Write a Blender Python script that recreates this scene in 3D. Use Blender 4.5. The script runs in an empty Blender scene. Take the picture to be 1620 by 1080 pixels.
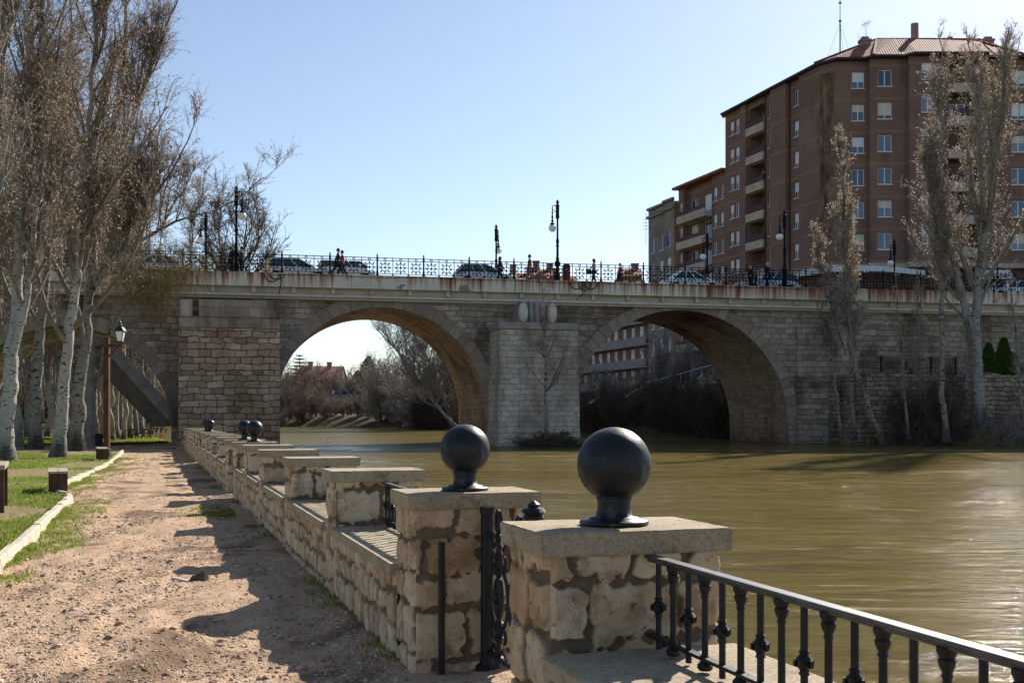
import bpy, bmesh, math, random
import numpy as np
from math import radians as R, sin, cos, pi, atan2, sqrt

# ------------------------------------------------------------------ camera, sky, sun, exposure
C = bpy.context.scene.collection
EYE = 1.6
HZ = 657.0
cam_d = bpy.data.cameras.new('camera')
cam_d.lens = 40.0
cam_d.sensor_width = 36.0
cam_d.shift_y = (HZ - 540.0) / 1620.0
cam_d.clip_start = 0.1
cam_d.clip_end = 6000.0
cam = bpy.data.objects.new('camera', cam_d)
C.objects.link(cam)
cam.location = (0, 0, EYE)
cam.rotation_euler = (R(90), 0, 0)
bpy.context.scene.camera = cam

SUN_AZ, SUN_EL = R(29.0), R(33.0)          # azimuth from +Y towards +X
world = bpy.data.worlds.new('World')
bpy.context.scene.world = world
world.use_nodes = True
wn = world.node_tree
bg = wn.nodes['Background']
sky = wn.nodes.new('ShaderNodeTexSky')
sky.sky_type = 'NISHITA'
sky.sun_disc = False
sky.sun_elevation = SUN_EL
sky.sun_rotation = SUN_AZ
sky.altitude = 800.0
sky.air_density = 1.0
sky.dust_density = 0.7
sky.ozone_density = 1.8
hs = wn.nodes.new('ShaderNodeHueSaturation'); hs.inputs['Saturation'].default_value = .90
wn.links.new(sky.outputs[0], hs.inputs['Color']); wn.links.new(hs.outputs[0], bg.inputs[0])
bg.inputs[1].default_value = 0.074
sun_d = bpy.data.lights.new('sun', 'SUN')
sun_d.energy = 4.6
sun_d.angle = R(0.53)
sun_d.color = (1.0, 0.93, 0.83)
sun = bpy.data.objects.new('sun', sun_d)
C.objects.link(sun)
sun.rotation_euler = (R(90) - SUN_EL, 0, pi - SUN_AZ)
sun.location = (40, 70, 60)
vs = bpy.context.scene.view_settings
vs.view_transform = 'Standard'
vs.look = 'None'
vs.exposure = 0.92
vs.gamma = 1.0
bpy.context.scene.cycles.max_bounces = 8
bpy.context.scene.cycles.sample_clamp_indirect = 6.0

def W(px, py, Y):
    return ((px - 810) / 1800 * Y, Y, EYE + (HZ - py) / 1800 * Y)

rng = np.random.default_rng(7)
random.seed(7)

# ------------------------------------------------------------------ numpy noise
def vnoise(x, y, seed=0):
    x = np.asarray(x, float); y = np.asarray(y, float)
    xi = np.floor(x).astype(np.int64); yi = np.floor(y).astype(np.int64)
    xf = x - xi; yf = y - yi
    def h(a, b):
        n = (a * 374761393 + b * 668265263 + seed * 1442695041) & 0xffffffff
        n = ((n ^ (n >> 13)) * 1274126177) & 0xffffffff
        n = (n ^ (n >> 16)) & 0xffffffff
        return n / 4294967295.0
    u = xf * xf * (3 - 2 * xf); v = yf * yf * (3 - 2 * yf)
    return (h(xi, yi) * (1 - u) + h(xi + 1, yi) * u) * (1 - v) + (h(xi, yi + 1) * (1 - u) + h(xi + 1, yi + 1) * u) * v

def fbm(x, y, seed=0, octv=4):
    a, s, t = 0.5, 0.0, 0.0
    for o in range(octv):
        s = s + a * vnoise(x * 2 ** o, y * 2 ** o, seed + o * 17)
        t += a; a *= 0.5
    return s / t

def sstep(a, b, x):
    t = np.clip((np.asarray(x, float) - a) / (b - a), 0, 1)
    return t * t * (3 - 2 * t)

# ------------------------------------------------------------------ mesh building
def link(o, parent=None):
    C.objects.link(o)
    if parent is not None:
        o.parent = parent
    return o

def mesh_np(name, V, F, material, parent=None, smooth=False, attrs=None, uv=None):
    """V (n,3), F (m,4) or (m,3) -> ONE mesh object"""
    V = np.asarray(V, np.float32); F = np.asarray(F, np.int32)
    me = bpy.data.meshes.new(name)
    me.vertices.add(len(V)); me.vertices.foreach_set('co', V.ravel())
    k = F.shape[1]
    me.loops.add(F.size); me.loops.foreach_set('vertex_index', F.ravel())
    me.polygons.add(len(F)); me.polygons.foreach_set('loop_start', np.arange(0, F.size, k, dtype=np.int32))
    if smooth:
        me.polygons.foreach_set('use_smooth', np.ones(len(F), bool))
    me.update(calc_edges=True)
    if attrs:
        for an, av in attrs.items():
            a = me.attributes.new(an, 'FLOAT', 'POINT')
            a.data.foreach_set('value', np.asarray(av, np.float32).ravel())
    if uv is not None:
        l = me.uv_layers.new(name='UVMap')
        l.data.foreach_set('uv', np.asarray(uv, np.float32)[F.ravel()].ravel())
    me.materials.append(material)
    return link(bpy.data.objects.new(name, me), parent)

class MB:
    def __init__(s):
        s.v = []; s.f = []; s.uv = []
    def add(s, vs_, fs, uvs=None):
        b = len(s.v)
        s.v += [tuple(p) for p in vs_]
        for i, f in enumerate(fs):
            s.f.append([b + k for k in f])
            s.uv.append(None if uvs is None else uvs[i])
    def quad(s, a, b, c, d, uv=None):
        s.add([a, b, c, d], [(0, 1, 2, 3)], None if uv is None else [uv])
    def box(s, x0, x1, y0, y1, z0, z1):
        v = [(x0, y0, z0), (x1, y0, z0), (x1, y1, z0), (x0, y1, z0), (x0, y0, z1), (x1, y0, z1), (x1, y1, z1), (x0, y1, z1)]
        s.add(v, [(0, 3, 2, 1), (4, 5, 6, 7), (0, 1, 5, 4), (1, 2, 6, 5), (2, 3, 7, 6), (3, 0, 4, 7)])
    def bar(s, a, b, w, h=None):
        """square bar between two points"""
        h = w if h is None else h
        a = np.array(a, float); b = np.array(b, float); d = b - a; d /= np.linalg.norm(d)
        ref = np.array((0, 0, 1.0)) if abs(d[2]) < .9 else np.array((0, 1.0, 0))
        x = np.cross(ref, d); x /= np.linalg.norm(x); y = np.cross(d, x)
        v = []
        for p in (a, b):
            for sx, sy in ((-1, -1), (1, -1), (1, 1), (-1, 1)):
                v.append(p + x * sx * w / 2 + y * sy * h / 2)
        s.add(v, [(3, 2, 1, 0), (4, 5, 6, 7), (0, 1, 5, 4), (1, 2, 6, 5), (2, 3, 7, 6), (3, 0, 4, 7)])
    def tube(s, pts, rad, k=8, closed=False, caps=True):
        P = [np.array(p, float) for p in pts]; n = len(P)
        rad = [rad] * n if np.isscalar(rad) else list(rad)
        ref = None; base = len(s.v); prevx = None
        for i in range(n):
            if closed:
                d = P[(i + 1) % n] - P[i - 1]
            else:
                d = P[min(i + 1, n - 1)] - P[max(i - 1, 0)]
            d = d / (np.linalg.norm(d) + 1e-9)
            if prevx is None:
                r0 = np.array((0, 0, 1.0)) if abs(d[2]) < .9 else np.array((0, 1.0, 0))
                x = np.cross(r0, d)
            else:
                x = prevx - d * np.dot(prevx, d)
            x /= np.linalg.norm(x) + 1e-9; prevx = x; y = np.cross(d, x)
            for j in range(k):
                a = 2 * pi * j / k
                s.v.append(tuple(P[i] + (x * cos(a) + y * sin(a)) * rad[i]))
        for i in range(n if closed else n - 1):
            i2 = (i + 1) % n
            for j in range(k):
                j2 = (j + 1) % k
                s.f.append([base + i * k + j, base + i * k + j2, base + i2 * k + j2, base + i2 * k + j]); s.uv.append(None)
        if caps and not closed:
            s.f.append([base + j for j in range(k)][::-1]); s.uv.append(None)
            s.f.append([base + (n - 1) * k + j for j in range(k)]); s.uv.append(None)
    def lathe(s, prof, seg=16, o=(0, 0, 0), axis='z'):
        """prof: [(r, h)]"""
        base = len(s.v)
        for r, h in prof:
            for j in range(seg):
                a = 2 * pi * j / seg
                if axis == 'z': p = (o[0] + r * cos(a), o[1] + r * sin(a), o[2] + h)
                elif axis == 'y': p = (o[0] + r * cos(a), o[1] + h, o[2] + r * sin(a))
                else: p = (o[0] + h, o[1] + r * cos(a), o[2] + r * sin(a))
                s.v.append(p)
        for i in range(len(prof) - 1):
            for j in range(seg):
                j2 = (j + 1) % seg
                s.f.append([base + i * seg + j, base + i * seg + j2, base + (i + 1) * seg + j2, base + (i + 1) * seg + j]); s.uv.append(None)
        s.f.append([base + j for j in range(seg)][::-1]); s.uv.append(None)
        s.f.append([base + (len(prof) - 1) * seg + j for j in range(seg)]); s.uv.append(None)
    def loft(s, rings):
        base = len(s.v); k = len(rings[0])
        for r in rings: s.v += [tuple(p) for p in r]
        for i in range(len(rings) - 1):
            for j in range(k):
                j2 = (j + 1) % k
                s.f.append([base + i * k + j, base + i * k + j2, base + (i + 1) * k + j2, base + (i + 1) * k + j]); s.uv.append(None)
        s.f.append([base + j for j in range(k)][::-1]); s.uv.append(None)
        s.f.append([base + (len(rings) - 1) * k + j for j in range(k)]); s.uv.append(None)
    def prism(s, poly, y0, y1):
        """poly in (x, z) counter-clockwise seen from -y, extruded in y"""
        n = len(poly)
        v = [(x, y0, z) for x, z in poly] + [(x, y1, z) for x, z in poly]
        s.add(v, [list(range(n)), list(range(2 * n - 1, n - 1, -1))] + [(i, n + i, n + (i + 1) % n, (i + 1) % n) for i in range(n)])
    def build(s, name, material, parent=None, smooth=False, bevel=0.0, loc=None, rot=None, subsurf=0):
        me = bpy.data.meshes.new(name)
        me.from_pydata(s.v, [], s.f)
        l = me.uv_layers.new(name='UVMap')
        co = s.v; li = 0
        uvf = []
        for p, u in zip(me.polygons, s.uv):
            if u is not None:
                uvf += [c for q in u for c in q]
            else:
                n = p.normal; ax = max(range(3), key=lambda i: abs(n[i]))
                for vi in p.vertices:
                    q = co[vi]
                    uvf += [q[0], q[2]] if ax == 1 else ([q[1], q[2]] if ax == 0 else [q[0], q[1]])
        l.data.foreach_set('uv', uvf)
        if smooth:
            me.polygons.foreach_set('use_smooth', [True] * len(me.polygons))
        me.materials.append(material)
        me.update()
        o = link(bpy.data.objects.new(name, me), parent)
        if loc is not None: o.location = loc
        if rot is not None: o.rotation_euler = rot
        if bevel:
            b = o.modifiers.new('bevel', 'BEVEL'); b.width = bevel; b.segments = 2; b.limit_method = 'ANGLE'
        if subsurf:
            b = o.modifiers.new('sub', 'SUBSURF'); b.levels = subsurf; b.render_levels = subsurf
        return o

def tag(o, label=None, cat=None, group=None, kind=None):
    if label: o['label'] = label
    if cat: o['category'] = cat
    if group: o['group'] = group
    if kind: o['kind'] = kind
    return o

def empty(name, loc=(0, 0, 0), rz=0.0, label=None, cat=None, group=None):
    o = bpy.data.objects.new(name, None); C.objects.link(o)
    o.empty_display_size = .2
    o.location = loc; o.rotation_euler = (0, 0, rz)
    return tag(o, label, cat, group)

KIDS = {}
def copy_tree(o, label=None, loc=None, rz=None, scale=None, parent=None):
    c = o.copy(); C.objects.link(c)
    c.parent = parent
    if label: c['label'] = label
    if loc is not None: c.location = loc
    if rz is not None: c.rotation_euler = (0, 0, rz)
    if scale is not None: c.scale = scale
    for ch in list(o.children):
        copy_tree(ch, parent=c)
    return c

# ------------------------------------------------------------------ materials
class Mat:
    def __init__(s, name, rough=.8, spec=.3, metal=0.0):
        s.m = bpy.data.materials.new(name); s.m.use_nodes = True
        s.t = s.m.node_tree; s.t.nodes.clear()
        s.out = s.t.nodes.new('ShaderNodeOutputMaterial')
        s.b = s.t.nodes.new('ShaderNodeBsdfPrincipled')
        s.t.links.new(s.b.outputs[0], s.out.inputs[0])
        s.b.inputs['Roughness'].default_value = rough
        s.b.inputs['Specular IOR Level'].default_value = spec
        s.b.inputs['Metallic'].default_value = metal
    def put(s, sock, v):
        if isinstance(v, bpy.types.NodeSocket): s.t.links.new(v, sock)
        elif isinstance(v, (tuple, list)) and sock.type == 'RGBA': sock.default_value = (v[0], v[1], v[2], 1)
        else: sock.default_value = v
    def node(s, typ, ins=None, **props):
        n = s.t.nodes.new('ShaderNode' + typ)
        for k, v in props.items(): setattr(n, k, v)
        for k, v in (ins or {}).items(): s.put(n.inputs[k], v)
        return n
    def co(s, kind='Object', scale=(1, 1, 1), rnd=False):
        o = s.node('TexCoord').outputs[kind]
        if rnd:
            r = s.node('ObjectInfo').outputs['Random']
            r = s.node('Math', {0: r, 1: 37.0}, operation='MULTIPLY').outputs[0]
            o = s.node('VectorMath', {0: o, 1: s.node('CombineXYZ', {0: r, 1: r, 2: r}).outputs[0]}, operation='ADD').outputs[0]
        return s.node('Mapping', {'Vector': o, 'Scale': scale}).outputs[0]
    def noise(s, vec, scale, detail=4, rough=.55, dist=0.0, col=False):
        n = s.node('TexNoise', {'Vector': vec, 'Scale': scale, 'Detail': detail, 'Roughness': rough, 'Distortion': dist})
        return n.outputs['Color' if col else 'Fac']
    def vor(s, vec, scale, feature='F1', out='Distance', rand=1.0):
        n = s.node('TexVoronoi', {'Vector': vec, 'Scale': scale, 'Randomness': rand}, feature=feature)
        return n.outputs[out]
    def ramp(s, fac, stops, interp='LINEAR'):
        n = s.node('ValToRGB', {'Fac': fac}); r = n.color_ramp; r.interpolation = interp
        while len(r.elements) < len(stops): r.elements.new(.5)
        for e, (p, c) in zip(r.elements, stops):
            e.position = p
            e.color = (c, c, c, 1) if np.isscalar(c) else (c[0], c[1], c[2], 1)
        return n.outputs[0]
    def mix(s, fac, a, b, blend='MIX'):
        n = s.node('Mix', data_type='RGBA', blend_type=blend)
        s.put(n.inputs['Factor'], fac); s.put(n.inputs[6], a); s.put(n.inputs[7], b)
        return n.outputs[2]
    def math(s, op, a, b=0.0, c=None):
        n = s.node('Math', {0: a, 1: b}, operation=op)
        if c is not None: s.put(n.inputs[2], c)
        return n.outputs[0]
    def attr(s, name):
        return s.node('Attribute', attribute_name=name).outputs['Fac']
    def color(s, c): s.put(s.b.inputs['Base Color'], c); return s
    def rough(s, r): s.put(s.b.inputs['Roughness'], r); return s
    def bump(s, h, strength=.5, dist=.02):
        n = s.node('Bump', {'Height': h, 'Strength': strength, 'Distance': dist})
        prev = s.b.inputs['Normal']
        if prev.is_linked: s.t.links.new(prev.links[0].from_socket, n.inputs['Normal'])
        s.t.links.new(n.outputs[0], prev); return s

def plain(name, c, rough=.6, spec=.4, var=.18, scale=6.0, metal=0.0, bump=.0):
    M = Mat(name, rough, spec, metal)
    v = M.co(rnd=True)
    n = M.noise(v, scale, 5)
    d = tuple(x * (1 - var) for x in c); l = tuple(min(1, x * (1 + var)) for x in c)
    M.color(M.ramp(n, [(.3, d), (.7, l)]))
    M.rough(M.ramp(n, [(.3, min(1, rough + .1)), (.7, max(.02, rough - .08))]))
    if bump: M.bump(M.noise(v, scale * 8, 4), bump, .01)
    return M.m

def masonry(name, cols, mortar, bw, bh, ms=.012, distort=.05, stain=None, stain_amt=.6, stain_scale=.35, bump=.6, zdirt=None, patch=None):
    M = Mat(name, .92, .15)
    uv = M.co('UV')
    obj = M.co('Object')
    d = M.noise(uv, 1.3, 3, col=True)
    d2 = M.node('VectorMath', {0: d, 1: (.5, .5, .5)}, operation='SUBTRACT').outputs[0]
    d3 = M.node('VectorMath', {0: d2, 'Scale': distort * 2.2}, operation='SCALE').outputs[0]
    fine = M.noise(uv, 9.0, 3, col=True)
    f2 = M.node('VectorMath', {0: fine, 1: (.5, .5, .5)}, operation='SUBTRACT').outputs[0]
    f3 = M.node('VectorMath', {0: f2, 'Scale': distort * .5}, operation='SCALE').outputs[0]
    vv = M.node('VectorMath', {0: M.node('VectorMath', {0: uv, 1: d3}, operation='ADD').outputs[0], 1: f3}, operation='ADD').outputs[0]
    q = M.node('SeparateXYZ', {0: vv})
    wv_ = M.noise(M.node('CombineXYZ', {0: 3.7, 1: q.outputs[1], 2: .5}).outputs[0], 1.15, 2)
    ww_ = M.noise(M.node('CombineXYZ', {0: q.outputs[0], 1: M.math('MULTIPLY', M.math('FLOOR', M.math('DIVIDE', q.outputs[1], bh)), 7.7), 2: 2.5}).outputs[0], .8, 2)
    vv = M.node('CombineXYZ', {0: M.math('ADD', q.outputs[0], M.math('MULTIPLY', ww_, .45)), 1: M.math('ADD', q.outputs[1], M.math('MULTIPLY', wv_, .26)), 2: 0.0}).outputs[0]
    br = M.node('TexBrick', {'Vector': vv, 'Color1': (0, 0, 0), 'Color2': (1, 1, 1), 'Mortar': (.5, .5, .5), 'Scale': 1.0,
                             'Mortar Size': ms, 'Mortar Smooth': .25, 'Bias': 0.0, 'Brick Width': bw, 'Row Height': bh})
    br.offset = .43; br.squash = 1.55; br.squash_frequency = 3; br.offset_frequency = 2
    n = len(cols)
    c = M.ramp(br.outputs['Color'], [(i / (n - 1), q) for i, q in enumerate(cols)])
    g = M.noise(obj, 3.5, 6, .65)
    c = M.mix(.55, c, M.ramp(g, [(.25, .35), (.75, .75)]), 'OVERLAY')
    c = M.mix(br.outputs['Fac'], c, mortar)
    if stain:
        sv = M.co('Object', (1, 1, .35))
        sm = M.noise(sv, stain_scale, 6, .62, .4)
        c = M.mix(M.math('MULTIPLY', M.ramp(sm, [(.44, 0.0), (.64, 1.0)]), stain_amt), c, stain, 'MULTIPLY')
    if patch:      # dark damp / repaired patches of their own shape
        pm = M.noise(M.co('Object', (.6, .6, .6)), .55, 5, .6)
        c = M.mix(M.ramp(pm, [(.52, 0.0), (.6, .75)]), c, patch, 'MULTIPLY')
    if zdirt:      # water mark: the stone is darker and redder below a level, ragged edge
        z = M.node('SeparateXYZ', {0: M.node('TexCoord').outputs['Object']}).outputs[2]
        z = M.math('ADD', z, M.math('MULTIPLY', M.noise(obj, .9, 5), 2.2))
        c = M.mix(M.ramp(M.node('MapRange', {0: z, 1: zdirt[0], 2: zdirt[1], 3: 1.0, 4: 0.0}).outputs[0], [(0, 0.0), (1, 1.0)]), c, zdirt[2], 'MULTIPLY')
    M.color(c)
    h = M.math('SUBTRACT', M.math('MULTIPLY', g, .5), M.math('MULTIPLY', br.outputs['Fac'], .8))
    h = M.math('ADD', h, M.math('MULTIPLY', br.outputs['Color'], .35))
    M.bump(h, bump, .05)
    return M.m

def shader_leaf(name, c1, c2, c3, trans=.35):
    M = Mat(name, .85, .1)
    v = M.co('Object')
    n = M.noise(v, 2.2, 2)
    w = M.node('TexWhiteNoise', {'Vector': M.node('VectorMath', {0: v, 1: (.09, .09, .09)}, operation='SNAP').outputs[0]}, noise_dimensions='3D').outputs['Value']
    c = M.mix(M.ramp(w, [(.1, 0.0), (.9, 1.0)]), M.ramp(n, [(.35, c1), (.65, c2)]), c3)
    M.color(c)
    t = M.node('BsdfTranslucent', {'Color': c})
    mx = M.node('MixShader', {0: trans}); M.t.links.new(M.b.outputs[0], mx.inputs[1]); M.t.links.new(t.outputs[0], mx.inputs[2])
    M.t.links.new(mx.outputs[0], M.out.inputs[0])
    return M.m
# ------------------------------------------------------------------ the setting: terrain, river, path, lawn
ZW = -0.25                                     # water level
LY = np.array([-400, -60, 60, 72, 90, 120, 150, 185, 215, 300, 600, 3000.])
LX = np.array([128, 21.3, -16.7, -20.4, -27, -40, -58, -90, -140, -400, -900, -4000.])
RY = np.array([-400, -60, 30, 50, 60, 66, 69, 72, 76, 85, 95, 104, 125, 145, 167, 185, 200, 215, 300, 600, 3000.])
RX = np.array([160, 120, 92, 78, 62, 37, 28.5, 23.5, 21.5, 20.5, 14, 8, 0, -7.6, -17.6, -37, -65, -110, -350, -850, -3900.])

TH = R(13.0); CT, ST = cos(TH), sin(TH); BY = 72.0
def b2w(s, y): return (s * CT - y * ST, BY + s * ST + y * CT)
def w2b(X, Y): return (X * CT + (Y - BY) * ST, -X * ST + (Y - BY) * CT)
def SB(px, y):
    u = (px - 810) / 1800
    return (BY * u + y * (u * CT + ST)) / (CT - u * ST)
def ZB(px, py, y):
    s = SB(px, y); Y = b2w(s, y)[1]
    return EYE + (HZ - py) / 1800 * Y

def terrain_h(X, Y):
    lx = np.interp(Y, LY, LX); rx = np.interp(Y, RY, RX)
    dl = lx - X; dr = X - rx
    zl = -.0025 * np.clip(Y, 0, 80) - .14 + .35 * sstep(75, 160, Y) * 4 + (fbm(X / 9, Y / 9, 3) - .5) * .25
    hl = np.where(dl > 0, zl, -2.6)
    hl = np.where(dl > 0, np.minimum(zl, -.9 + dl * 1.2) * sstep(60, 80, Y) + zl * (1 - sstep(60, 80, Y)), hl)
    s, y = w2b(X, Y)
    cap_ = 6.0 - 4.2 * sstep(122, 150, Y)
    hr_far = np.minimum(cap_, -.7 + dr * (.40 - .22 * sstep(122, 150, Y))) + (fbm(X / 5, Y / 5, 9) - .5) * 1.2 * np.clip(dr / 4, 0, 1)
    hr_near = np.minimum(1.5, -.7 + dr * .33 + (fbm(X / 3, Y / 3, 11) - .5) * .7)
    behind = y > 2.2
    hr = np.where(behind, hr_far, hr_near)
    hr = np.where((y > 2.2) & (y < 9) & (s > 20.5), 8.0, hr)
    return np.where(dr > 0, np.maximum(hr, -2.6), np.where(dl > 0, hl, -2.6))

# sand, soil and gravel -------------------------------------------------
M_ = Mat('path_gravel', .95, .12)
v = M_.co('Object')
big = M_.noise(v, .55, 5, .6); mid = M_.noise(v, 3.2, 6, .65); fin = M_.noise(v, 38, 4, .7)
peb = M_.node('TexVoronoi', {'Vector': v, 'Scale': 26.0}); pebc = M_.node('TexVoronoi', {'Vector': v, 'Scale': 26.0})
peb2 = M_.node('TexVoronoi', {'Vector': v, 'Scale': 60.0})
c = M_.ramp(mid, [(.25, (.33, .215, .135)), (.5, (.46, .315, .205)), (.75, (.56, .41, .28))])
c = M_.mix(M_.ramp(big, [(.4, 0.0), (.65, .55)]), c, (.52, .365, .235))
pc = M_.ramp(M_.node('SeparateColor', {0: pebc.outputs['Color']}).outputs[0], [(0, (.20, .14, .10)), (.35, (.44, .32, .24)), (.7, (.60, .49, .39)), (.93, (.50, .25, .17)), (1, (.66, .58, .5))])
pm = M_.math('MULTIPLY', M_.ramp(peb.outputs['Distance'], [(.28, 1.0), (.42, 0.0)]), M_.ramp(M_.noise(v, .9, 4, .6), [(.42, .15), (.58, .95)]))
c = M_.mix(pm, c, pc)
c = M_.mix(.45, c, M_.ramp(fin, [(.3, .3), (.7, .72)]), 'OVERLAY')
dk = M_.noise(M_.co('Object', (.9, .55, 1)), .8, 6, .7, .6)
c = M_.mix(M_.ramp(dk, [(.52, 0.0), (.60, .85)]), c, (.17, .11, .07))
c = M_.mix(M_.ramp(M_.noise(M_.co('Object', (1, .5, 1)), 5.5, 5, .7, .5), [(.60, 0.0), (.68, .7)]), c, (.16, .105, .07))
M_.color(c)
h = M_.math('ADD', M_.math('MULTIPLY', pm, .5), M_.math('MULTIPLY', fin, .35))
h = M_.math('ADD', h, M_.math('MULTIPLY', M_.ramp(peb2.outputs['Distance'], [(.1, 1.0), (.5, 0.0)]), .3))
M_.bump(h, .9, .03)
MAT_PATH = M_.m

M_ = Mat('lawn', .95, .1)
v = M_.co('Object')
n1 = M_.noise(v, .33, 5, .62); n2 = M_.noise(v, 9, 5, .7); n3 = M_.noise(v, 70, 3, .7)
g = M_.ramp(n2, [(.3, (.09, .135, .018)), (.55, (.15, .21, .03)), (.75, (.24, .28, .06))])
d = M_.ramp(n2, [(.3, (.2, .15, .07)), (.7, (.38, .30, .17))])
c = M_.mix(M_.ramp(M_.math('ADD', M_.attr('bare'), M_.math('MULTIPLY', M_.math('SUBTRACT', n2, .5), .5)), [(.25, 0.0), (.75, .9)]), g, d)
c = M_.mix(.5, c, M_.ramp(n3, [(.3, .25), (.7, .75)]), 'OVERLAY')
M_.color(c); M_.bump(M_.math('ADD', n3, n2), .8, .04)
MAT_LAWN = M_.m

M_ = Mat('soil', .95, .1)
v = M_.co('Object')
n1 = M_.noise(v, .12, 6, .65); n2 = M_.noise(v, 2.2, 6, .7)
c = M_.mix(M_.ramp(n1, [(.42, 0.0), (.6, 1.0)]), M_.ramp(n2, [(.3, (.05, .036, .024)), (.7, (.13, .095, .063))]), M_.ramp(n2, [(.3, (.05, .05, .02)), (.7, (.12, .105, .05))]))
M_.color(c); M_.bump(n2, .9, .2)
MAT_SOIL = M_.m

M_ = Mat('river_water', .06, .30)
va = M_.node('Mapping', {'Vector': M_.node('TexCoord').outputs['Object'], 'Rotation': (0, 0, R(-8)), 'Scale': (.42, 1.25, 1)}).outputs[0]
w0 = M_.noise(va, .62, 5, .6, .7); w1 = M_.noise(va, 2.6, 6, .62, .8); w2 = M_.noise(va, 9.0, 5, .62, .6); w3 = M_.noise(va, 34.0, 3, .6)
big = M_.noise(M_.node('Mapping', {'Vector': M_.node('TexCoord').outputs['Object'], 'Scale': (.35, 1, 1)}).outputs[0], .16, 5, .6, .6)
M_.color(M_.ramp(big, [(.3, (.120, .090, .028)), (.7, (.158, .124, .042))]))
M_.b.inputs['IOR'].default_value = 1.33
amp = M_.ramp(big, [(.35, .3), (.62, 1.0)])
h = M_.math('ADD', M_.math('ADD', M_.math('MULTIPLY', w0, 3.6), M_.math('MULTIPLY', w1, 1.0)), M_.math('MULTIPLY', M_.math('MULTIPLY', w2, .35), amp))
h = M_.math('ADD', h, M_.math('MULTIPLY', M_.math('MULTIPLY', w3, .09), amp))
M_.bump(h, 1.0, .034)
nrm = M_.b.inputs['Normal'].links[0].from_socket
nrm2 = M_.node('Bump', {'Height': h, 'Strength': 1.0, 'Distance': .24}).outputs[0]
nrm3 = M_.node('Bump', {'Height': h, 'Strength': 1.0, 'Distance': .09}).outputs[0]
vs_ = M_.node('Mapping', {'Vector': M_.node('TexCoord').outputs['Object'], 'Rotation': (0, 0, R(-8)), 'Scale': (.30, 1.5, 1)}).outputs[0]
sed_ripple = M_.noise(vs_, 1.5, 7, .72, .8)  # mud streaks; their dark and pale tones paint in the ripple shading
cw = M_.b.inputs['Base Color'].links[0].from_socket
cw = M_.mix(M_.ramp(sed_ripple, [(.36, .75), (.50, 0.0)]), cw, (.075, .054, .018))
cw = M_.mix(M_.ramp(sed_ripple, [(.56, 0.0), (.70, .65)]), cw, (.20, .155, .06))
glints = M_.noise(M_.node('Mapping', {'Vector': M_.node('TexCoord').outputs['Object'], 'Rotation': (0, 0, R(-8)), 'Scale': (.30, 1.25, 1)}).outputs[0], 1.15, 9, .74, 1.0)
cw = M_.mix(M_.math('MULTIPLY', M_.ramp(glints, [(.585, 0.0), (.64, .85)]), M_.ramp(big, [(.40, .15), (.56, 1.0)])), cw, (.50, .44, .31))  # pale streaks painted into the water colour as glints
M_.color(cw)
fr = M_.node('Fresnel', {'IOR': 1.33, 'Normal': nrm3}).outputs[0]
gl_ = M_.node('BsdfGlossy', {'Roughness': .045, 'Color': (1, 1, 1), 'Normal': nrm})
df_ = M_.node('BsdfPrincipled', {'Base Color': cw, 'Normal': nrm2, 'Roughness': 1.0, 'Specular IOR Level': 0.0, 'Subsurface Weight': .85, 'Subsurface Radius': (1.0, .85, .5), 'Subsurface Scale': 1.6}, subsurface_method='BURLEY')
mx = M_.node('MixShader', {0: M_.math('MINIMUM', M_.math('MULTIPLY', M_.math('POWER', fr, 1.35), 1.35), .66)})
M_.t.links.new(df_.outputs[0], mx.inputs[1]); M_.t.links.new(gl_.outputs[0], mx.inputs[2]); M_.t.links.new(mx.outputs[0], M_.out.inputs[0])
M_.t.nodes.remove(M_.b)
MAT_WATER = M_.m

M_ = Mat('puddle_water', .03, .5)
M_.color((.06, .045, .03)); M_.b.inputs['IOR'].default_value = 1.33
M_.bump(M_.noise(M_.co('Object'), 6, 3), .06, .02)
MAT_PUDDLE = M_.m

# terrain sheet to the horizon
def axis(parts):
    out = []
    for a, b, st in parts: out += list(np.arange(a, b, st))
    return np.array(out + [parts[-1][1]], float)
gx = axis([(-3000, -300, 450), (-300, -80, 20), (-80, 80, 1.6), (80, 300, 20), (300, 3000, 450)])
gy = axis([(-400, -60, 34), (-60, 40, 5), (40, 130, 1.5), (130, 260, 4), (260, 600, 34), (600, 4200, 600)])
GX, GY = np.meshgrid(gx, gy)
GZ = terrain_h(GX, GY)
def grid_faces(nr, nc):
    i = np.arange(nr - 1)[:, None] * nc + np.arange(nc - 1)[None, :]
    return np.stack([i, i + 1, i + nc + 1, i + nc], -1).reshape(-1, 4)
tag(mesh_np('ground', np.stack([GX, GY, GZ], -1).reshape(-1, 3), grid_faces(len(gy), len(gx)), MAT_SOIL, smooth=True), kind='structure')

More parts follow.
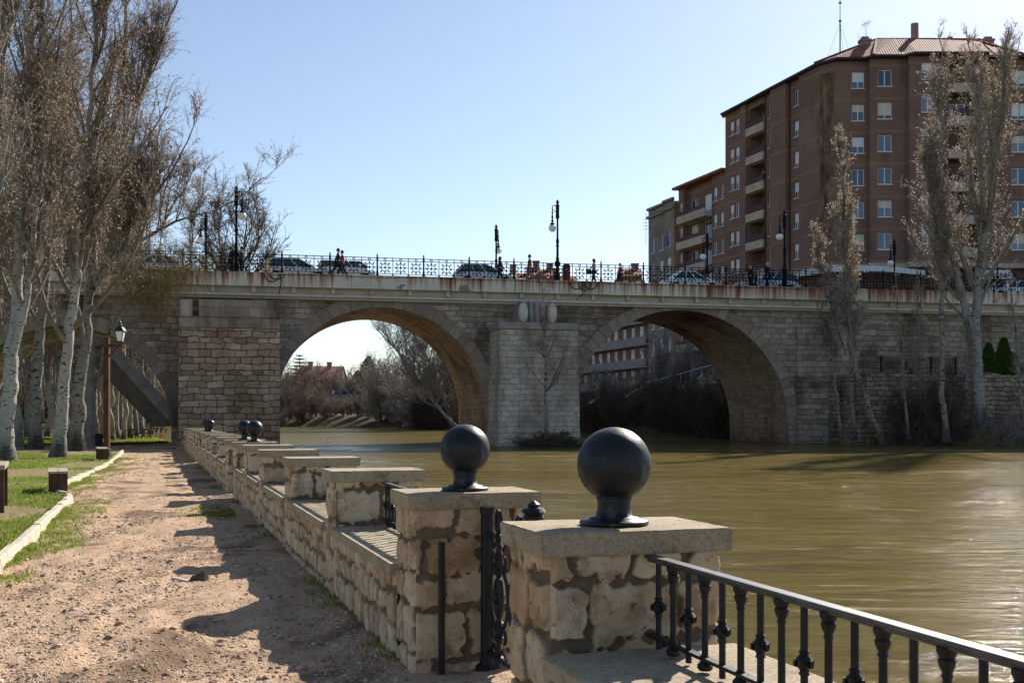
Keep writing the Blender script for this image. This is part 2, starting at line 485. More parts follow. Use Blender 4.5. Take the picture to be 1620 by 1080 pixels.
# river: one rippled sheet at water level
wy_ = np.concatenate([np.arange(-60, 0, 6), np.arange(0, 42, .10), np.arange(42, 76, .2), np.arange(76, 110, .6), np.arange(110, 320, 4)])
wu_ = np.linspace(0, 1, 330)
WU, WY = np.meshgrid(wu_, wy_)
wl = np.interp(WY, LY, LX) - np.where(WY > 60, 8, .3); wr_ = np.interp(WY, RY, RX) + 8
WX = wl + (wr_ - wl) * WU
def wave(X, Y):
    k = sstep(1, 4, Y) * (1 - sstep(95, 125, Y))
    xr, yr = X * .99 + Y * .12, Y * .99 - X * .12
    gust = .45 + 1.1 * sstep(.38, .62, fbm(xr * .05, yr * .11, 61, 3))
    z = (fbm(xr * .30, yr * 1.05, 51, 4) - .5) * .040 + (fbm(xr * .95 + 9, yr * 3.0, 52, 3) - .5) * .030
    return z * k * gust
tag(mesh_np('river', np.stack([WX, WY, ZW + wave(WX, WY)], -1).reshape(-1, 3), grid_faces(len(wy_), len(wu_)), MAT_WATER, smooth=True), kind='structure')

# path: gravel strip with ruts and humps
def wall_x(Y): return 1.60 - .316 * Y
def kerb_x(Y): return -1.80 - .31 * Y - .9 * sstep(22.4, 23.6, Y) * (1 - sstep(24, 40, Y)) * .6
def gz(Y): return -.0025 * np.clip(Y, 0, 90)
def path_z(X, Y):
    e = np.minimum(1, np.abs(X - wall_x(Y)) / .35)
    z = (fbm(X * .9, Y * .55, 21, 4) - .5) * .13 + (fbm(X * 3.3, Y * 2.2, 22, 4) - .5) * .075
    # churned patch and the step of the broken crust
    p = sstep(.50, .57, fbm(X * .8 + 3, Y * .5, 31, 3))
    z = z - p * .035
    z = z + (fbm(X * 7, Y * 5, 23, 3) - .5) * .05 * (.25 + p)
    return gz(Y) + z * e
pu = np.linspace(0, 1, 130); pv = np.concatenate([np.arange(-8, 3, .4), np.arange(3, 16, .07), np.arange(16, 40, .2), np.arange(40, 76.5, .6)])
PU, PV = np.meshgrid(pu, pv)
PX = (kerb_x(PV) - .05) * (1 - PU) + (wall_x(PV) + 1.0) * PU
PX = np.where(PV > 52, PX - (1 - PU) * 5 * sstep(52, 60, PV), PX)
tag(mesh_np('footpath', np.stack([PX, PV, path_z(PX, PV)], -1).reshape(-1, 3), grid_faces(len(pv), len(pu)), MAT_PATH, smooth=True), kind='structure')

# lawn left of the kerb and beyond the bridge
lu = np.linspace(0, 1, 90) ** 1.8; lv = np.concatenate([np.arange(-8, 50, .45), np.arange(50, 135, 1.2)])
LU, LV = np.meshgrid(lu, lv)
def lawn_r(Y): return np.where(Y < 54, kerb_x(Y) - .08, np.where(Y < 67, kerb_x(54.0) - .08 - sstep(53, 58, Y) * 9 , np.interp(Y, LY, LX) - 1.2 - 5.0 * (1 - sstep(67, 73, Y))))
LXX = lawn_r(LV) - LU * 75
def bare_f(X, Y): return np.clip(sstep(.52, .63, fbm(X * .22 + 2, Y * .22, 77, 4)) + .6 * np.exp(-((Y - 27.5 - X * .1) / 2.2) ** 2) + .6 * np.exp(-((Y - 41) / 2.0) ** 2) * sstep(-24, -19, X) , 0, 1)
def lawn_z(X, Y): return gz(Y) + .07 + (fbm(X * .25, Y * .25, 41, 3) - .5) * .18 * sstep(0, 2.5, lawn_r(Y) - X) + (fbm(X * 3, Y * 3, 42, 2) - .5) * .04
tag(mesh_np('lawn', np.stack([LXX, LV, lawn_z(LXX, LV)], -1).reshape(-1, 3), grid_faces(len(lv), len(lu))[:, ::-1], MAT_LAWN, smooth=True, attrs={'bare': bare_f(LXX, LV)}), kind='structure')

# pale paved track across the lawn by the trunks and the bare dirt circle
m = MB()
tp = [W(-60, 709, 52), W(15, 708, 56), W(60, 706, 58), W(84, 703, 60), W(110, 700.5, 64)]
for a, b in zip(tp[:-1], tp[1:]):
    za = lambda q: float(lawn_z(np.array(q[0]), np.array(q[1]))) + .06
    m.quad((a[0], a[1] - .9, za(a)), (b[0], b[1] - .9, za(b)), (b[0], b[1] + .9, za(b)), (a[0], a[1] + .9, za(a)))
tag(m.build('paved_track', plain('pale_paving', (.5, .47, .43), .85, .2, .12, 2)), kind='structure')

# puddles left by the flood
def puddle(cx, cy, rx, ry, seed, z):
    n = 48; m = MB(); ring = []
    for i in range(n):
        a = 2 * pi * i / n
        k = .6 + .8 * float(vnoise(2 + cos(a) * 1.6, 2 + sin(a) * 1.6, seed))
        ring.append((cx + rx * k * cos(a), cy + ry * k * sin(a), z))
    m.add(ring, [list(range(n))])
    tag(m.build('puddle', MAT_PUDDLE), kind='structure')
for px, py, rx, ry, sd in ((238, 702.5, 3.0, 1.6, 1), (232, 708.5, 2.0, .5, 2), (262, 700, 2.4, 1.2, 6), (142, 694, 1.5, 2.2, 3), (72, 695, 1.6, 1.0, 4), (205, 690, 2.6, 3.0, 5)):
    Y = (EYE + .15) * 1800 / (py - HZ)
    X = (px - 810) / 1800 * Y
    puddle(X, Y, rx, ry, sd, (float(gz(np.array(Y))) + (.035 if px > 215 else .155)))

# kerb: pale stones along the path edge, each leaning a little
MAT_KERB = plain('kerb_stone', (.50, .44, .35), .9, .15, .22, 7, bump=.3)
def kerb_run(y0, y1, lab):
    m = MB(); Y = y0
    r = np.random.default_rng(int(y0 * 10))
    while Y < y1:
        L = r.uniform(.45, 1.0)
        X0, X1 = float(kerb_x(np.array(Y))), float(kerb_x(np.array(Y + L - .02)))
        z = float(gz(np.array(Y))); t = r.uniform(-.015, .02)
        zt = z + .115 + t; w = .15
        v = [(X0, Y, z - .1), (X0 + w, Y, z - .1), (X1 + w, Y + L - .02, z - .1), (X1, Y + L - .02, z - .1),
             (X0 + .01, Y, zt), (X0 + w - .03, Y, zt), (X1 + w - .03, Y + L - .02, zt + r.uniform(-.012, .012)), (X1 + .01, Y + L - .02, zt)]
        m.add(v, [(0, 3, 2, 1), (4, 5, 6, 7), (0, 1, 5, 4), (1, 2, 6, 5), (2, 3, 7, 6), (3, 0, 4, 7)])
        Y += L
    tag(m.build('kerb', MAT_KERB, bevel=.015), kind='structure')
kerb_run(7, 22.8, ''); kerb_run(24.2, 33, ''); kerb_run(33.3, 53, '')

# ------------------------------------------------------------------ the bridge
B = empty('stone_bridge', (0, BY, 0), TH, 'old stone arch bridge with a wide rust-streaked concrete deck over the muddy river', 'bridge')
G_ = [(.215, .185, .15), (.315, .27, .215), (.41, .35, .28), (.275, .23, .18), (.46, .395, .32)]
MAT_SPAN = masonry('spandrel_stone', G_, (.12, .10, .08), .62, .36, .018, .12, (.40, .34, .29), .85, .30, .8, (-.7, 1.3, (.5, .42, .35)), (.42, .37, .33))
MAT_BLOCK = masonry('pier_stone', [(.25, .185, .135), (.42, .32, .235), (.55, .44, .33), (.33, .235, .17), (.47, .36, .26)], (.10, .078, .06), .66, .37, .026, .17, (.5, .38, .30), .85, .28, .8, (-.5, 4.2, (.62, .47, .36)))
MAT_PIER = masonry('central_pier_stone', [(.38, .35, .30), (.46, .42, .35), (.52, .475, .40), (.40, .36, .30)], (.2, .18, .15), .6, .33, .014, .09, (.5, .45, .41), .85, .33, .7, (-.8, 1.4, (.5, .43, .36)))
MAT_VAULT = masonry('vault_stone', [(.23, .165, .11), (.31, .225, .15), (.37, .28, .195), (.25, .175, .12)], (.16, .115, .08), .6, .34, .012, .07, (.30, .21, .155), .95, .25, .6, (-.5, 2.4, (.62, .42, .32)))
M_ = Mat('voussoir_stone', .92, .15)
ri = M_.node('NewGeometry').outputs['Random Per Island']
g = M_.noise(M_.co('Object'), 2.5, 6, .65)
c = M_.mix(.6, M_.ramp(ri, [(0, (.21, .175, .14)), (.5, (.32, .27, .215)), (1, (.26, .205, .16))]), M_.ramp(g, [(.25, .3), (.75, .72)]), 'OVERLAY')
M_.color(c); M_.bump(g, .6, .05); MAT_VOUS = M_.m
MAT_HEAD = masonry('pier_head_stone', [(.27, .23, .19), (.36, .31, .25), (.42, .35, .28), (.30, .24, .19)], (.16, .13, .11), 1.9, .62, .012, .06, (.30, .26, .23), .95, .5, .7)
MAT_CONC = plain('old_concrete', (.30, .275, .245), .9, .15, .3, .9, bump=.4)
MAT_CREAM = plain('cream_concrete', (.56, .52, .44), .85, .2, .16, 1.1)

M_ = Mat('painted_fascia', .75, .25)
v = M_.co('Object')
st = M_.noise(M_.co('Object', (2.1, 2.1, .07)), 1.0, 6, .7)
st2 = M_.noise(M_.co('Object', (7, 7, .15)), 1.0, 4, .65)
reg = M_.noise(M_.co('Object', (.12, .12, .05)), 1.0, 3, .5)
z = M_.node('SeparateXYZ', {0: M_.node('TexCoord').outputs['Object']}).outputs[2]
up = M_.node('MapRange', {0: z, 1: 9.25, 2: 10.12, 3: -.035, 4: .075}).outputs[0]
rust = M_.math('ADD', M_.math('ADD', M_.math('MULTIPLY', st, .62), M_.math('MULTIPLY', st2, .38)), M_.math('ADD', up, M_.math('MULTIPLY', M_.math('SUBTRACT', reg, .5), .35)))
base = M_.ramp(M_.noise(v, .9, 6, .6), [(.3, (.58, .545, .465)), (.7, (.73, .69, .605))])
peel = M_.noise(M_.co('Object', (.8, .8, 1.2)), .55, 4, .5)
base = M_.mix(M_.ramp(peel, [(.66, 0.0), (.675, 1.0)], 'LINEAR'), base, (.24, .22, .21))
c = M_.mix(M_.ramp(rust, [(.475, 0.0), (.53, .55), (.62, 1.0)]), base, M_.ramp(rust, [(.49, (.46, .31, .17)), (.58, (.26, .105, .045)), (.68, (.13, .06, .035))]))
c = M_.mix(M_.ramp(M_.math('FRACT', M_.math('MULTIPLY', M_.node('SeparateXYZ', {0: M_.node('TexCoord').outputs['Object']}).outputs[0], .353)), [(0.0, .75), (.008, 0.0)], 'CONSTANT'), c, (.12, .1, .08))
M_.color(c); M_.bump(M_.noise(v, 5, 5), .25, .02)
MAT_FASCIA = M_.m
MAT_IRON = plain('dark_iron', (.010, .011, .014), .6, .3, .3, 5)
MAT_IRONB = plain('bluish_iron', (.008, .011, .017), .75, .12, .3, 3)

BW = 9.5           # width of the old bridge
ARCH = [(-41.5, .9, 5.9), (-26.6, .9, 5.9), (-8.2, 1.76, 6.5), (11.4, .9, 7.6)]
WT = 8.62          # wall top
def spand_z(s):
    for c, cz, r in ARCH:
        if abs(s - c) < r:
            return cz + sqrt(max(0, r * r - (s - c) ** 2))
    return None
m = MB(); m2_ = MB()
ss = list(np.arange(-70, 64.1, 2.0))
for c, cz, r in ARCH:
    ss += [c - r * cos(a) for a in np.linspace(0, pi, 49)] 
ss = sorted(set(round(x, 4) for x in ss))
for a, b in zip(ss[:-1], ss[1:]):
    if b - a < 1e-3: continue
    mid_ = spand_z((a + b) / 2)
    if mid_ is None:
        za = zb = -2.8
    else:
        c, cz, r = [q for q in ARCH if abs((a + b) / 2 - q[0]) < q[2]][0]
        za = cz + sqrt(max(0, r * r - (a - c) ** 2)); zb = cz + sqrt(max(0, r * r - (b - c) ** 2))
    for y, o in ((0, 1), (BW, -1)):
        q = [(a, y, za), (b, y, zb), (b, y, WT), (a, y, WT)]
        (m if o > 0 else m2_).quad(*(q if o > 0 else q[::-1]))
m.build('spandrel_wall', MAT_SPAN, B); m2_.build('spandrel_wall', MAT_SPAN, B)
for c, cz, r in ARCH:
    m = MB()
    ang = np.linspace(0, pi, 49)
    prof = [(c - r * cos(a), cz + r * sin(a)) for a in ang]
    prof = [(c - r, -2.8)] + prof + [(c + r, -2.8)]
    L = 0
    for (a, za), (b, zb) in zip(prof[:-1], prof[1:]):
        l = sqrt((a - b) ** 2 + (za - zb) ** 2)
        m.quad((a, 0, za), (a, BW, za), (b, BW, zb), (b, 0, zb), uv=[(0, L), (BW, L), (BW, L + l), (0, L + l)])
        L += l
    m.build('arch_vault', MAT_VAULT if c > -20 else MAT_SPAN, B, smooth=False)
    m = MB(); n = int(r * pi / .62)
    rr = np.random.default_rng(int(abs(c)))
    e = np.linspace(0, pi, n + 1)
    for a0, a1 in zip(e[:-1], e[1:]):
        a0 += .0018; a1 -= .0018; o = .74 + rr.uniform(-.05, .09); f = -.03 + rr.uniform(-.02, .012)
        P = [(c - q * cos(a), cz + q * sin(a)) for q, a in ((r - .008, a0), (r - .008, a1), (r + o, a1), (r + o, a0))]
        P = [(x, min(zz, WT - .02)) for x, zz in P]
        m.prism(P[::-1] if True else P, f, .18)
    m.build('arch_ring', MAT_VOUS, B, bevel=.02)

# piers
yb = -1.6
s0, s1 = SB(282, yb), SB(443, yb)
zc = ZB(360, 474, yb); zc2 = ZB(360, 519, yb); zc3 = ZB(360, 501, yb)
m = MB(); m.box(s0, s1, yb, .1, -2.8, zc2); m.build('pier', MAT_BLOCK, B, bevel=.03)
m = MB(); m.box(s0 + .04, s1 - .02, yb + .05, .1, zc2 + .02, zc3); m.box(s0 + 1.15, s1 - .02, yb + .03, .1, zc3 + .004, zc)
m.build('pier_head', MAT_HEAD, B, bevel=.025)
m = MB(); m.lathe([(.34, 0), (.36, .1), (.36, zc - zc3)], 14, (s0 + .42, yb + .6, zc3)); m.build('short_column', MAT_CREAM, B, smooth=False)
yp = -3.0
p0, p1 = SB(790, yp), SB(915, yp)
zp = ZB(850, 510, yp); zq = ZB(850, 521, yp)
m = MB(); m.box(p0, p1, yp, .1, 3.75, zq)
m.loft([[(p0 - .12, yp - .12, -2.8), (p1 + .12, yp - .12, -2.8), (p1 + .12, .1, -2.8), (p0 - .12, .1, -2.8)],
        [(p0 - .05, yp - .05, 3.746), (p1 + .05, yp - .05, 3.746), (p1 + .05, .1, 3.746), (p0 - .05, .1, 3.746)]])
m.build('pier', MAT_PIER, B, bevel=.03)
m = MB(); m.box(p0 - .03, p1 + .03, yp - .05, .1, zq + .01, zp); m.build('pier_head', MAT_CONC, B, bevel=.03)
pc_ = (p0 + p1) / 2
m = MB()
m.loft([[(pc_ - .1 - 1.0, -1.5, zp), (pc_ - .1 + .9, -1.5, zp), (pc_ - .1 + .9, 0, zp), (pc_ - .1 - 1.0, 0, zp)],
        [(pc_ - .1 - .75, -1.45, 8.68), (pc_ - .1 + .8, -1.45, 8.68), (pc_ - .1 + .8, 0, 8.68), (pc_ - .1 - .75, 0, 8.68)]])
for k in (-.55, -.15, .25, .6): m.lathe([(.17, 0), (.17, 8.66 - zp)], 10, (pc_ + k, -1.5, zp))
m.build('buttress', MAT_CONC, B)
for dx in (SB(829, -2.2), SB(875, -2.2)):
    m = MB(); hh = (8.6 - zp) / 2 - .02
    m.lathe([(.02, -hh), (.2, -hh * .8), (.29, -hh * .4), (.32, 0), (.29, hh * .4), (.2, hh * .8), (.02, hh)], 14, (dx, -2.0, zp + hh + .01))
    m.build('oval_strut', MAT_CREAM, B, smooth=True)
# right abutment pilaster and drain slot
m = MB(); m.box(SB(1246, 0) + .6, SB(1345, 0), -.16, .05, -2.8, WT - .9); m.build('abutment_panel', MAT_SPAN, B, bevel=.02)

# deck, fascia, brackets, pipe
DZ = EYE + (HZ - 441.3) / 1800 * (BY - .9)
m = MB()
m.box(-72, 64, -.62, BW + .9, DZ - .24, DZ - .03)
m.box(-72, 64, -.3, BW + .3, 8.62, DZ - .244)
m.build('deck_slab', MAT_CREAM, B)
m = MB(); m.box(-72, 64, -.92, -.62, DZ - .84, DZ); m.build('fascia', MAT_FASCIA, B, bevel=.015)
m = MB(); m.box(-72, 64, BW + .9, BW + 1.2, DZ - .84, DZ); m.build('fascia', MAT_FASCIA, B)
m = MB(); m.box(-72, 64, 1.9, BW - 1.9, DZ - .026, DZ - .02)
m.build('carriageway', plain('bridge_asphalt', (.06, .06, .062), .9, .2), B)
m = MB()
for i, s in enumerate(np.arange(-70, 62, 2.35)):
    m.prism([(s - .11, DZ - .844), (s - .11, 8.95), (s + .11, 8.95), (s + .11, DZ - .844)], -.60, -.302)
m.build('bracket', MAT_CREAM, B)['kind'] = 'stuff'
m = MB()
m.tube([(-72, -.5, 8.82), (64, -.5, 8.82)], .095, 10)
for s in np.arange(-70, 62, 3.05):
    m.lathe([(.115, 0), (.115, .12)], 10, (s, -.5, 8.82), 'x')
    m.box(s - .03, s + .03, -.53, -.47, 8.58, 8.72)
m.box(-72, 64, -.34, -.302, 8.62, 8.70)
m.build('drain_pipe', plain('pipe_paint', (.60, .57, .52), .6, .3, .15, 2), B, smooth=False)
m = MB()
xs = np.arange(SB(432, -.95), SB(1290, -.95), .5)
m.tube([(s, -.95, DZ - .13 + .05 * float(vnoise(s * .4, 0, 5)) - .035 * abs(sin(s * .55))) for s in xs], .016, 5)
for a, dp in ((430, .45), (438, .3), (912, .42), (925, .5), (935, .4)):
    s = SB(a, -.96); m.tube([(s + .42 * cos(t), -.965, DZ - .12 - dp * sin(t)) for t in np.linspace(0, pi, 9)], .028, 5)
s = SB(443, -.96); m.tube([(s, -.96, DZ - .1), (s + .08, -.96, DZ - .5), (s + .02, -.96, DZ - .9), (s - .05, -.6, 8.9)], .03, 5)
s = SB(922, -.96); m.tube([(s, -.96, DZ - .1), (s + .02, -.96, DZ - .5), (s - .02, -.96, DZ - .9), (s - .35, -.6, 8.95)], .025, 5)
m.build('cable', MAT_IRON, B)
# flood lamps fixed inside the arches
for a, b_, yy in ((444, 632, -1.0),):
    pass
for s, zz, yy in ((-1.72, ZB(757, 598, 0), .5), (-1.72, ZB(716, 602, 8), 8.3), (-14.68, ZB(449, 597, 0), .3), (18.92, ZB(1224, 595, 0), 1.2), (18.92, ZB(1151, 597, 8), 8.6), (3.85, ZB(917, 597, 0), .4)):
    m = MB(); d = .0 if s in (-14.68, 3.85) else -.34
    m.box(s + d, s + d + .34, yy - .16, yy + .16, zz - .12, zz + .12); m.bar((s + .02, yy, zz), (s + d + .2, yy, zz + .02), .08)
    m.build('floodlight', MAT_IRON, B, bevel=.03)

# iron railing on the bridge
RAIL = empty('bridge_railing', (0, BY, 0), TH, 'ornate dark iron railing of ringed medallions along the river edge of the bridge deck', 'railing')
RST = 2.85
def rail_panel(y, w=.04):
    m = MB(); z0 = DZ
    for z in (.12, .92, 1.08):
        m.box(0, RST, y - .02, y + .02, z0 + z - w / 2, z0 + z + w / 2)
    for k in (1, 2):
        x = RST * k / 3
        m.box(x - w / 2, x + w / 2, y - .018, y + .022, z0, z0 + 1.12)
        m.box(x - .05, x + .05, y - .05, y + .05, z0, z0 + .08)
    for k in range(3):
        x = RST * (k + .5) / 3; zc_ = z0 + .5
        m.tube([(x + .235 * cos(t), y, zc_ + .235 * sin(t)) for t in np.linspace(0, 2 * pi, 17)[:-1]], .024, 5, closed=True)
        for t in (0, pi / 2, pi, 3 * pi / 2):
            m.bar((x, y, zc_), (x + .40 * cos(t), y, zc_ + .40 * sin(t)), .03)
            q = t + pi / 4
            m.bar((x + .2 * cos(q), y, zc_ + .2 * sin(q)), (x + .43 * cos(q), y, zc_ + .43 * sin(q)), .028)
            m.box(x + .34 * cos(q) - .045, x + .34 * cos(q) + .045, y - .03, y + .03, zc_ + .34 * sin(q) - .045, zc_ + .34 * sin(q) + .045)
            m.box(x + .30 * cos(t) - .04, x + .30 * cos(t) + .04, y - .03, y + .03, zc_ + .30 * sin(t) - .04, zc_ + .30 * sin(t) + .04)
        m.lathe([(.02, -.03), (.07, -.02), (.07, .02), (.02, .03)], 8, (x, y, zc_), 'y')
        m.tube([(x + .065 * cos(t), y, z0 + .99 + .065 * sin(t)) for t in np.linspace(0, 2 * pi, 9)[:-1]], .024, 5, closed=True)
    return m
def rail_post():
    m = MB()
    m.lathe([(.10, 0), (.10, .05), (.07, .09), (.07, .26), (.055, .3), (.05, .95), (.07, .98), (.07, 1.03), (.045, 1.06), (.045, 1.13), (.07, 1.16), (.03, 1.2), (.055, 1.25), (.01, 1.34)], 8, (0, 0, 0))
    return m
ph = rail_post()
y0 = -.75; sref = SB(446, y0)
pmesh = lmesh = None
i0 = -17
for k in range(-17, 27):
    s = sref + k * RST
    if pmesh is None:
        o = rail_panel(0).build('railing_panel', MAT_IRONB, RAIL); o.location = (s, y0, 0); pmesh = o
        q = ph.build('railing_post', MAT_IRONB, RAIL); q.location = (s, y0, DZ); lmesh = q
    else:
        o = pmesh.copy(); C.objects.link(o); o.parent = RAIL; o.location = (s, y0, 0)
        q = lmesh.copy(); C.objects.link(q); q.parent = RAIL; q.location = (s, y0, DZ)
RAIL2 = empty('bridge_railing', (0, BY, 0), TH, 'second ornate iron railing along the far side of the bridge road', 'railing')
for k in range(-17, 27):
    s = sref + 1.2 + k * RST
    o = pmesh.copy(); C.objects.link(o); o.parent = RAIL2; o.location = (s, BW + .8, 0)
    q = lmesh.copy(); C.objects.link(q); q.parent = RAIL2; q.location = (s, BW + .8, DZ)

# street lamps on the bridge
MAT_GLOBE = plain('white_globe', (.82, .81, .78), .25, .5, .04)
def bridge_lamp(H=5.1, side=-1):
    t = empty('street_lamp')
    m = MB()
    m.lathe([(.26, 0), (.26, .1), (.2, .16), (.17, .5), (.2, .55), (.12, .62), (.11, .95), (.19, 1.05), (.2, 1.18), (.12, 1.32), (.1, 1.45), (.13, 1.48), (.085, 1.55), (.075, 2.2), (.12, 2.26), (.075, 2.34), (.11, 2.6), (.065, 2.75), (.06, H - 1.0)], 12)
    m.build('column', MAT_IRONB, t, smooth=False)
    m = MB()
    m.lathe([(.1, 0), (.13, .05), (.11, .3), (.12, .8), (.15, .85), (.06, .9), (.1, 1.0), (.09, 1.1), (.02, 1.2)], 10, (0, 0, H - 1.2)); m.build('finial', MAT_IRONB, t)
    m = MB(); x = side * .34
    m.tube([(0, 0, H - .42), (x * .6, 0, H - .36), (x, 0, H - .42), (x, 0, H - .75)], .03, 6)
    m.tube([(0, 0, H - .95), (x * .5, 0, H - .72), (x, 0, H - .6)], .022, 5)
    m.lathe([(.02, 0), (.06, -.1), (.03, -.25), (.07, -.4), (.04, -.55), (.09, -.66), (.05, -.75), (.14, -.83), (.16, -.9), (.1, -.92)], 10, (x, 0, H - .7))
    m.build('lamp_arm', MAT_IRONB, t)
    m = MB(); zg = H - 1.82
    m.lathe([(.24 * sin(a) + .001, -.24 * cos(a)) for a in np.linspace(0, pi, 13)], 16, (x, 0, zg)); m.build('globe', MAT_GLOBE, t, smooth=True)
    return t
protoL = bridge_lamp(5.2, -1)
lamps = [(374, -.35, -1, 'tall bridge lamp with white globe beside the huddled dark figures'),
         (882, -.35, 1, 'tall bridge lamp with white globe above the central pier'),
         (1241, -.35, 1, 'tall bridge lamp with white globe in front of the brick block by the silver car'),
         (326, BW + .2, 1, 'bridge lamp with white globe against the bare crown behind the bridge'),
         (785, BW + .2, -1, 'bridge lamp with white globe behind the silver hatchback on the far pavement'),
         (1119, BW + .2, 1, 'bridge lamp with white globe in front of the balconies of the middle block'),
         (1415, BW + .2, 1, 'bridge lamp with white globe half hidden by poplar twigs under the curved awning'),
         (1578, BW + .2, 1, 'bridge lamp in front of the white lettered shop awning')]
for i, (px, y, sd, lab) in enumerate(lamps):
    s = SB(px, y); X, Y = b2w(s, y)
    o = protoL if i == 0 else copy_tree(protoL)
    o.location = (X, Y, DZ - .02); o.rotation_euler = (0, 0, TH + (pi if sd < 0 else 0) + (0 if i != 4 else .9))
    tag(o, lab, 'street lamp', 'lamps with globes along the bridge')

# retaining walls and terrace on the right bank
MAT_RUBBLE = masonry('rubble_stone', [(.21, .165, .12), (.29, .235, .17), (.35, .29, .215), (.15, .115, .085)], (.075, .06, .045), .55, .30, .028, .15, (.38, .32, .26), .9, .5, .9)
m = MB(); ya = -5.0; sa, se = SB(1371, ya), 64
n = 60; zt = 4.3
for i in range(n):
    a, b = sa + (se - sa) * i / n, sa + (se - sa) * (i + 1) / n
    za, zb = zt + .25 * (vnoise(i * .7, 0, 3) - .5), zt + .25 * (vnoise((i + 1) * .7, 0, 3) - .5)
    m.quad((a, ya, -1), (b, ya, -1), (b, ya, zb), (a, ya, za)); m.quad((a, ya, za), (b, ya, zb), (b, ya + .6, zb), (a, ya + .6, za))
m.quad((sa, .0, -1), (sa, ya, -1), (sa, ya, zt), (sa, 0, zt))
o = m.build('retaining_wall', MAT_RUBBLE); o.location = (0, BY, 0); o.rotation_euler = (0, 0, TH)
tag(o, 'low rough stone retaining wall on the right bank below the grass ledge', 'wall')
m = MB(); m.box(sa + .01, 64, ya + .6, -.01, 2, zt - .12)
o = m.build('terrace', MAT_LAWN); o.location = (0, BY, 0); o.rotation_euler = (0, 0, TH); tag(o, kind='structure')
# ------------------------------------------------------------------ the riverside parapet
M_ = Mat('rubble_masonry', .93, .15)
stn = M_.attr('stone'); tint = M_.attr('tint')
v = M_.co('Object', rnd=True)
g = M_.noise(v, 9, 8, .74); g2 = M_.noise(v, 70, 5, .75); st = M_.noise(v, 3.3, 6, .7)
sc_ = M_.ramp(tint, [(0, (.50, .345, .20)), (.35, (.64, .48, .31)), (.65, (.72, .58, .41)), (.85, (.52, .325, .18)), (1, (.66, .53, .37))])
sc_ = M_.mix(.7, sc_, M_.ramp(g, [(.22, .22), (.78, .78)]), 'OVERLAY')
sc_ = M_.mix(M_.ramp(st, [(.53, 0.0), (.62, .65)]), sc_, (.27, .17, .09))
sc_ = M_.mix(M_.ramp(M_.noise(v, 24, 5, .7), [(.62, 0.0), (.68, .8)]), sc_, (.10, .07, .045))
mo = M_.ramp(g, [(.3, (.14, .098, .064)), (.7, (.27, .195, .13))])
c = M_.mix(stn, mo, sc_)
c = M_.mix(.35, c, M_.ramp(g2, [(.3, .3), (.7, .7)]), 'OVERLAY')
bz = M_.attr('soot')
c = M_.mix(M_.math('MULTIPLY', bz, M_.ramp(M_.noise(v, 5, 5, .7), [(.35, 0.0), (.55, .9)])), c, (.035, .028, .022))
M_.color(c)
M_.bump(M_.math('ADD', g, M_.math('MULTIPLY', g2, .7)), .85, .022)
MAT_STONE = M_.m
M_ = Mat('cap_stone', .9, .2)
v = M_.co('Object', rnd=True)
g = M_.noise(v, 2.6, 6, .66); g2 = M_.noise(v, 55, 4, .75); sp = M_.vor(v, 90)
c = M_.ramp(g, [(.3, (.28, .22, .145)), (.7, (.44, .36, .255))])
c = M_.mix(.6, c, M_.ramp(g2, [(.3, .2), (.7, .78)]), 'OVERLAY')
c = M_.mix(M_.ramp(M_.noise(v, 7, 6, .75), [(.55, 0.0), (.66, .7)]), c, (.15, .115, .075))
c = M_.mix(M_.ramp(M_.noise(v, 17, 5, .7), [(.64, 0.0), (.68, .75)]), c, (.42, .40, .30))
c = M_.mix(M_.ramp(M_.noise(v, 22, 5, .7), [(.68, 0.0), (.72, .8)]), c, (.05, .045, .035))
M_.color(c); M_.bump(M_.math('ADD', g2, M_.math('MULTIPLY', sp, .6)), .6, .008)
MAT_CAP = M_.m
PH_ = 1.125
M_ = Mat('ball_iron', .42, .32)
v = M_.co('Object')
g = M_.noise(v, 6, 6, .6)
M_.color(M_.ramp(g, [(.3, (.006, .008, .011)), (.62, (.011, .015, .019)), (.8, (.028, .028, .027))]))
cb = M_.b.inputs['Base Color'].links[0].from_socket
zz_ = M_.node('SeparateXYZ', {0: v}).outputs[2]
rs = M_.math('ADD', M_.noise(v, 26, 5, .7), M_.node('MapRange', {0: zz_, 1: PH_, 2: PH_ + .06, 3: .16, 4: 0.0}).outputs[0])
cb = M_.mix(M_.ramp(rs, [(.66, 0.0), (.73, .85)]), cb, (.13, .065, .03))
cb = M_.mix(M_.ramp(M_.noise(M_.co('Object', (1, 1, .4)), 11, 6, .75), [(.54, 0.0), (.70, .75)]), cb, (.085, .082, .075))
M_.color(cb)
M_.rough(M_.ramp(M_.noise(v, 14, 6, .7), [(.3, .30), (.7, .62)])); M_.bump(M_.noise(v, 30, 6, .7), .30, .005)
MAT_BALL = M_.m
MAT_RAIL = plain('rail_iron', (.011, .011, .012), .48, .32, .35, 9, bump=.1)
M_ = Mat('worn_rail', .42, .5)
v = M_.co('Object')
M_.color(M_.ramp(M_.noise(v, 14, 5, .7), [(.35, (.03, .03, .033)), (.7, (.085, .085, .085))])); M_.bump(M_.noise(v, 60, 3), .1, .003)
MAT_HAND = M_.m

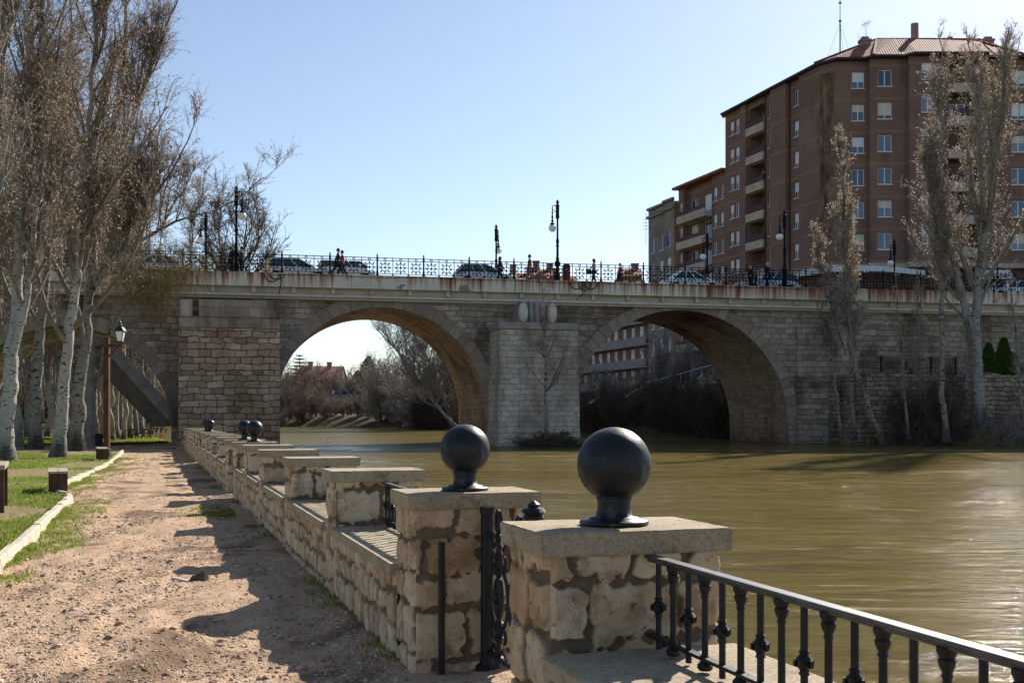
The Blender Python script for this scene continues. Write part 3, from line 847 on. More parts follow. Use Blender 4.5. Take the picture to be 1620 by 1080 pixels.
def stone_panel(Wd, H, res, seed, rowh=(.16, .27), wid=(.16, .46), gap=.016, depth=.030):
    """grid of a rubble masonry face: u, v, height, stone mask, tint"""
    r = np.random.default_rng(seed)
    nu, nv = max(3, int(Wd / res)), max(3, int(H / res))
    U, V = np.meshgrid(np.linspace(0, Wd, nu), np.linspace(0, H, nv))
    ox, oy = seed * 3.7, seed * 1.9
    uw = U + (fbm(U * 6 + ox, V * 6 + oy, 5, 3) - .5) * .075
    vw = V + (fbm(U * 5 + ox, V * 5 + oy, 6, 3) - .5) * .085
    best = np.full(U.shape, -1.0); tint = np.zeros(U.shape)
    z = r.uniform(-.08, 0)
    while z < H:
        h = r.uniform(*rowh); x = r.uniform(-.2, 0)
        while x < Wd:
            w = r.uniform(*wid); dz0, dz1 = r.uniform(-.015, .02), r.uniform(-.02, .015); g = gap * r.uniform(.5, 1.5)
            dx = np.minimum(uw - x, x + w - uw) - g; dy = np.minimum(vw - z - dz0, z + h + dz1 - vw) - g
            rad = .022
            ax_, ay_ = np.minimum(dx - rad, 0), np.minimum(dy - rad, 0)
            d = np.where((dx < rad) & (dy < rad), rad - np.sqrt(ax_ ** 2 + ay_ ** 2), np.minimum(dx, dy))
            t = r.uniform(); m_ = d > best
            best = np.where(m_, d, best); tint = np.where(m_, t, tint)
            x += w
        z += h
    edge = (fbm(U * 20 + ox, V * 20 + oy, 8, 4) - .5) * .075
    mask = sstep(-.002, .006, best + edge)
    hgt = mask * (depth * .8 + depth * .2 * sstep(0, .05, best)) + (fbm(U * 13 + ox, V * 13, 9, 4) - .5) * .022
    fade = np.minimum(np.minimum(U, Wd - U), np.minimum(V + .05, H - V + .05)) / .014
    hgt = hgt * np.clip(fade, 0.0, 1) 
    return U, V, hgt, mask, np.clip(tint + (fbm(U * 3 + ox, V * 3, 12, 2) - .5) * .3, 0, 1)

def panels_object(name, panels, material, parent, soot_h=.0):
    Vs, Fs, ms, ts, so = [], [], [], [], []; base = 0
    for (o, ud, vd, nd, Wd, H, res, seed, kw) in panels:
        U, V, h, m, t = stone_panel(Wd, H, res, seed, **kw)
        P = np.array(o)[None, None] + U[..., None] * np.array(ud) + V[..., None] * np.array(vd) + h[..., None] * np.array(nd)
        Vs.append(P.reshape(-1, 3)); ms.append(m.ravel()); ts.append(t.ravel())
        so.append((1 - sstep(soot_h * .3, soot_h, P[..., 2])).ravel() if soot_h else np.zeros(U.size))
        f = grid_faces(*U.shape) + base
        Fs.append(f); base += U.size
    return mesh_np(name, np.concatenate(Vs), np.concatenate(Fs), material, parent, smooth=True,
                   attrs={'stone': np.concatenate(ms), 'tint': np.concatenate(ts), 'soot': np.concatenate(so)})

WR = atan2(.316, 1.0)       # the wall runs away to the left
TN = np.array((-sin(WR), cos(WR), 0)); NN = np.array((cos(WR), sin(WR), 0))
CW, CD, CT_, PH = .874, .594, .10, 1.125
def box_panels(x0, x1, y0, y1, z0, z1, res, seed, kw, sides='fblr'):
    out = []
    if 'f' in sides: out.append(((x0, y0, z0), (1, 0, 0), (0, 0, 1), (0, -1, 0), x1 - x0, z1 - z0, res, seed, kw))
    if 'r' in sides: out.append(((x1, y0, z0), (0, 1, 0), (0, 0, 1), (1, 0, 0), y1 - y0, z1 - z0, res, seed + 1, kw))
    if 'b' in sides: out.append(((x1, y1, z0), (-1, 0, 0), (0, 0, 1), (0, 1, 0), x1 - x0, z1 - z0, res, seed + 2, kw))
    if 'l' in sides: out.append(((x0, y1, z0), (0, -1, 0), (0, 0, 1), (-1, 0, 0), y1 - y0, z1 - z0, res, seed + 3, kw))
    return out

def cap_mesh(x0, x1, y0, y1, z0, z1, seed):
    """cap stone with worn, slightly uneven edges and top"""
    r = np.random.default_rng(seed)
    bm = bmesh.new()
    bmesh.ops.create_cube(bm, size=1)
    for v_ in bm.verts: v_.co = ((x0 + x1) / 2 + v_.co.x * (x1 - x0), (y0 + y1) / 2 + v_.co.y * (y1 - y0), (z0 + z1) / 2 + v_.co.z * (z1 - z0))
    bmesh.ops.bevel(bm, geom=list(bm.edges), offset=.006, segments=2, affect='EDGES')
    bmesh.ops.subdivide_edges(bm, edges=[e for e in bm.edges if e.calc_length() > .08], cuts=15, use_grid_fill=True)
    for v_ in bm.verts:
        n = v_.normal
        v_.co += n * float((fbm(v_.co.x * 26 + seed, (v_.co.y + v_.co.z) * 26, seed, 3) - .5) * .008)
    me = bpy.data.meshes.new('cap'); bm.to_mesh(me); bm.free()
    me.polygons.foreach_set('use_smooth', [True] * len(me.polygons))
    me.set_sharp_from_angle(angle=R(40))
    me.materials.append(MAT_CAP)
    return me

def ball_part(parent):
    m = MB()
    prof = [(.15, 0), (.155, .012), (.15, .022), (.115, .026), (.112, .034), (.082, .04), (.074, .07), (.074, .105), (.082, .125)]
    rb = .165; zc_ = .125 + .145
    a0 = math.acos(min(1, .145 / rb))
    for a in np.linspace(a0, pi - .001, 26): prof.append((rb * sin(a), zc_ - rb * cos(a)))
    m.lathe(prof, 40, (CW * .5, CD * .48, PH))
    return m.build('ball_finial', MAT_BALL, parent, smooth=True)

def pillar(seed, res, ball):
    t = empty('stone_pillar')
    i = .055
    panels_object('pillar_body', box_panels(i, CW - i, i, CD - i, -.12, PH - CT_ + .004, res, seed, dict(rowh=(.2, .34), wid=(.2, .42), gap=.017, depth=.030), 'flrb'), MAT_STONE, t)
    o = link(bpy.data.objects.new('cap_stone', cap_mesh(0, CW, 0, CD, PH - CT_, PH, seed)), t)
    if ball: ball_part(t)
    return t

def place_wall(o, Y, zoff=0.0):
    o.location = (float(wall_x(Y)), Y, float(gz(np.array(Y))) + zoff); o.rotation_euler = (0, 0, WR)

balls = {4.67, 7.09, 22.5, 24.9, 40.3, 42.7}
ys = [1.45, 4.67, 7.09, 10.2, 13.5, 16.9, 19.9, 22.5, 24.9, 28.1, 31.3, 34.5, 37.7, 40.3, 42.7, 46.0, 49.2, 52.4, 55.6, 58.8]
names = {4.67: 'nearest ball-topped stone pillar with the iron railing running into its face', 7.09: 'ball-topped stone pillar carrying the hinge post of the iron gate',
         22.5: 'near one of the two ball-topped stone pillars at the middle gate gap', 24.9: 'far one of the two ball-topped stone pillars at the middle gate gap',
         40.3: 'near one of the two small ball-topped stone pillars far along the path', 42.7: 'far one of the two small ball-topped stone pillars far along the path, hidden behind the other',
         1.45: 'stone pillar beside the viewer where the nearest railing ends'}
ordn = ['first', 'second', 'third', 'fourth', 'fifth', 'sixth', 'seventh', 'eighth', 'ninth', 'tenth', 'eleventh', 'twelfth', 'thirteenth']
protoA = None; protos = []; k = 0
for Y in ys:
    if Y == 4.67: o = pillar(3, .005, True)
    elif Y == 7.09: o = pillar(11, .006, True); protoBall = o
    elif Y in balls: o = copy_tree(protoBall)
    elif Y in (10.2, 13.5, 16.9): o = pillar(20 + int(Y), .013, False); protos.append(o)
    elif not protos: o = pillar(40, .03, False)
    else: o = copy_tree(protos[k % 3])
    place_wall(o, Y)
    if Y in names: lab = names[Y]
    else:
        lab = '%s flat-capped stone pillar without a ball, counted from the iron gate towards the bridge' % ordn[k]; k += 1
    tag(o, lab, 'stone pillar', 'stone pillars of the riverside parapet')

# low walls, copings and railings between the pillars
LWZ = .62
def low_wall(L, seed, res):
    t = empty('low_wall')
    i = .05
    pan = [((i, L, -.12), (0, -1, 0), (0, 0, 1), (-1, 0, 0), L, LWZ - .08 + .12, res, seed, dict(rowh=(.14, .24), wid=(.09, .3), gap=.018, depth=.03))]
    panels_object('wall_face', pan, MAT_STONE, t)
    m = MB(); m.box(i + .02, CW - i, .002, L - .002, -2.8, LWZ - .081); m.build('wall_core', MAT_RUBBLE, t)
    return t
def coping(L, t, seed):
    me = cap_mesh(-.005, CW + .01, .004, L - .004, LWZ - .08, LWZ, seed)
    return link(bpy.data.objects.new('coping', me), t)
def baluster(kind):
    m = MB(); h = .36
    if kind:
        m.lathe([(.024, 0), (.03, .008), (.03, .02), (.018, .035), (.024, .05), (.013, .06), (.0125, h - .085), (.017, h - .08), (.0135, h - .07), (.022, h - .05), (.025, h - .035), (.02, h - .03), (.028, h - .012), (.028, h)], 10)
    else:
        m.lathe([(.0125, 0), (.0125, h * .5 - .05), (.018, h * .5 - .045), (.0145, h * .5 - .032), (.026, h * .5 - .018), (.022, h * .5 - .006), (.03, h * .5 + .004), (.0145, h * .5 + .02), (.019, h * .5 + .03), (.0125, h * .5 + .036), (.0125, h)], 10)
        for a in np.linspace(0, 2 * pi, 6)[:-1]:
            m.box(.027 * cos(a) - .006, .027 * cos(a) + .006, .027 * sin(a) - .006, .027 * sin(a) + .006, h * .5 - .02, h * .5 + .004)
    return m
bal_o = {}
RX0 = .49
def railing(L, first=False):
    t = empty('iron_railing')
    m = MB(); m.box(RX0 - .026, RX0 + .026, -.02, L + .02, 1.0, 1.014); m.box(RX0 - .014, RX0 + .014, -.018, L + .018, .985, .9995)
    m.build('handrail', MAT_HAND, t, bevel=.004)
    m = MB(); m.box(RX0 - .02, RX0 + .02, -.02, L + .02, .668, .682); m.build('bottom_rail', MAT_RAIL, t, bevel=.003)
    n = int(round(L / .139)); st = L / n
    for i in range(n):
        kd = i % 2
        if kd not in bal_o:
            o = baluster(kd).build('baluster', MAT_RAIL, t, smooth=False); bal_o[kd] = o
        else:
            o = bal_o[kd].copy(); C.objects.link(o); o.parent = t
        o.location = (RX0, L - (i + .5) * st, .63)
    return t
protow = []; wk = 0; between = ['the viewer and the nearest ball-topped pillar']
for a, b in zip(ys[:-1], ys[1:]):
    if (a, b) in ((4.67, 7.09), (22.5, 24.9), (40.3, 42.7)): continue
    ya_ = a + CD * cos(WR); L = (b - a) / cos(WR) - CD
    fx = float(wall_x(a)) - sin(WR) * CD
    if len(protow) < 5:
        o = low_wall(L, 60 + wk * 7, .012 if a < 12 else .022); coping(L, o, wk + 3); protow.append((o, L))
    else:
        src, L0 = protow[2 + wk % 3]
        o = copy_tree(src, scale=(1, L / L0, 1))
    z = float(gz(np.array(a)))
    o.location = (fx, ya_, z); o.rotation_euler = (0, 0, WR)
    nm = 'the nearest ball-topped pillar and the viewer' if a < 2 else ('the hinge pillar of the gate and the first flat-capped pillar' if a == 7.09 else None)
    lab = ('low stone wall with pale coping, the %s stretch beyond the iron gate' % ordn[min(12, wk - 1)] if a >= 7 else 'low stone wall with pale coping carrying the nearest iron railing')
    if wk > 13: lab = 'low stone wall with pale coping at the far end by the bridge pier' 
    tag(o, lab, 'low wall', 'low parapet walls between pillars')
    r_ = railing(L); r_.location = (fx, ya_, z); r_.rotation_euler = (0, 0, WR)
    lab = ('black iron railing, the %s one beyond the gate, set on the parapet coping' % ordn[min(12, wk - 1)] if a >= 7 else 'nearest black iron railing with a pale worn handrail and collared balusters')
    if wk > 13: lab = 'black iron railing on the parapet end by the bridge pier'
    tag(r_, lab, 'railing', 'iron railings between the pillars')
    wk += 1

# iron gates in the gaps
def gate(L):
    t = empty('iron_gate'); x = RX0
    m = MB()
    m.lathe([(.075, 0), (.075, .03), (.05, .05), (.042, .07), (.04, .98), (.046, 1.0), (.046, 1.035)], 12, (x, L - .05, 0)); m.build('hinge_post', MAT_RAIL, t)
    m = MB(); m.lathe([(.07, 0), (.07, .03), (.045, .06), (.033, .08), (.032, .98), (.05, .99), (.06, 1.03), (.05, 1.045), (.07, 1.06), (.055, 1.08), (.03, 1.085), (.036, 1.1), (.01, 1.12)], 14, (x, L * .5, .02))
    m.build('lock_post', MAT_RAIL, t)
    m = MB(); m.tube([(.20, L - .03, 0), (.20, L - .03, .82)], .022, 6); m.build('stop_bar', MAT_RAIL, t)
    for a, b in ((L * .5 + .05, L - .1), (.06, L * .5 - .05)):
        lf = MB(); lo, hi = .13, .87
        for z in (lo, hi): lf.tube([(x, a, z), (x, b, z)], .016, 8)
        w = b - a; n = 2
        for i in range(n):
            cy = a + w * (i + .5) / n; hw = w / n * .5
            lf.tube([(x, cy, lo - .06), (x, cy, hi + .04)], .015, 7)
            zc_ = (lo + hi) / 2
            # medallion
            lf.tube([(x, cy + .06 * sin(q), zc_ + .115 * cos(q)) for q in np.linspace(0, 2 * pi, 15)[:-1]], .018, 6, closed=True)
            lf.lathe([(.005, -.045), (.035, -.03), (.045, 0), (.035, .03), (.005, .045)], 10, (x, cy, zc_), 'x')
            for zz in (lo, lo + .12, zc_ - .16, zc_ + .16, hi - .12, hi): lf.lathe([(.015, -.02), (.032, -.008), (.032, .008), (.015, .02)], 8, (x, cy, zz))
            # scrolls, four to a panel
            for sy in (-1, 1):
                for sz in (-1, 1):
                    sp = []
                    for q in np.linspace(0, 4.4, 18):
                        rr_ = .022 + .016 * q
                        sp.append((x, cy + sy * (hw * .55 - rr_ * cos(q + 2.2) * .8), zc_ + sz * (.24 + rr_ * sin(q + 2.2))))
                    lf.tube(sp, .013, 6)
                    lf.tube([(x, cy, zc_ + sz * .12), (x, cy + sy * hw * .35, zc_ + sz * .20), (x, cy + sy * hw * .85, zc_ + sz * .1), (x, cy + sy * hw * .95, zc_)], .013, 6)
                    lf.tube([(x, cy, zc_ + sz * .36), (x, cy + sy * hw * .5, zc_ + sz * .30), (x, cy + sy * hw * .9, zc_ + sz * .37)], .012, 6)
            lf.tube([(x, cy + .045 * sin(q), hi + .095 + .062 * cos(q)) for q in np.linspace(0, 2 * pi, 13)[:-1]], .017, 6, closed=True)
        lf.build('gate_leaf', MAT_RAIL, t, smooth=False)
    return t
for i, (a, b, lab) in enumerate(((4.67, 7.09, 'black wrought iron gate of scrolls and medallions between the two nearest ball-topped pillars'),
                                 (22.5, 24.9, 'black wrought iron gate in the middle gap of the parapet'), (40.3, 42.7, 'black wrought iron gate in the far gap of the parapet'))):
    L = (b - a) / cos(WR) - CD
    g_ = gate(L) if i == 0 else copy_tree(g0)
    if i == 0: g0 = g_
    g_.location = (float(wall_x(a)) - sin(WR) * CD, a + CD * cos(WR), float(gz(np.array(a))) + .0); g_.rotation_euler = (0, 0, WR)
    tag(g_, lab, 'gate', 'iron gates of the parapet')
    # paved landing behind each gate, down to the river wall
    m = MB(); m.box(.15, CW, .002, L - .002, -2.8, -.05)
    o = m.build('gate_landing', MAT_CAP); o.location = g_.location; o.rotation_euler = (0, 0, WR); tag(o, kind='structure')

# pebbles and stones churned out of the path: nobody could count them
ico = [(0, 0, 1), (.894, 0, .447), (.276, .851, .447), (-.724, .526, .447), (-.724, -.526, .447), (.276, -.851, .447), (.724, .526, -.447), (-.276, .851, -.447), (-.894, 0, -.447), (-.276, -.851, -.447), (.724, -.526, -.447), (0, 0, -1)]
icf = [(0, 1, 2), (0, 2, 3), (0, 3, 4), (0, 4, 5), (0, 5, 1), (1, 6, 2), (2, 7, 3), (3, 8, 4), (4, 9, 5), (5, 10, 1), (6, 7, 2), (7, 8, 3), (8, 9, 4), (9, 10, 5), (10, 6, 1), (6, 11, 7), (7, 11, 8), (8, 11, 9), (9, 11, 10), (10, 11, 6)]
def pebbles(n, y0, y1, smin, smax, seed, bias=1.0):
    r = np.random.default_rng(seed)
    Y = y0 + (y1 - y0) * r.random(n) ** bias; u = r.random(n)
    X = kerb_x(Y) * (1 - u) + wall_x(Y) * u + .1
    den = fbm(X * .8 + 3, Y * .5, 31, 3)
    keep = r.random(n) < .10 + .9 * sstep(.44, .58, den)
    X, Y = X[keep], Y[keep]; n = len(X)
    S = smin + (smax - smin) * r.random(n) ** 2.6
    base = np.array(ico)
    V = base[None] * (1 + .5 * (r.random((n, 12, 1)) - .5)) * (S[:, None, None] * np.stack([r.uniform(.7, 1.4, n), r.uniform(.6, 1.2, n), r.uniform(.3, .6, n)], -1)[:, None, :])
    a = r.uniform(0, 2 * pi, n); ca, sa_ = np.cos(a)[:, None], np.sin(a)[:, None]
    x, y = V[..., 0] * ca - V[..., 1] * sa_, V[..., 0] * sa_ + V[..., 1] * ca
    P = np.stack([x + X[:, None], y + Y[:, None], V[..., 2] + (path_z(X, Y) + S * .12)[:, None]], -1).reshape(-1, 3)
    F = (np.array(icf)[None] + np.arange(n)[:, None, None] * 12).reshape(-1, 3)
    return P, F
M_ = Mat('pebble', .9, .2)
ri = M_.node('NewGeometry').outputs['Random Per Island']
c = M_.ramp(ri, [(0, (.20, .14, .10)), (.3, (.40, .285, .205)), (.6, (.50, .37, .275)), (.88, (.56, .45, .36)), (.95, (.48, .24, .15)), (1, (.62, .55, .47))])
M_.color(M_.mix(.4, c, M_.ramp(M_.noise(M_.co('Object'), 60, 3), [(.3, .3), (.7, .7)]), 'OVERLAY')); MAT_PEB = M_.m
P1, F1 = pebbles(38000, 3.2, 24, .004, .019, 5, 1.7); P2, F2 = pebbles(1300, 3.2, 40, .012, .045, 6, 1.4)
tag(mesh_np('gravel', np.concatenate([P1, P2]), np.concatenate([F1, F2 + len(P1)]), MAT_PEB), 'loose pebbles and crushed stone scattered over the footpath', 'gravel', kind='stuff')

# grass blades on the lawn edge and weeds along kerb and wall foot
def blades(X, Y, Z, hmin, hmax, w, seed):
    r = np.random.default_rng(seed); n = len(X)
    a = r.uniform(0, 2 * pi, n); h = r.uniform(hmin, hmax, n); ln = r.uniform(.1, .8, n) * h
    dx, dy = np.cos(a), np.sin(a); b = r.uniform(0, 2 * pi, n); lx, ly = np.cos(b) * ln, np.sin(b) * ln
    ww = w * r.uniform(.7, 1.4, n)
    p0 = np.stack([X - dx * ww, Y - dy * ww, Z - .01], -1); p1 = np.stack([X + dx * ww, Y + dy * ww, Z - .01], -1)
    p2 = np.stack([X + dx * ww * .5 + lx * .4, Y + dy * ww * .5 + ly * .4, Z + h * .6], -1); p3 = np.stack([X + lx, Y + ly, Z + h], -1)
    V = np.stack([p0, p1, p2, p3], 1).reshape(-1, 3)
    return V, np.arange(n * 4).reshape(-1, 4)
MAT_GRASS = shader_leaf('grass_blade', (.11, .17, .018), (.185, .25, .03), (.29, .31, .085), .5)
r = np.random.default_rng(8)
n = 150000
Y = 9 + 42 * r.random(n) ** 1.25; X = kerb_x(Y) - .02 - (r.random(n) ** 1.5) * np.minimum(13, .62 * Y)
kp = r.random(n) < np.clip(1.1 - 1.35 * bare_f(X, Y), .03, 1); X, Y = X[kp], Y[kp]
V1, F1 = blades(X, Y, lawn_z(X, Y), .025, .075, .006, 1)
n = 42000
Y = 7 + 40 * r.random(n) ** 1.3; off = r.random(n) ** 2 * .75; X = kerb_x(Y) + .14 + off
kp = fbm(Y * 1.4, X * 3, 5, 4) > .40 + off * .30 + r.normal(0, .05, n) + .5 * (1 - sstep(9.5, 12.5, Y)); X, Y = X[kp], Y[kp]
V2, F2 = blades(X, Y, path_z(X, Y), .012, .055, .006, 2)
n = 6000
Y = 7.5 + 30 * r.random(n); off = r.random(n) ** 2 * .3; X = wall_x(Y) + .05 - off
kp = fbm(Y * .9, X * 2 + 9, 15, 3) > .53 + off * .6; X, Y = X[kp], Y[kp]
V3, F3 = blades(X, Y, path_z(X, Y), .012, .06, .006, 3)
n = 3800
Y = r.normal(19.6, .6, n); X = wall_x(Y) - .2 - np.abs(r.normal(0, .42, n)); kp = fbm(X * 4, Y * 4, 19, 3) > .47; X, Y = X[kp], Y[kp]
V4, F4 = blades(X, Y, path_z(X, Y), .012, .05, .007, 4)
n = 40000
Y = 66 + 50 * r.random(n); X = lawn_r(Y) - r.random(n) * 12
V5, F5 = blades(X, Y, lawn_z(X, Y), .04, .12, .02, 9)
Vs = [V1, V2, V3, V4, V5]; Fs = []; b = 0
for v_, f in zip(Vs, (F1, F2, F3, F4, F5)): Fs.append(f + b); b += len(v_)
tag(mesh_np('grass', np.concatenate(Vs), np.concatenate(Fs), MAT_GRASS), 'short green grass of the lawn and weeds along the kerb', 'grass', kind='stuff')

# dry leaves blown over path and lawn
r = np.random.default_rng(44); n = 4200
Y = 3.6 + 44 * r.random(n) ** 1.7; X = kerb_x(Y) - 5 + (wall_x(Y) - kerb_x(Y) + 5.1) * r.random(n)
kp = fbm(X * .7, Y * .5, 91, 3) > .40 + .12 * r.random(n); X, Y = X[kp], Y[kp]; n = len(X)
Zl = np.where(X < kerb_x(Y), lawn_z(X, Y) + .02, path_z(X, Y) + .008)
a = r.uniform(0, 2 * pi, n); L = r.uniform(.018, .042, n); w_ = L * r.uniform(.25, .45, n)
dx, dy = np.cos(a), np.sin(a); t1, t2 = r.uniform(0, .018, n), r.uniform(0, .018, n)
V = np.stack([np.stack([X - dx * L, Y - dy * L, Zl], -1), np.stack([X + dy * w_, Y - dx * w_, Zl + t1], -1), np.stack([X + dx * L, Y + dy * L, Zl + t2 * .5], -1), np.stack([X - dy * w_, Y + dx * w_, Zl + t2], -1)], 1).reshape(-1, 3)
tag(mesh_np('dry_leaves', V, np.arange(n * 4).reshape(-1, 4), shader_leaf('dry_leaf', (.10, .06, .035), (.20, .125, .075), (.30, .21, .135), .2)), 'dry brown leaves scattered over the footpath and lawn', 'leaves', kind='stuff')

# clod of broken tile lying on the path
m = MB(); q = W(295, 898, 0)
Yq = EYE * 1800 / (903 - HZ); Xq = (297 - 810) / 1800 * Yq
zq_ = float(path_z(np.array(Xq), np.array(Yq)))
m.add([(0, 0, 0), (.20, -.04, 0), (.22, .04, .01), (.03, .10, .0), (.02, .03, .05), (.17, .0, .11), (.19, .05, .12), (.05, .09, .06)], [(0, 1, 5, 4), (1, 2, 6, 5), (2, 3, 7, 6), (3, 0, 4, 7), (4, 5, 6, 7), (3, 2, 1, 0)])
root = empty('broken_tile', (Xq, Yq, zq_), -.2, 'broken dark slab propped over a pale splinter on the gravel path', 'rubble')
m.build('slab_piece', plain('dark_slab', (.09, .07, .055), .9, .2), root, bevel=.008)
m = MB(); m.box(-.18, .03, -.05, -.01, .0, .025); o = m.build('pale_splinter', plain('pale_splinter', (.55, .53, .5), .8, .2), root, bevel=.005); o.rotation_euler = (0, .12, -.25)

# ------------------------------------------------------------------ park furniture on the left
MAT_WOODD = plain('dark_wood', (.075, .042, .026), .8, .25, .35, 4, bump=.3)
MAT_WOODT = plain('grey_wood_top', (.34, .28, .21), .8, .25, .25, 6, bump=.3)
MAT_RUSTP = plain('rust_brown_post', (.085, .036, .02), .75, .2, .35, 3, bump=.2)
def bench():
    t = empty('wooden_bench')
    for dx in (-.10, .10):
        m = MB(); m.box(dx - .096, dx + .096, -.02, 1.75, .40, .445); m.build('seat_plank', MAT_WOODT, t, bevel=.006)
    for y in (.02, 1.65):
        for dx in (-.092, .092):
            m = MB(); m.box(dx - .09, dx + .09, y, y + .06, -.02, .40); m.build('leg_plank', MAT_WOODD, t, bevel=.006)
    m = MB(); m.box(-.03, .03, .08, 1.65, .28, .36); m.build('stretcher', MAT_WOODD, t)
    return t
def at_ground(px, py):
    Y = 12.0
    for _ in range(30):
        X = (px - 810) / 1800 * Y
        g = float(lawn_z(np.array(X), np.array(Y)))
        Y = .5 * Y + .5 * (EYE - g) * 1800 / (py - HZ)
    X = (px - 810) / 1800 * Y
    return X, Y, float(lawn_z(np.array(X), np.array(Y)))
b0 = bench()
for i, (px, py, lab) in enumerate(((92, 780, 'backless dark wooden bench with grey plank seat beside the kerb'), (163, 728, 'small dark wooden bench at the foot of the rusty lamp post'), (-13, 812, 'dark wooden bench cut off by the edge of the picture'))):
    o = b0 if i == 0 else copy_tree(b0)
    X, Y, z = at_ground(px, py); o.location = (X, Y, z); o.rotation_euler = (0, 0, WR + .08)
    if i == 2: o.scale = (1, 1, 1.75)
    tag(o, lab, 'bench', 'backless wooden benches')
# lamp post with lantern
X, Y, z = at_ground(169, 724)
t = empty('lantern_post', (X, Y, z), 0, 'rust-brown square lamp post with one green-capped lantern beside the path', 'lamp post')
Hp = (724 - 531) / 1800 * Y
m = MB(); m.box(-.10, .10, -.10, .10, -.05, Hp * .985); m.box(-.13, .13, -.13, .13, -.05, .35); m.build('post', MAT_RUSTP, t, bevel=.012)
m = MB(); z1 = Hp - .38; m.bar((-.25, 0, z1), (.62, 0, z1), .07, .10); m.bar((.05, 0, z1 - .45), (.45, 0, z1 - .04), .05); m.tube([(.52, 0, z1), (.52, 0, z1 + .14)], .03, 8); m.build('bracket', MAT_RUSTP, t)
lz = z1 + .14
gl = Mat('frosted_lantern_glass', .35, .4); gl.color((.80, .80, .77))
MAT_LGL = gl.m
m = MB(); m.loft([[(.52 - a, -a, h), (.52 + a, -a, h), (.52 + a, a, h), (.52 - a, a, h)] for a, h in ((.09, lz + .03), (.155, lz + .40))]); m.build('lantern_glass', MAT_LGL, t)
MAT_GREENI = plain('green_iron', (.012, .028, .026), .45, .45, .2)
m = MB()
m.loft([[(.52 - a, -a, h), (.52 + a, -a, h), (.52 + a, a, h), (.52 - a, a, h)] for a, h in ((.19, lz + .40), (.185, lz + .44), (.11, lz + .55), (.06, lz + .60))])
m.lathe([(.06, 0), (.07, .08), (.03, .12), (.05, .17), (.01, .22)], 10, (.52, 0, lz + .59)); m.build('lantern_cap', MAT_GREENI, t)
m = MB()
for sx in (-1, 1):
    for sy in (-1, 1): m.bar((.52 + sx * .093, sy * .093, lz + .02), (.52 + sx * .158, sy * .158, lz + .41), .024)
m.box(.52 - .11, .52 + .11, -.11, .11, lz - .01, lz + .03); m.build('lantern_frame', MAT_GREENI, t)
# park bench with a back, seen from its side
X, Y, z = at_ground(157, 699)
t = empty('park_bench', (X, Y, z), R(100), 'park bench with slatted pale back standing by the puddles among the trunks', 'bench')
for yy in (-.8, .8):
    m = MB(); m.bar((0, yy, 0), (0, yy, .42), .06); m.bar((.42, yy, 0), (.42, yy, .42), .06); m.bar((-.02, yy, .42), (.45, yy, .42), .05); m.bar((.44, yy, .40), (.58, yy, .92), .05); m.build('leg_frame', MAT_IRON, t)
m = MB()
for k in range(4): m.box(.0 + k * .11, .09 + k * .11, -.95, .95, .445, .475)
m.build('seat', MAT_WOODT, t)
m = MB()
for k in range(3): m.bar((.44 + .05 * k, -.95, .56 + .14 * k), (.44 + .05 * k, .95, .56 + .14 * k), .03, .10)
m.build('backrest', MAT_WOODT, t)
# picnic tables
def picnic():
    t = empty('picnic_table')
    m = MB()
    for k in range(4): m.box(-.38 + k * .192, -.20 + k * .192, -.95, .95, .72, .765)
    m.build('table_top', MAT_WOODD, t)
    for sx in (-1, 1):
        m = MB(); m.box(sx * .72 - .14, sx * .72 + .14, -.95, .95, .42, .465); m.build('seat', MAT_WOODD, t)
    for yy in (-.65, .65):
        m = MB(); m.bar((-.62, yy, 0), (-.2, yy, .72), .08, .1); m.bar((.62, yy, 0), (.2, yy, .72), .08, .1); m.bar((-.85, yy, .38), (.85, yy, .38), .08, .08); m.build('leg_frame', MAT_WOODD, t)
    return t
p0_ = picnic()
for i, (px, py, rz, lab) in enumerate(((220, 693.5, 1.3, 'nearest brown wooden picnic table on the grass beyond the bridge'), (232, 686, 1.4, 'second brown picnic table, just behind the nearest one'), (241, 682.0, 1.5, 'third brown picnic table along the grass strip beyond the bridge'), (249, 678.5, 1.5, 'farthest brown picnic table along the grass strip beyond the bridge'))):
    o = p0_ if i == 0 else copy_tree(p0_)
    X, Y, z = at_ground(px, py); Y = min(Y, 115); X = (px - 810) / 1800 * Y
    o.location = (X, Y, float(lawn_z(np.array(X), np.array(Y)))); o.rotation_euler = (0, 0, rz); tag(o, lab, 'picnic table', 'picnic tables beyond the bridge')
# small bollard lump by the lawn bench
X, Y, z = at_ground(155, 705)
t = empty('litter_bin', (X, Y, z), 0, 'squat dark litter bin at the end of the low lawn edging', 'bin')
m = MB(); m.lathe([(.2, 0), (.24, .05), (.26, .5), (.28, .55)], 12); m.build('bin_body', MAT_IRON, t)
m = MB(); m.lathe([(.29, .56), (.26, .62), (.1, .68), (.01, .69)], 12); m.build('lid', MAT_IRON, t)

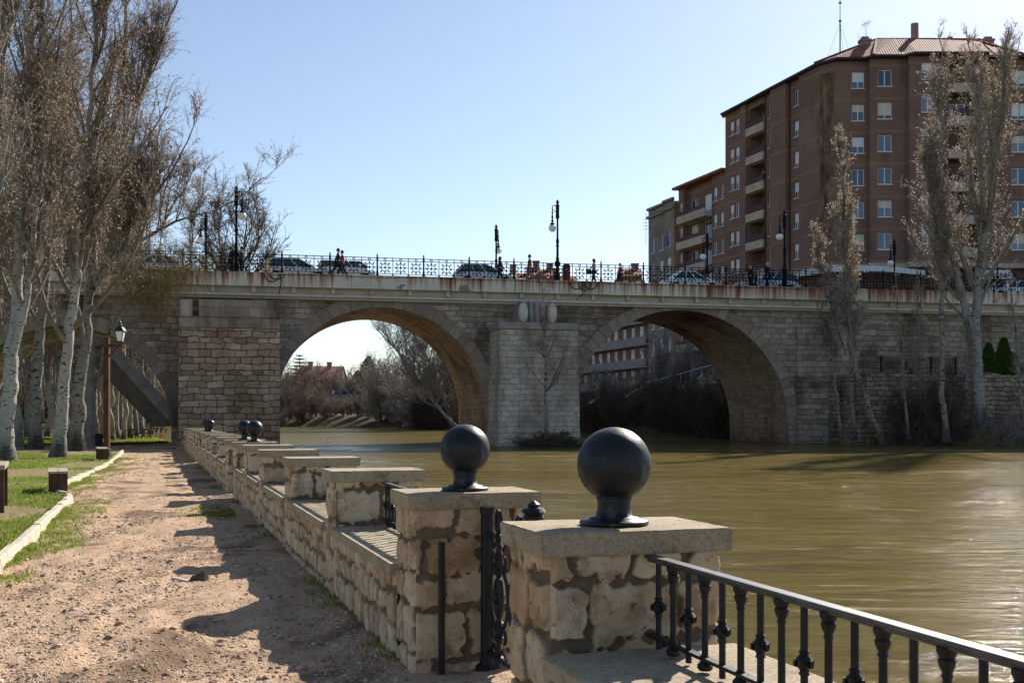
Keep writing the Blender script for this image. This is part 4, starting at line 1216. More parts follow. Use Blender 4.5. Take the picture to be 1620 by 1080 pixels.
# stair flight beside the bridge
MAT_STAIR = plain('stair_concrete', (.20, .175, .15), .9, .15, .3, 1.6, bump=.4)
t = empty('stair_flight', (0, 0, 0), 0, 'dark concrete stair flight slanting down to the foot of the bridge pier', 'stairs')
pa, pb = np.array(W(174, 535, 62.0)), np.array(W(276, 648, 66.6))
dirv = pb - pa; hz_ = np.array((dirv[0], dirv[1], 0)); hz_ /= np.linalg.norm(hz_); sd_ = np.array((-hz_[1], hz_[0], 0)) * 1.5
m = MB()
for off in (0.0, 1.0):
    o_ = sd_ * off; w_ = sd_ * .12
    up_, dn = np.array((0, 0, .0)), np.array((0, 0, -.98))
    m.loft([[pa + o_ + dn, pa + o_ + w_ + dn, pa + o_ + w_ + up_, pa + o_ + up_], [pb + o_ + dn, pb + o_ + w_ + dn, pb + o_ + w_ + up_, pb + o_ + up_]])
m.build('stringer', MAT_STAIR, t)
m = MB(); q0 = [pa + sd_ * .125, pa + sd_ * .995]; q1 = [pb + sd_ * .125, pb + sd_ * .995]
m.loft([[q0[0] - (0, 0, .97), q0[1] - (0, 0, .97), q0[1] - (0, 0, .25), q0[0] - (0, 0, .25)], [q1[0] - (0, 0, .97), q1[1] - (0, 0, .97), q1[1] - (0, 0, .25), q1[0] - (0, 0, .25)]])
m.build('steps', MAT_STAIR, t)
m = MB(); pl = pa - hz_ * 1.6
q = [pl, pa, pa + sd_ * 1.12, pl + sd_ * 1.12]
m.loft([[(p[0], p[1], pa[2] - .45) for p in q], [(p[0], p[1], pa[2] - .02) for p in q]]); m.box(pl[0] - .1, pl[0] + .3, pl[1] - .15, pl[1] + .25, -.2, pa[2] - .44)
m.build('landing', MAT_STAIR, t)
# ------------------------------------------------------------------ buildings
def brickmat(name, c1, c2, mort, band=None):
    M = Mat(name, .9, .15)
    uv = M.co('UV')
    br = M.node('TexBrick', {'Vector': uv, 'Color1': c1, 'Color2': c2, 'Mortar': mort, 'Scale': 1.0, 'Mortar Size': .012, 'Brick Width': .27, 'Row Height': .085})
    n = M.noise(M.co('Object'), .35, 6, .6); n2 = M.noise(M.co('Object', (1, 1, .25)), .9, 5, .6)
    c = M.mix(.55, br.outputs['Color'], M.ramp(n, [(.3, .36), (.7, .66)]), 'OVERLAY')
    c = M.mix(M.ramp(n2, [(.55, 0.0), (.75, .5)]), c, tuple(x * .55 for x in c1))
    z = M.node('SeparateXYZ', {0: M.node('TexCoord').outputs['Object']}).outputs[2]
    c = M.mix(M.ramp(M.math('FRACT', M.math('DIVIDE', M.math('SUBTRACT', z, 30.35), 2.97)), [(0.0, .55), (.07, 0.0)], 'CONSTANT'), c, tuple(min(1, x * 1.35) for x in c2))
    M.color(c); M.bump(br.outputs['Fac'], -.3, .02)
    return M.m
MAT_BRICK = brickmat('brown_brick', (.18, .102, .076), (.24, .138, .10), (.21, .15, .12))
MAT_BRICK2 = brickmat('tan_brick', (.31, .205, .145), (.37, .25, .18), (.33, .25, .2))
MAT_RENDER = plain('grey_tan_render', (.245, .20, .165), .9, .15, .2, .4, bump=.2)
MAT_PALE = plain('pale_slab', (.46, .38, .30), .9, .15, .18, .8)
MAT_PARAPET = plain('balcony_rail', (.10, .045, .045), .7, .3, .2, 2)
MAT_WFRAME = plain('white_window_frame', (.72, .73, .74), .5, .4, .05)
MAT_BLIND = plain('roller_blind', (.62, .57, .46), .75, .3, .08, 3)
MAT_BLIND2 = plain('white_blind', (.74, .75, .76), .7, .3, .05, 3)
g_ = Mat('window_glass', .06, .6); gr_ = g_.node('ObjectInfo').outputs['Random']; g_.color(g_.ramp(gr_, [(0, (.012, .016, .022)), (.4, (.05, .085, .13)), (.75, (.09, .13, .18)), (1, (.16, .20, .24))])); g_.b.inputs['Specular IOR Level'].default_value = .9; g_.bump(g_.noise(g_.co('Object'), 1.2, 2), .03, .05); MAT_GLASS = g_.m
MAT_DARKIN = plain('dim_interior', (.05, .04, .038), .9, .1, .3, 1)
M_ = Mat('roof_tile', .85, .2)
uv = M_.co('UV')
wv = M_.node('TexWave', {'Vector': uv, 'Scale': 1.35, 'Distortion': .4, 'Detail': 2, 'Detail Scale': 2}, wave_type='BANDS', bands_direction='X').outputs['Fac']
rv = M_.node('TexWave', {'Vector': uv, 'Scale': .85, 'Distortion': .6, 'Detail': 2}, wave_type='BANDS', bands_direction='Y').outputs['Fac']
n = M_.noise(M_.co('Object'), 1.6, 6, .65)
M_.color(M_.mix(M_.math('MULTIPLY', rv, .25), M_.ramp(n, [(.3, (.32, .115, .07)), (.55, (.46, .18, .115)), (.75, (.52, .25, .17))]), (.16, .07, .05)))
M_.bump(M_.math('ADD', wv, M_.math('MULTIPLY', rv, .4)), 1.0, .16); MAT_TILE = M_.m

WPROTO = {}
def window(parent, w, h, origin, ang, blind=0.0, pal=0, two=True):
    """frame with pane and, where drawn, a half-lowered blind; origin = lower left corner of the opening"""
    key = (round(w, 2), round(h, 2), round(blind, 2), pal)
    if key not in WPROTO:
        m = MB(); f = .065
        m.box(0, w, .12, .19, 0, f); m.box(0, w, .12, .19, h - f, h); m.box(0, f, .121, .189, f, h - f); m.box(w - f, w, .121, .189, f, h - f)
        if two: m.box(w / 2 - .045, w / 2 + .045, .115, .195, f, h - f)
        m.box(-.06, w + .06, -.07, .11, -.07, -.003)
        o = m.build('window', MAT_WFRAME, parent)
        g = MB(); g.box(f, w - f, .15, .165, f, h - f); g.build('pane', MAT_GLASS, o)
        if blind > 0:
            b = MB(); b.box(f + .002, w - f - .002, .128, .145, h - f - (h - 2 * f) * blind, h - f); b.build('blind', (MAT_BLIND, MAT_BLIND2)[pal], o)
        WPROTO[key] = o
    else:
        o = copy_tree(WPROTO[key], parent=parent)
    o.location = origin; o.rotation_euler = (0, 0, ang)
    return o

def facade(parent, pts, z0, z1, segs, material, name='wall', rngw=None, depth=.3):
    """pts: plan polyline read left to right from outside; segs[i] = [(x0, x1, za, zb, kind)] openings of segment i"""
    m = MB(); r = rngw or np.random.default_rng(1)
    lst = []
    for i, ((xa, ya_), (xb, yb_)) in enumerate(zip(pts[:-1], pts[1:])):
        L = sqrt((xb - xa) ** 2 + (yb_ - ya_) ** 2)
        if L < 1e-6: continue
        d = ((xb - xa) / L, (yb_ - ya_) / L); nin = (-d[1], d[0])
        ops = segs.get(i, [])
        xs = sorted(set([0, L] + [q for o in ops for q in (o[0], o[1])])); zs = sorted(set([z0, z1] + [q for o in ops for q in (o[2], o[3])]))
        P = lambda x, z, dep=0, xa=xa, ya_=ya_, d=d, nin=nin: (xa + d[0] * x + nin[0] * dep, ya_ + d[1] * x + nin[1] * dep, z)
        for x0, x1 in zip(xs[:-1], xs[1:]):
            for a, b in zip(zs[:-1], zs[1:]):
                cx, cz_ = (x0 + x1) / 2, (a + b) / 2
                if any(o[0] < cx < o[1] and o[2] < cz_ < o[3] for o in ops): continue
                m.quad(P(x0, a), P(x1, a), P(x1, b), P(x0, b), uv=[(x0 + i * 3.1, a), (x1 + i * 3.1, a), (x1 + i * 3.1, b), (x0 + i * 3.1, b)])
        for o in ops:
            x0, x1, a, b, kd = o; dp = 1.5 if kd == 'loggia' else depth
            m.quad(P(x0, a), P(x0, a, dp), P(x0, b, dp), P(x0, b)); m.quad(P(x1, a, dp), P(x1, a), P(x1, b), P(x1, b, dp))
            m.quad(P(x0, a), P(x1, a), P(x1, a, dp), P(x0, a, dp)); m.quad(P(x0, b, dp), P(x1, b, dp), P(x1, b), P(x0, b))
            m.quad(P(x0, a, dp), P(x1, a, dp), P(x1, b, dp), P(x0, b, dp))
            lst.append((o, P, d, atan2(d[1], d[0])))
    w = m.build(name, material, parent)
    for (x0, x1, a, b, kd), P, d, ang in lst:
        if kd == 'win':
            t = r.random()
            bl = 0 if t < .35 else (.45 if t < .65 else (.8 if t < .8 else .6))
            window(parent, x1 - x0, b - a, P(x0, a), ang, bl, int(r.random() < .6))
        elif kd == 'loggia':
            if r.random() < .55:
                ww = min(1.6, (x1 - x0) * .55); window(parent, ww, (b - a) * .7, P(x0 + .1 + (x1 - x0 - ww - .2) * r.random(), a + .1, 1.2), ang, .0, 1)
            # parapet with its slab
            mb = MB(); q0, q1 = P(x0 - .1, a - .25, -.35), P(x1 + .1, a - .25, -.35)
            e0, e1 = P(x0 - .1, a - .25, -.003), P(x1 + .1, a - .25, -.003)
            mb.loft([[(q0[0], q0[1], a - .55), (q1[0], q1[1], a - .55), (e1[0], e1[1], a - .55), (e0[0], e0[1], a - .55)],
                     [(q0[0], q0[1], a + .28), (q1[0], q1[1], a + .28), (e1[0], e1[1], a + .28), (e0[0], e0[1], a + .28)]])
            o = mb.build('balcony', MAT_PALE, parent)
            mb = MB(); mb.bar((q0[0], q0[1], a + .9), (q1[0], q1[1], a + .9), .06)
            for k in np.linspace(0, 1, 14):
                p = (q0[0] * (1 - k) + q1[0] * k, q0[1] * (1 - k) + q1[1] * k)
                mb.bar((p[0], p[1], a + .28), (p[0], p[1], a + .9), .05)
            mb.bar((q0[0], q0[1], a + .58), (q1[0], q1[1], a + .58), .03, .42)
            mb.build('balcony_rail', MAT_PARAPET, o)
    return w

def LP(t, off=0.0):
    return (29.2 - 6.1 * t - .947 * off, 105.2 + 18 * t - .32 * off)
LEN = 19.0
def floors(zc_, h, n, dz=2.97): return [(zc_ - dz * k - h / 2, zc_ - dz * k + h / 2) for k in range(n)]

# 1. main brick block --------------------------------------------------
T1 = empty('apartment_block', (0, 0, 0), 0, 'tall brown brick apartment block with tiled hip roof and rows of white windows', 'apartment block')
EZ = 34.1
corner = [(29.7, 104.3), (32.6, 104.3), (32.6, 103.6), (35.9, 103.6), (35.9, 102.8), (42.4, 102.8), (42.4, 103.8), (62, 103.8)]
left = [LP(1.0), LP(.807), LP(.807, .25), LP(.753, .25), LP(.753, -.02), LP(.564, -.02), LP(.564), LP(.482), LP(.482, .5), LP(.332, .5), LP(.332), LP(.211), LP(.211, .5), LP(.04, .5)]
pts = left + corner
segs = {}
fl = floors(32.3, 1.5, 6)
def lw(i, tc, w): # window centred at parameter tc of the left front
    x0, y0_ = pts[i]; tx = LP(tc); return sqrt((tx[0] - x0) ** 2 + (tx[1] - y0_) ** 2) - w / 2
segs[0] = [(a, a + .85, z0, z1, 'win') for tc in (.925, .865) for a in (lw(0, tc, .85),) for z0, z1 in fl]
segs[4] = [(.2, 3.4, z0 - .35, z1 + .45, 'loggia') for z0, z1 in floors(32.2, 1.5, 6)]
segs[6] = [(.45, 1.3, z0, z1, 'win') for z0, z1 in fl]
segs[10] = [(.7, 1.6, z0, z1, 'win') for z0, z1 in fl]
nl = len(left)
segs[nl] = [(31.72 - .57 - 29.7, 31.72 + .57 - 29.7, z0, z1, 'win') for z0, z1 in fl]
segs[nl + 2] = [(33.95 - .65 - 32.6, 33.95 + .65 - 32.6, z0, z1, 'win') for z0, z1 in fl]
segs[nl + 4] = [(37.6 - .6 - 35.9, 37.6 + .6 - 35.9, z0, z1, 'win') for z0, z1 in floors(32.7, 1.5, 6)] + [(3.5, 6.1, z0 - .3, z1 + .6, 'loggia') for z0, z1 in floors(32.3, 1.5, 6)]
segs[nl + 6] = [(46.2 - .65 - 42.4 + k * 3.6, 46.2 + .65 - 42.4 + k * 3.6, z0, z1, 'win') for k in (0, 1, 2) for z0, z1 in fl]
facade(T1, pts, 15.45, EZ, segs, MAT_BRICK, rngw=np.random.default_rng(4))
# ground floor, set back, with dark shop fronts between piers
gp = [(LP(1.0)[0] + .3, LP(1.0)[1])] + [(30.4, 105.4), (62, 105.0)]
gs = {0: [(2 + k * 3.2, 4.4 + k * 3.2, 10.2, 13.2, 'shop') for k in range(5)], 1: [(1 + k * 3.4, 3.6 + k * 3.4, 10.2, 13.4, 'shop') for k in range(9)]}
m = facade(T1, gp, 2.0, 15.5, gs, MAT_BRICK, 'ground_floor')
m = MB()
for (xa, ya_), (xb, yb_) in zip(pts[nl - 1:-1], pts[nl:]): m.quad((xa, ya_ - .25, 15.02), (xb, yb_ - .25, 15.02), (xb, yb_ - .25, 15.44), (xa, ya_ - .25, 15.44)); m.quad((xa, ya_ - .25, 15.02), (xa, ya_ + 2.5, 15.02), (xb, yb_ + 2.5, 15.02), (xb, yb_ - .25, 15.02)); m.quad((xa, ya_ - .25, 15.44), (xb, yb_ - .25, 15.44), (xb, yb_ + .1, 15.44), (xa, ya_ + .1, 15.44))
a, b = LP(1.0, .2), LP(.04, .6)
m.quad((a[0], a[1], 15.02), (b[0], b[1], 15.02), (b[0], b[1], 15.44), (a[0], a[1], 15.44)); m.quad((a[0], a[1], 15.02), (a[0] + 2, a[1], 15.02), (b[0] + 2, b[1], 15.02), (b[0], b[1], 15.02))
m.build('string_course', MAT_PALE, T1)
# roof: eaves follow the stepped plan
ev = [LP(1.0, .55), LP(.753, .6), LP(.5, .75), LP(.04, .9), (29.6, 103.7), (32.2, 103.6), (32.7, 102.9), (35.5, 102.9), (36.2, 102.1), (42.8, 102.1), (43.2, 103.1), (46.5, 103.1), (62, 103.2)]
rd = [(30.2, 127.5, 37.0), (31.2, 123.5, 37.5), (33.2, 116.8, 37.9), (35.3, 110.2, 38.0), (35.5, 110, 38.0), (35.7, 110, 38.0), (35.9, 110, 38.0), (37, 110, 38.0), (38, 110, 38.0), (44.5, 110, 37.9), (45.2, 110, 37.9), (49, 110, 36.4), (62, 110, 36.2)]
m = MB()
for i in range(len(ev) - 1):
    a, b, c_, d_ = (*ev[i], EZ + .12), (*ev[i + 1], EZ + .12), rd[i + 1], rd[i]
    l = sqrt((a[0] - b[0]) ** 2 + (a[1] - b[1]) ** 2); hh = sqrt(sum((np.array(a) - np.array(d_)) ** 2)); u0 = i * 7.3
    m.quad(a, b, c_, d_, uv=[(u0, 0), (u0 + l, 0), (u0 + l, hh), (u0, hh)])
back = [(36, 132), (38, 128), (40, 122), (42, 118), (43, 117), (44, 117), (45, 117), (46, 117), (47, 117), (50, 117), (52, 117), (56, 117), (62, 117)]
for i in range(len(ev) - 1): m.quad(rd[i], rd[i + 1], (*back[i + 1], EZ), (*back[i], EZ))
m.add([(*ev[0], EZ + .12), rd[0], (*back[0], EZ)], [(0, 1, 2)])
rf = m.build('roof', MAT_TILE, T1)
m = MB()
for i in range(len(ev) - 1):
    a, b = ev[i], ev[i + 1]; m.bar((a[0], a[1], EZ + .03), (b[0], b[1], EZ + .03), .14, .2)
    m.quad((a[0], a[1], EZ - .05), (b[0], b[1], EZ - .05), (b[0] + .5, b[1] + 1.4, EZ - .06), (a[0] + .5, a[1] + 1.4, EZ - .06))
m.build('gutter', plain('dark_gutter', (.05, .04, .04), .7, .3), rf)
m = MB()
for a, b in ((rd[3], (*ev[6], EZ + .12)), (rd[3], (*ev[3], EZ + .2)), (rd[9], (*ev[11], EZ + .2)), (rd[0], rd[3]), (rd[3], rd[10]), (rd[10], rd[11])): m.tube([a, tuple((np.array(a) + np.array(b)) / 2 + np.array((0, 0, .02))), b], .13, 6)
m.build('ridge_tiles', MAT_TILE, rf)
MAT_CHIM = plain('chimney_plaster', (.30, .20, .17), .85, .2, .15, 1)
X, Y, z = W(1447, 38, 111)
m = MB(); m.lathe([(.36, 36.5), (.36, z)], 14, (X, Y, 0)); m.build('chimney', MAT_CHIM, rf)
for px, py, Yc, w in ((1368, 62, 108, .45), (1502, 62, 111, .3), (1562, 62, 111, .5), (1550, 66, 111, .12)):
    X, Y, z = W(px, py, Yc); m = MB(); m.box(X - w, X + w, Y - .4, Y + .4, z - 2.4, z - .3); m.box(X - w - .08, X + w + .08, Y - .48, Y + .48, z - .3, z - .1); m.box(X - w * .7, X + w * .7, Y - .3, Y + .3, z - .1, z + .15); m.build('chimney', MAT_CHIM, rf)
# roof aerials
X, Y, z = W(1329, 0, 108); m = MB(); m.tube([(X, Y, 35.3), (X, Y, z - 2)], .06, 6); m.tube([(X, Y, z - 2), (X, Y, z + 3)], .035, 5)
for dx, dz_ in ((-1.5, -4.4), (1.6, -4.4), (.6, -4.2)): m.tube([(X, Y, z - 2.2), (X + dx * .9, Y + .4, 34.9)], .012, 4)
for zz in (z - 2.0, z - .3): m.tube([(X - .12, Y, zz), (X + .12, Y, zz)], .09, 5)
m.build('aerial_mast', MAT_IRON, rf)
X, Y, z = W(1370, 36, 108); m = MB(); m.tube([(X, Y, z - 2.2), (X, Y, z)], .025, 5)
for k in range(5): m.tube([(X - .35 + k * .16, Y - .3, z - .25 + .05 * k), (X - .3 + k * .16, Y + .3, z - .2 + .05 * k)], .014, 4); m.tube([(X - .3 + .15 * k, Y, z - .6 + .06 * k), (X - .28 + .15 * k, Y, z + .05 + .06 * k)], .012, 4)
m.tube([(X - .5, Y, z - .3), (X + .5, Y, z + .1)], .016, 4); m.tube([(X - .7, Y, z - 1.4), (X, Y, z - 1.5)], .014, 4); m.tube([(X - .75, Y, z - 2.2), (X - .75, Y, z - 1.1)], .014, 4)
m.build('television_aerial', MAT_IRON, rf)
# weathered strip on the chamfered corner
M_ = Mat('weathered_brick', .95, .1)
n = M_.noise(M_.co('Object', (1.4, 1.4, .5)), 1.3, 6, .7)
M_.color(M_.ramp(n, [(.35, (.06, .04, .03)), (.5, (.16, .09, .055)), (.62, (.26, .16, .10)), (.7, (.33, .22, .15))])); M_.bump(n, .6, .1); MAT_WEATH = M_.m
m = MB(); a, b = LP(.04, .5), (29.7, 104.3)
pa_, pb_ = np.array(a), np.array(b); dd = (pb_ - pa_); nn = np.array((dd[1], -dd[0])); nn /= np.linalg.norm(nn); pa_, pb_ = pa_ + dd * .08 + nn * .02, pb_ - dd * .12 + nn * .02
m.quad((*pa_, 19), (*pb_, 17.5), (*pb_, EZ - 1.0), (*pa_, EZ - .9)); m.build('stained_strip', MAT_WEATH, T1)
m = MB()
for px in (1277, 1233, 1249): 
    pass
for t_, o_ in ((.33, .04), (.565, .06), (.21, .04)):
    q = LP(t_, o_ + .03); m.tube([(q[0], q[1], 15.5), (q[0], q[1], EZ - .1)], .06, 6)
m.tube([(42.5, 103.7, 15.5), (42.5, 103.7, EZ - .1)], .09, 6)
m.build('downpipe', MAT_GREENI if 'MAT_GREENI' in globals() else MAT_IRON, T1)

# 2. middle block with balconies ---------------------------------------
T2 = empty('apartment_block', (0, 0, 0), 0, 'middle brick block with projecting balconies between the tall block and the grey corner house', 'apartment block')
pts = [LP(1.60, -.2), LP(1.535, -.2), LP(1.535, -.9), LP(1.175, -.9), LP(1.175, -.2), LP(1.004, -.2)]
def balcony_bay(parent, ta, tb, offi, offo, z, w_off=0):
    m = MB(); a, b = LP(ta, offi), LP(tb, offi); c_, d_ = LP(tb, offo), LP(ta, offo)
    q = [a, d_, c_, b]
    m.loft([[(p[0], p[1], z - .25) for p in q], [(p[0], p[1], z) for p in q]])
    m.loft([[(p[0], p[1], z + .001) for p in (d_, LP(ta, offo - .12), LP(tb, offo - .12), c_)], [(p[0], p[1], z + .62) for p in (d_, LP(ta, offo - .12), LP(tb, offo - .12), c_)]])
    o = m.build('balcony', MAT_PALE, parent)
    m = MB(); zz = z + 1.02; m.bar((d_[0], d_[1], zz), (c_[0], c_[1], zz), .07)
    m.bar((d_[0], d_[1], z + .82), (c_[0], c_[1], z + .82), .05, .30)
    m.build('balcony_rail', MAT_PARAPET, o)
segs = {4: [(.35 + k * 1.5, 1.15 + k * 1.5, z0, z1, 'win') for k in (0, 1) for z0, z1 in floors(26.0, 1.5, 7)],
        0: [(.3, .95, z0, z1, 'win') for z0, z1 in floors(25.8, 1.4, 6)],
        2: [(.6 + k * 3.2, 2.3 + k * 3.2, z0 - .5, z1 + .2, 'win') for k in (0, 1) for z0, z1 in floors(25.6, 1.6, 6)]}
facade(T2, pts, 4, 28.1, segs, MAT_BRICK, rngw=np.random.default_rng(6))
for k in range(6): balcony_bay(T2, 1.535, 1.175, -.9, .75, 24.0 - 2.97 * k)
m = MB()
q = [LP(1.62, .5), LP(1.0, .5), (LP(1.0)[0] + 8, LP(1.0)[1] + 2), (LP(1.62)[0] + 8, LP(1.62)[1] + 2)]
m.loft([[(p[0], p[1], 28.1) for p in q], [(p[0], p[1], 28.38) for p in q]])
rf = m.build('roof', MAT_TILE, T2)
X, Y = LP(1.12, -2.5); m = MB(); m.box(X - .5, X + .5, Y - .4, Y + .4, 28.3, 29.9); m.build('chimney', MAT_CHIM, rf)
# 3. grey-tan corner house ---------------------------------------------
T3 = empty('apartment_block', (0, 0, 0), 0, 'grey-tan rendered old corner house, lowest and farthest of the row of blocks', 'apartment block')
pts = [(LP(2.03)[0] + 7, LP(2.03)[1] + 2), LP(2.03, -.2), LP(1.75, -.2), LP(1.75, .3), LP(1.605, .3)]
fz = floors(22.6, 1.9, 6, 3.15)
segs = {1: [(.7 + k * 2.4, 1.75 + k * 2.4, z0, z1, 'win') for k in (0, 1) for z0, z1 in fz], 3: [(.8, 1.9, z0, z1, 'win') for z0, z1 in fz], 2: []}
facade(T3, pts, 3.5, 27.2, segs, MAT_RENDER, rngw=np.random.default_rng(8))
m = MB()
for o_, z0, z1 in ((.35, 26.0, 26.3), (.3, 27.0, 27.3)):
    for (a, oa), (b, ob) in zip([(2.03, -.2), (1.75, -.2), (1.75, .3)], [(1.75, -.2), (1.75, .3), (1.605, .3)]):
        p, q = LP(a, oa + o_ * .5), LP(b, ob + o_ * .5); m.bar((p[0], p[1], (z0 + z1) / 2), (q[0], q[1], (z0 + z1) / 2), o_, z1 - z0)
m.build('cornice', MAT_RENDER, T3)
m = MB(); q = [LP(2.02, -.3), LP(1.61, .1), (LP(1.61)[0] + 7, LP(1.61)[1] + 2), (LP(2.02)[0] + 7, LP(2.02)[1] + 2)]
m.loft([[(p[0], p[1], 26.6) for p in q], [(p[0], p[1], 26.9) for p in q]]); m.build('roof', MAT_CONC, T3)
X, Y, z = W(1022, 350, 139); m = MB(); m.tube([(X, Y, z - 3), (X, Y, z + 1)], .03, 5)
for k in range(4): m.tube([(X - .5, Y, z - 1 + k * .4), (X + .5, Y + .2, z - .9 + k * .4)], .02, 4)
m.build('television_aerial', MAT_IRON, T3)
# a shirt drying on the corner house
X, Y = LP(1.69, .55); z = EYE + (HZ - 375) / 1800 * Y
m = MB(); m.loft([[(X - .3, Y, z - 1.1), (X + .2, Y - .1, z - 1.0), (X + .2, Y - .05, z - 1.0), (X - .3, Y + .05, z - 1.1)], [(X - .35, Y - .05, z), (X + .3, Y - .15, z + .1), (X + .3, Y - .1, z + .1), (X - .35, Y, z)]])
tag(m.build('laundry', plain('blue_cloth', (.16, .17, .32), .9, .1)), 'bluish laundry hanging from a window of the grey corner house', 'laundry')
# 4. pale block seen through the right arch
T4 = empty('apartment_block', (0, 0, 0), 0, 'cream and orange balconied block seen through the right-hand arch of the bridge', 'apartment block')
MAT_ORANGE = plain('orange_render', (.24, .145, .10), .9, .15, .15, .5)
pts = [(10.0, 182), (19.2, 152), (26, 154)]
fz = floors(16.0, 1.7, 4, 3.0)
segs = {0: [(1.0 + k * 3.1, 2.6 + k * 3.1, z0, z1, 'win') for k in range(9) for z0, z1 in fz]}
facade(T4, pts, 3, 18.2, segs, MAT_ORANGE, rngw=np.random.default_rng(9))
m = MB()
d_ = np.array((9.2, -30.0)); d_ /= np.linalg.norm(d_); no = np.array((d_[1], -d_[0]))
for k in range(4):
    z = 14.3 - 3 * k
    a = np.array((10.5, 180.4)); b = np.array((18.9, 153))
    for z0, z1, o_ in ((z - .2, z, 1.1),):
        q = [a, a + no * o_, b + no * o_, b]; m.loft([[(p[0], p[1], z0) for p in q], [(p[0], p[1], z1) for p in q]])
    q = [a + no * 1.0, a + no * 1.1, b + no * 1.1, b + no * 1.0]; m.loft([[(p[0], p[1], z + .002) for p in q], [(p[0], p[1], z + 1.0) for p in q]])
m.build('balcony', plain('cream_balcony', (.30, .27, .235), .85, .2, .12, .6), T4)
m = MB(); q = [(9.6, 182), (18.9, 151.4), (26, 153.5), (20, 184)]; m.loft([[(p[0], p[1], 18.2) for p in q], [(p[0], p[1], 18.5) for p in q]]); m.build('roof', MAT_TILE, T4)
# sloping quay wall with a pipe rail under the corner house
t = empty('quay_wall', (0, 0, 0), 0, 'dark wall with a sloping pipe rail under the houses behind the right-hand arch', 'wall')
m = MB(); qa, qb = np.array(W(1030, 604, 118)), np.array(W(1165, 566, 104))
m.loft([[(qa[0], qa[1], -1), (qa[0] + .3, qa[1] + .4, -1), (qa[0] + .3, qa[1] + .4, qa[2] - .9), (qa[0], qa[1], qa[2] - .9)], [(qb[0], qb[1], -1), (qb[0] + .3, qb[1] + .4, -1), (qb[0] + .3, qb[1] + .4, qb[2] - .9), (qb[0], qb[1], qb[2] - .9)]]); m.build('wall_body', MAT_RUBBLE, t)
m = MB(); m.tube([qa, qb], .05, 6)
for k in np.linspace(0, 1, 9): p = qa * (1 - k) + qb * k; m.tube([(p[0], p[1], p[2] - .95), p], .035, 5)
m.build('pipe_rail', plain('grey_pipe', (.42, .42, .43), .5, .4), t)

# houses far behind the deck: only roofs and chimneys show above the road
def far_house(px0, px1, pyt, Y, depth, label, wallm, zb=6, gable=1.8, chim=()):
    X0, X1 = (px0 - 810) / 1800 * Y, (px1 - 810) / 1800 * Y; z = EYE + (HZ - pyt) / 1800 * Y
    t = empty('house', ((X0 + X1) / 2, Y, 0), 0, label, 'house')
    w = (X1 - X0) / 2; m = MB(); ez = z - gable
    ops = [(w * 2 * q - .5, w * 2 * q + .5, ez - 2.2 - 3 * k, ez - .8 - 3 * k, 'win') for q in (.2, .5, .8) for k in range(2)]
    facade(t, [(-w, 0), (w, 0)], zb, ez, {0: ops}, wallm)
    m.quad((-w, depth, zb), (-w, 0, zb), (-w, 0, ez), (-w, depth, ez)); m.quad((w, 0, zb), (w, depth, zb), (w, depth, ez), (w, 0, ez)); m.quad((w, depth, zb), (-w, depth, zb), (-w, depth, ez), (w, depth, ez))
    m.add([(-w, .0, ez), (-w, depth, ez), (-w, depth / 2, z - .1)], [(0, 2, 1)]); m.add([(w, 0, ez), (w, depth, ez), (w, depth / 2, z - .1)], [(0, 1, 2)])
    m.build('side_wall', wallm, t)
    m = MB(); m.quad((-w - .4, -.5, ez - .15), (w + .4, -.5, ez - .15), (w + .2, depth / 2, z), (-w - .2, depth / 2, z)); m.quad((-w - .2, depth / 2, z), (w + .2, depth / 2, z), (w + .4, depth + .5, ez - .15), (-w - .4, depth + .5, ez - .15))
    rf = m.build('roof', MAT_TILE, t)
    for q, h in chim:
        m = MB(); m.box(-w + 2 * w * q - .55, -w + 2 * w * q + .55, depth * .4, depth * .4 + .8, ez, z + h); m.box(-w + 2 * w * q - .65, -w + 2 * w * q + .65, depth * .4 - .1, depth * .4 + .9, z + h, z + h + .2); m.build('chimney', MAT_CHIM, rf)
    return t
far_house(806, 846, 427, 205, 9, 'red tiled roof with brick chimneys behind the bridge deck left of the central lamp', MAT_BRICK2, 4, 1.6, ((.15, 1.3), (.8, .6)))
far_house(842, 876, 421, 195, 8, 'house top with terracotta roof behind the bridge railing beside the central lamp', MAT_BRICK, 4, 1.5, ((.2, 1.2), (.85, .8)))
far_house(868, 912, 432, 185, 8, 'low reddish roof end behind the bridge railing just past the central lamp', MAT_ORANGE, 4, 1.4, ((.3, 1.0),))
far_house(985, 1016, 420, 178, 8, 'pinkish house end behind the railing left of the grey corner house', MAT_ORANGE, 4, 1.5, ((.75, .6),))
far_house(468, 536, 577, 262, 12, 'brick house with a rusty red roof beyond the river, framed by the left arch', brickmat('red_brick', (.27, .12, .08), (.33, .15, .1), (.3, .2, .15)), 1, 3.2, ((.25, .8), (.7, .7)))

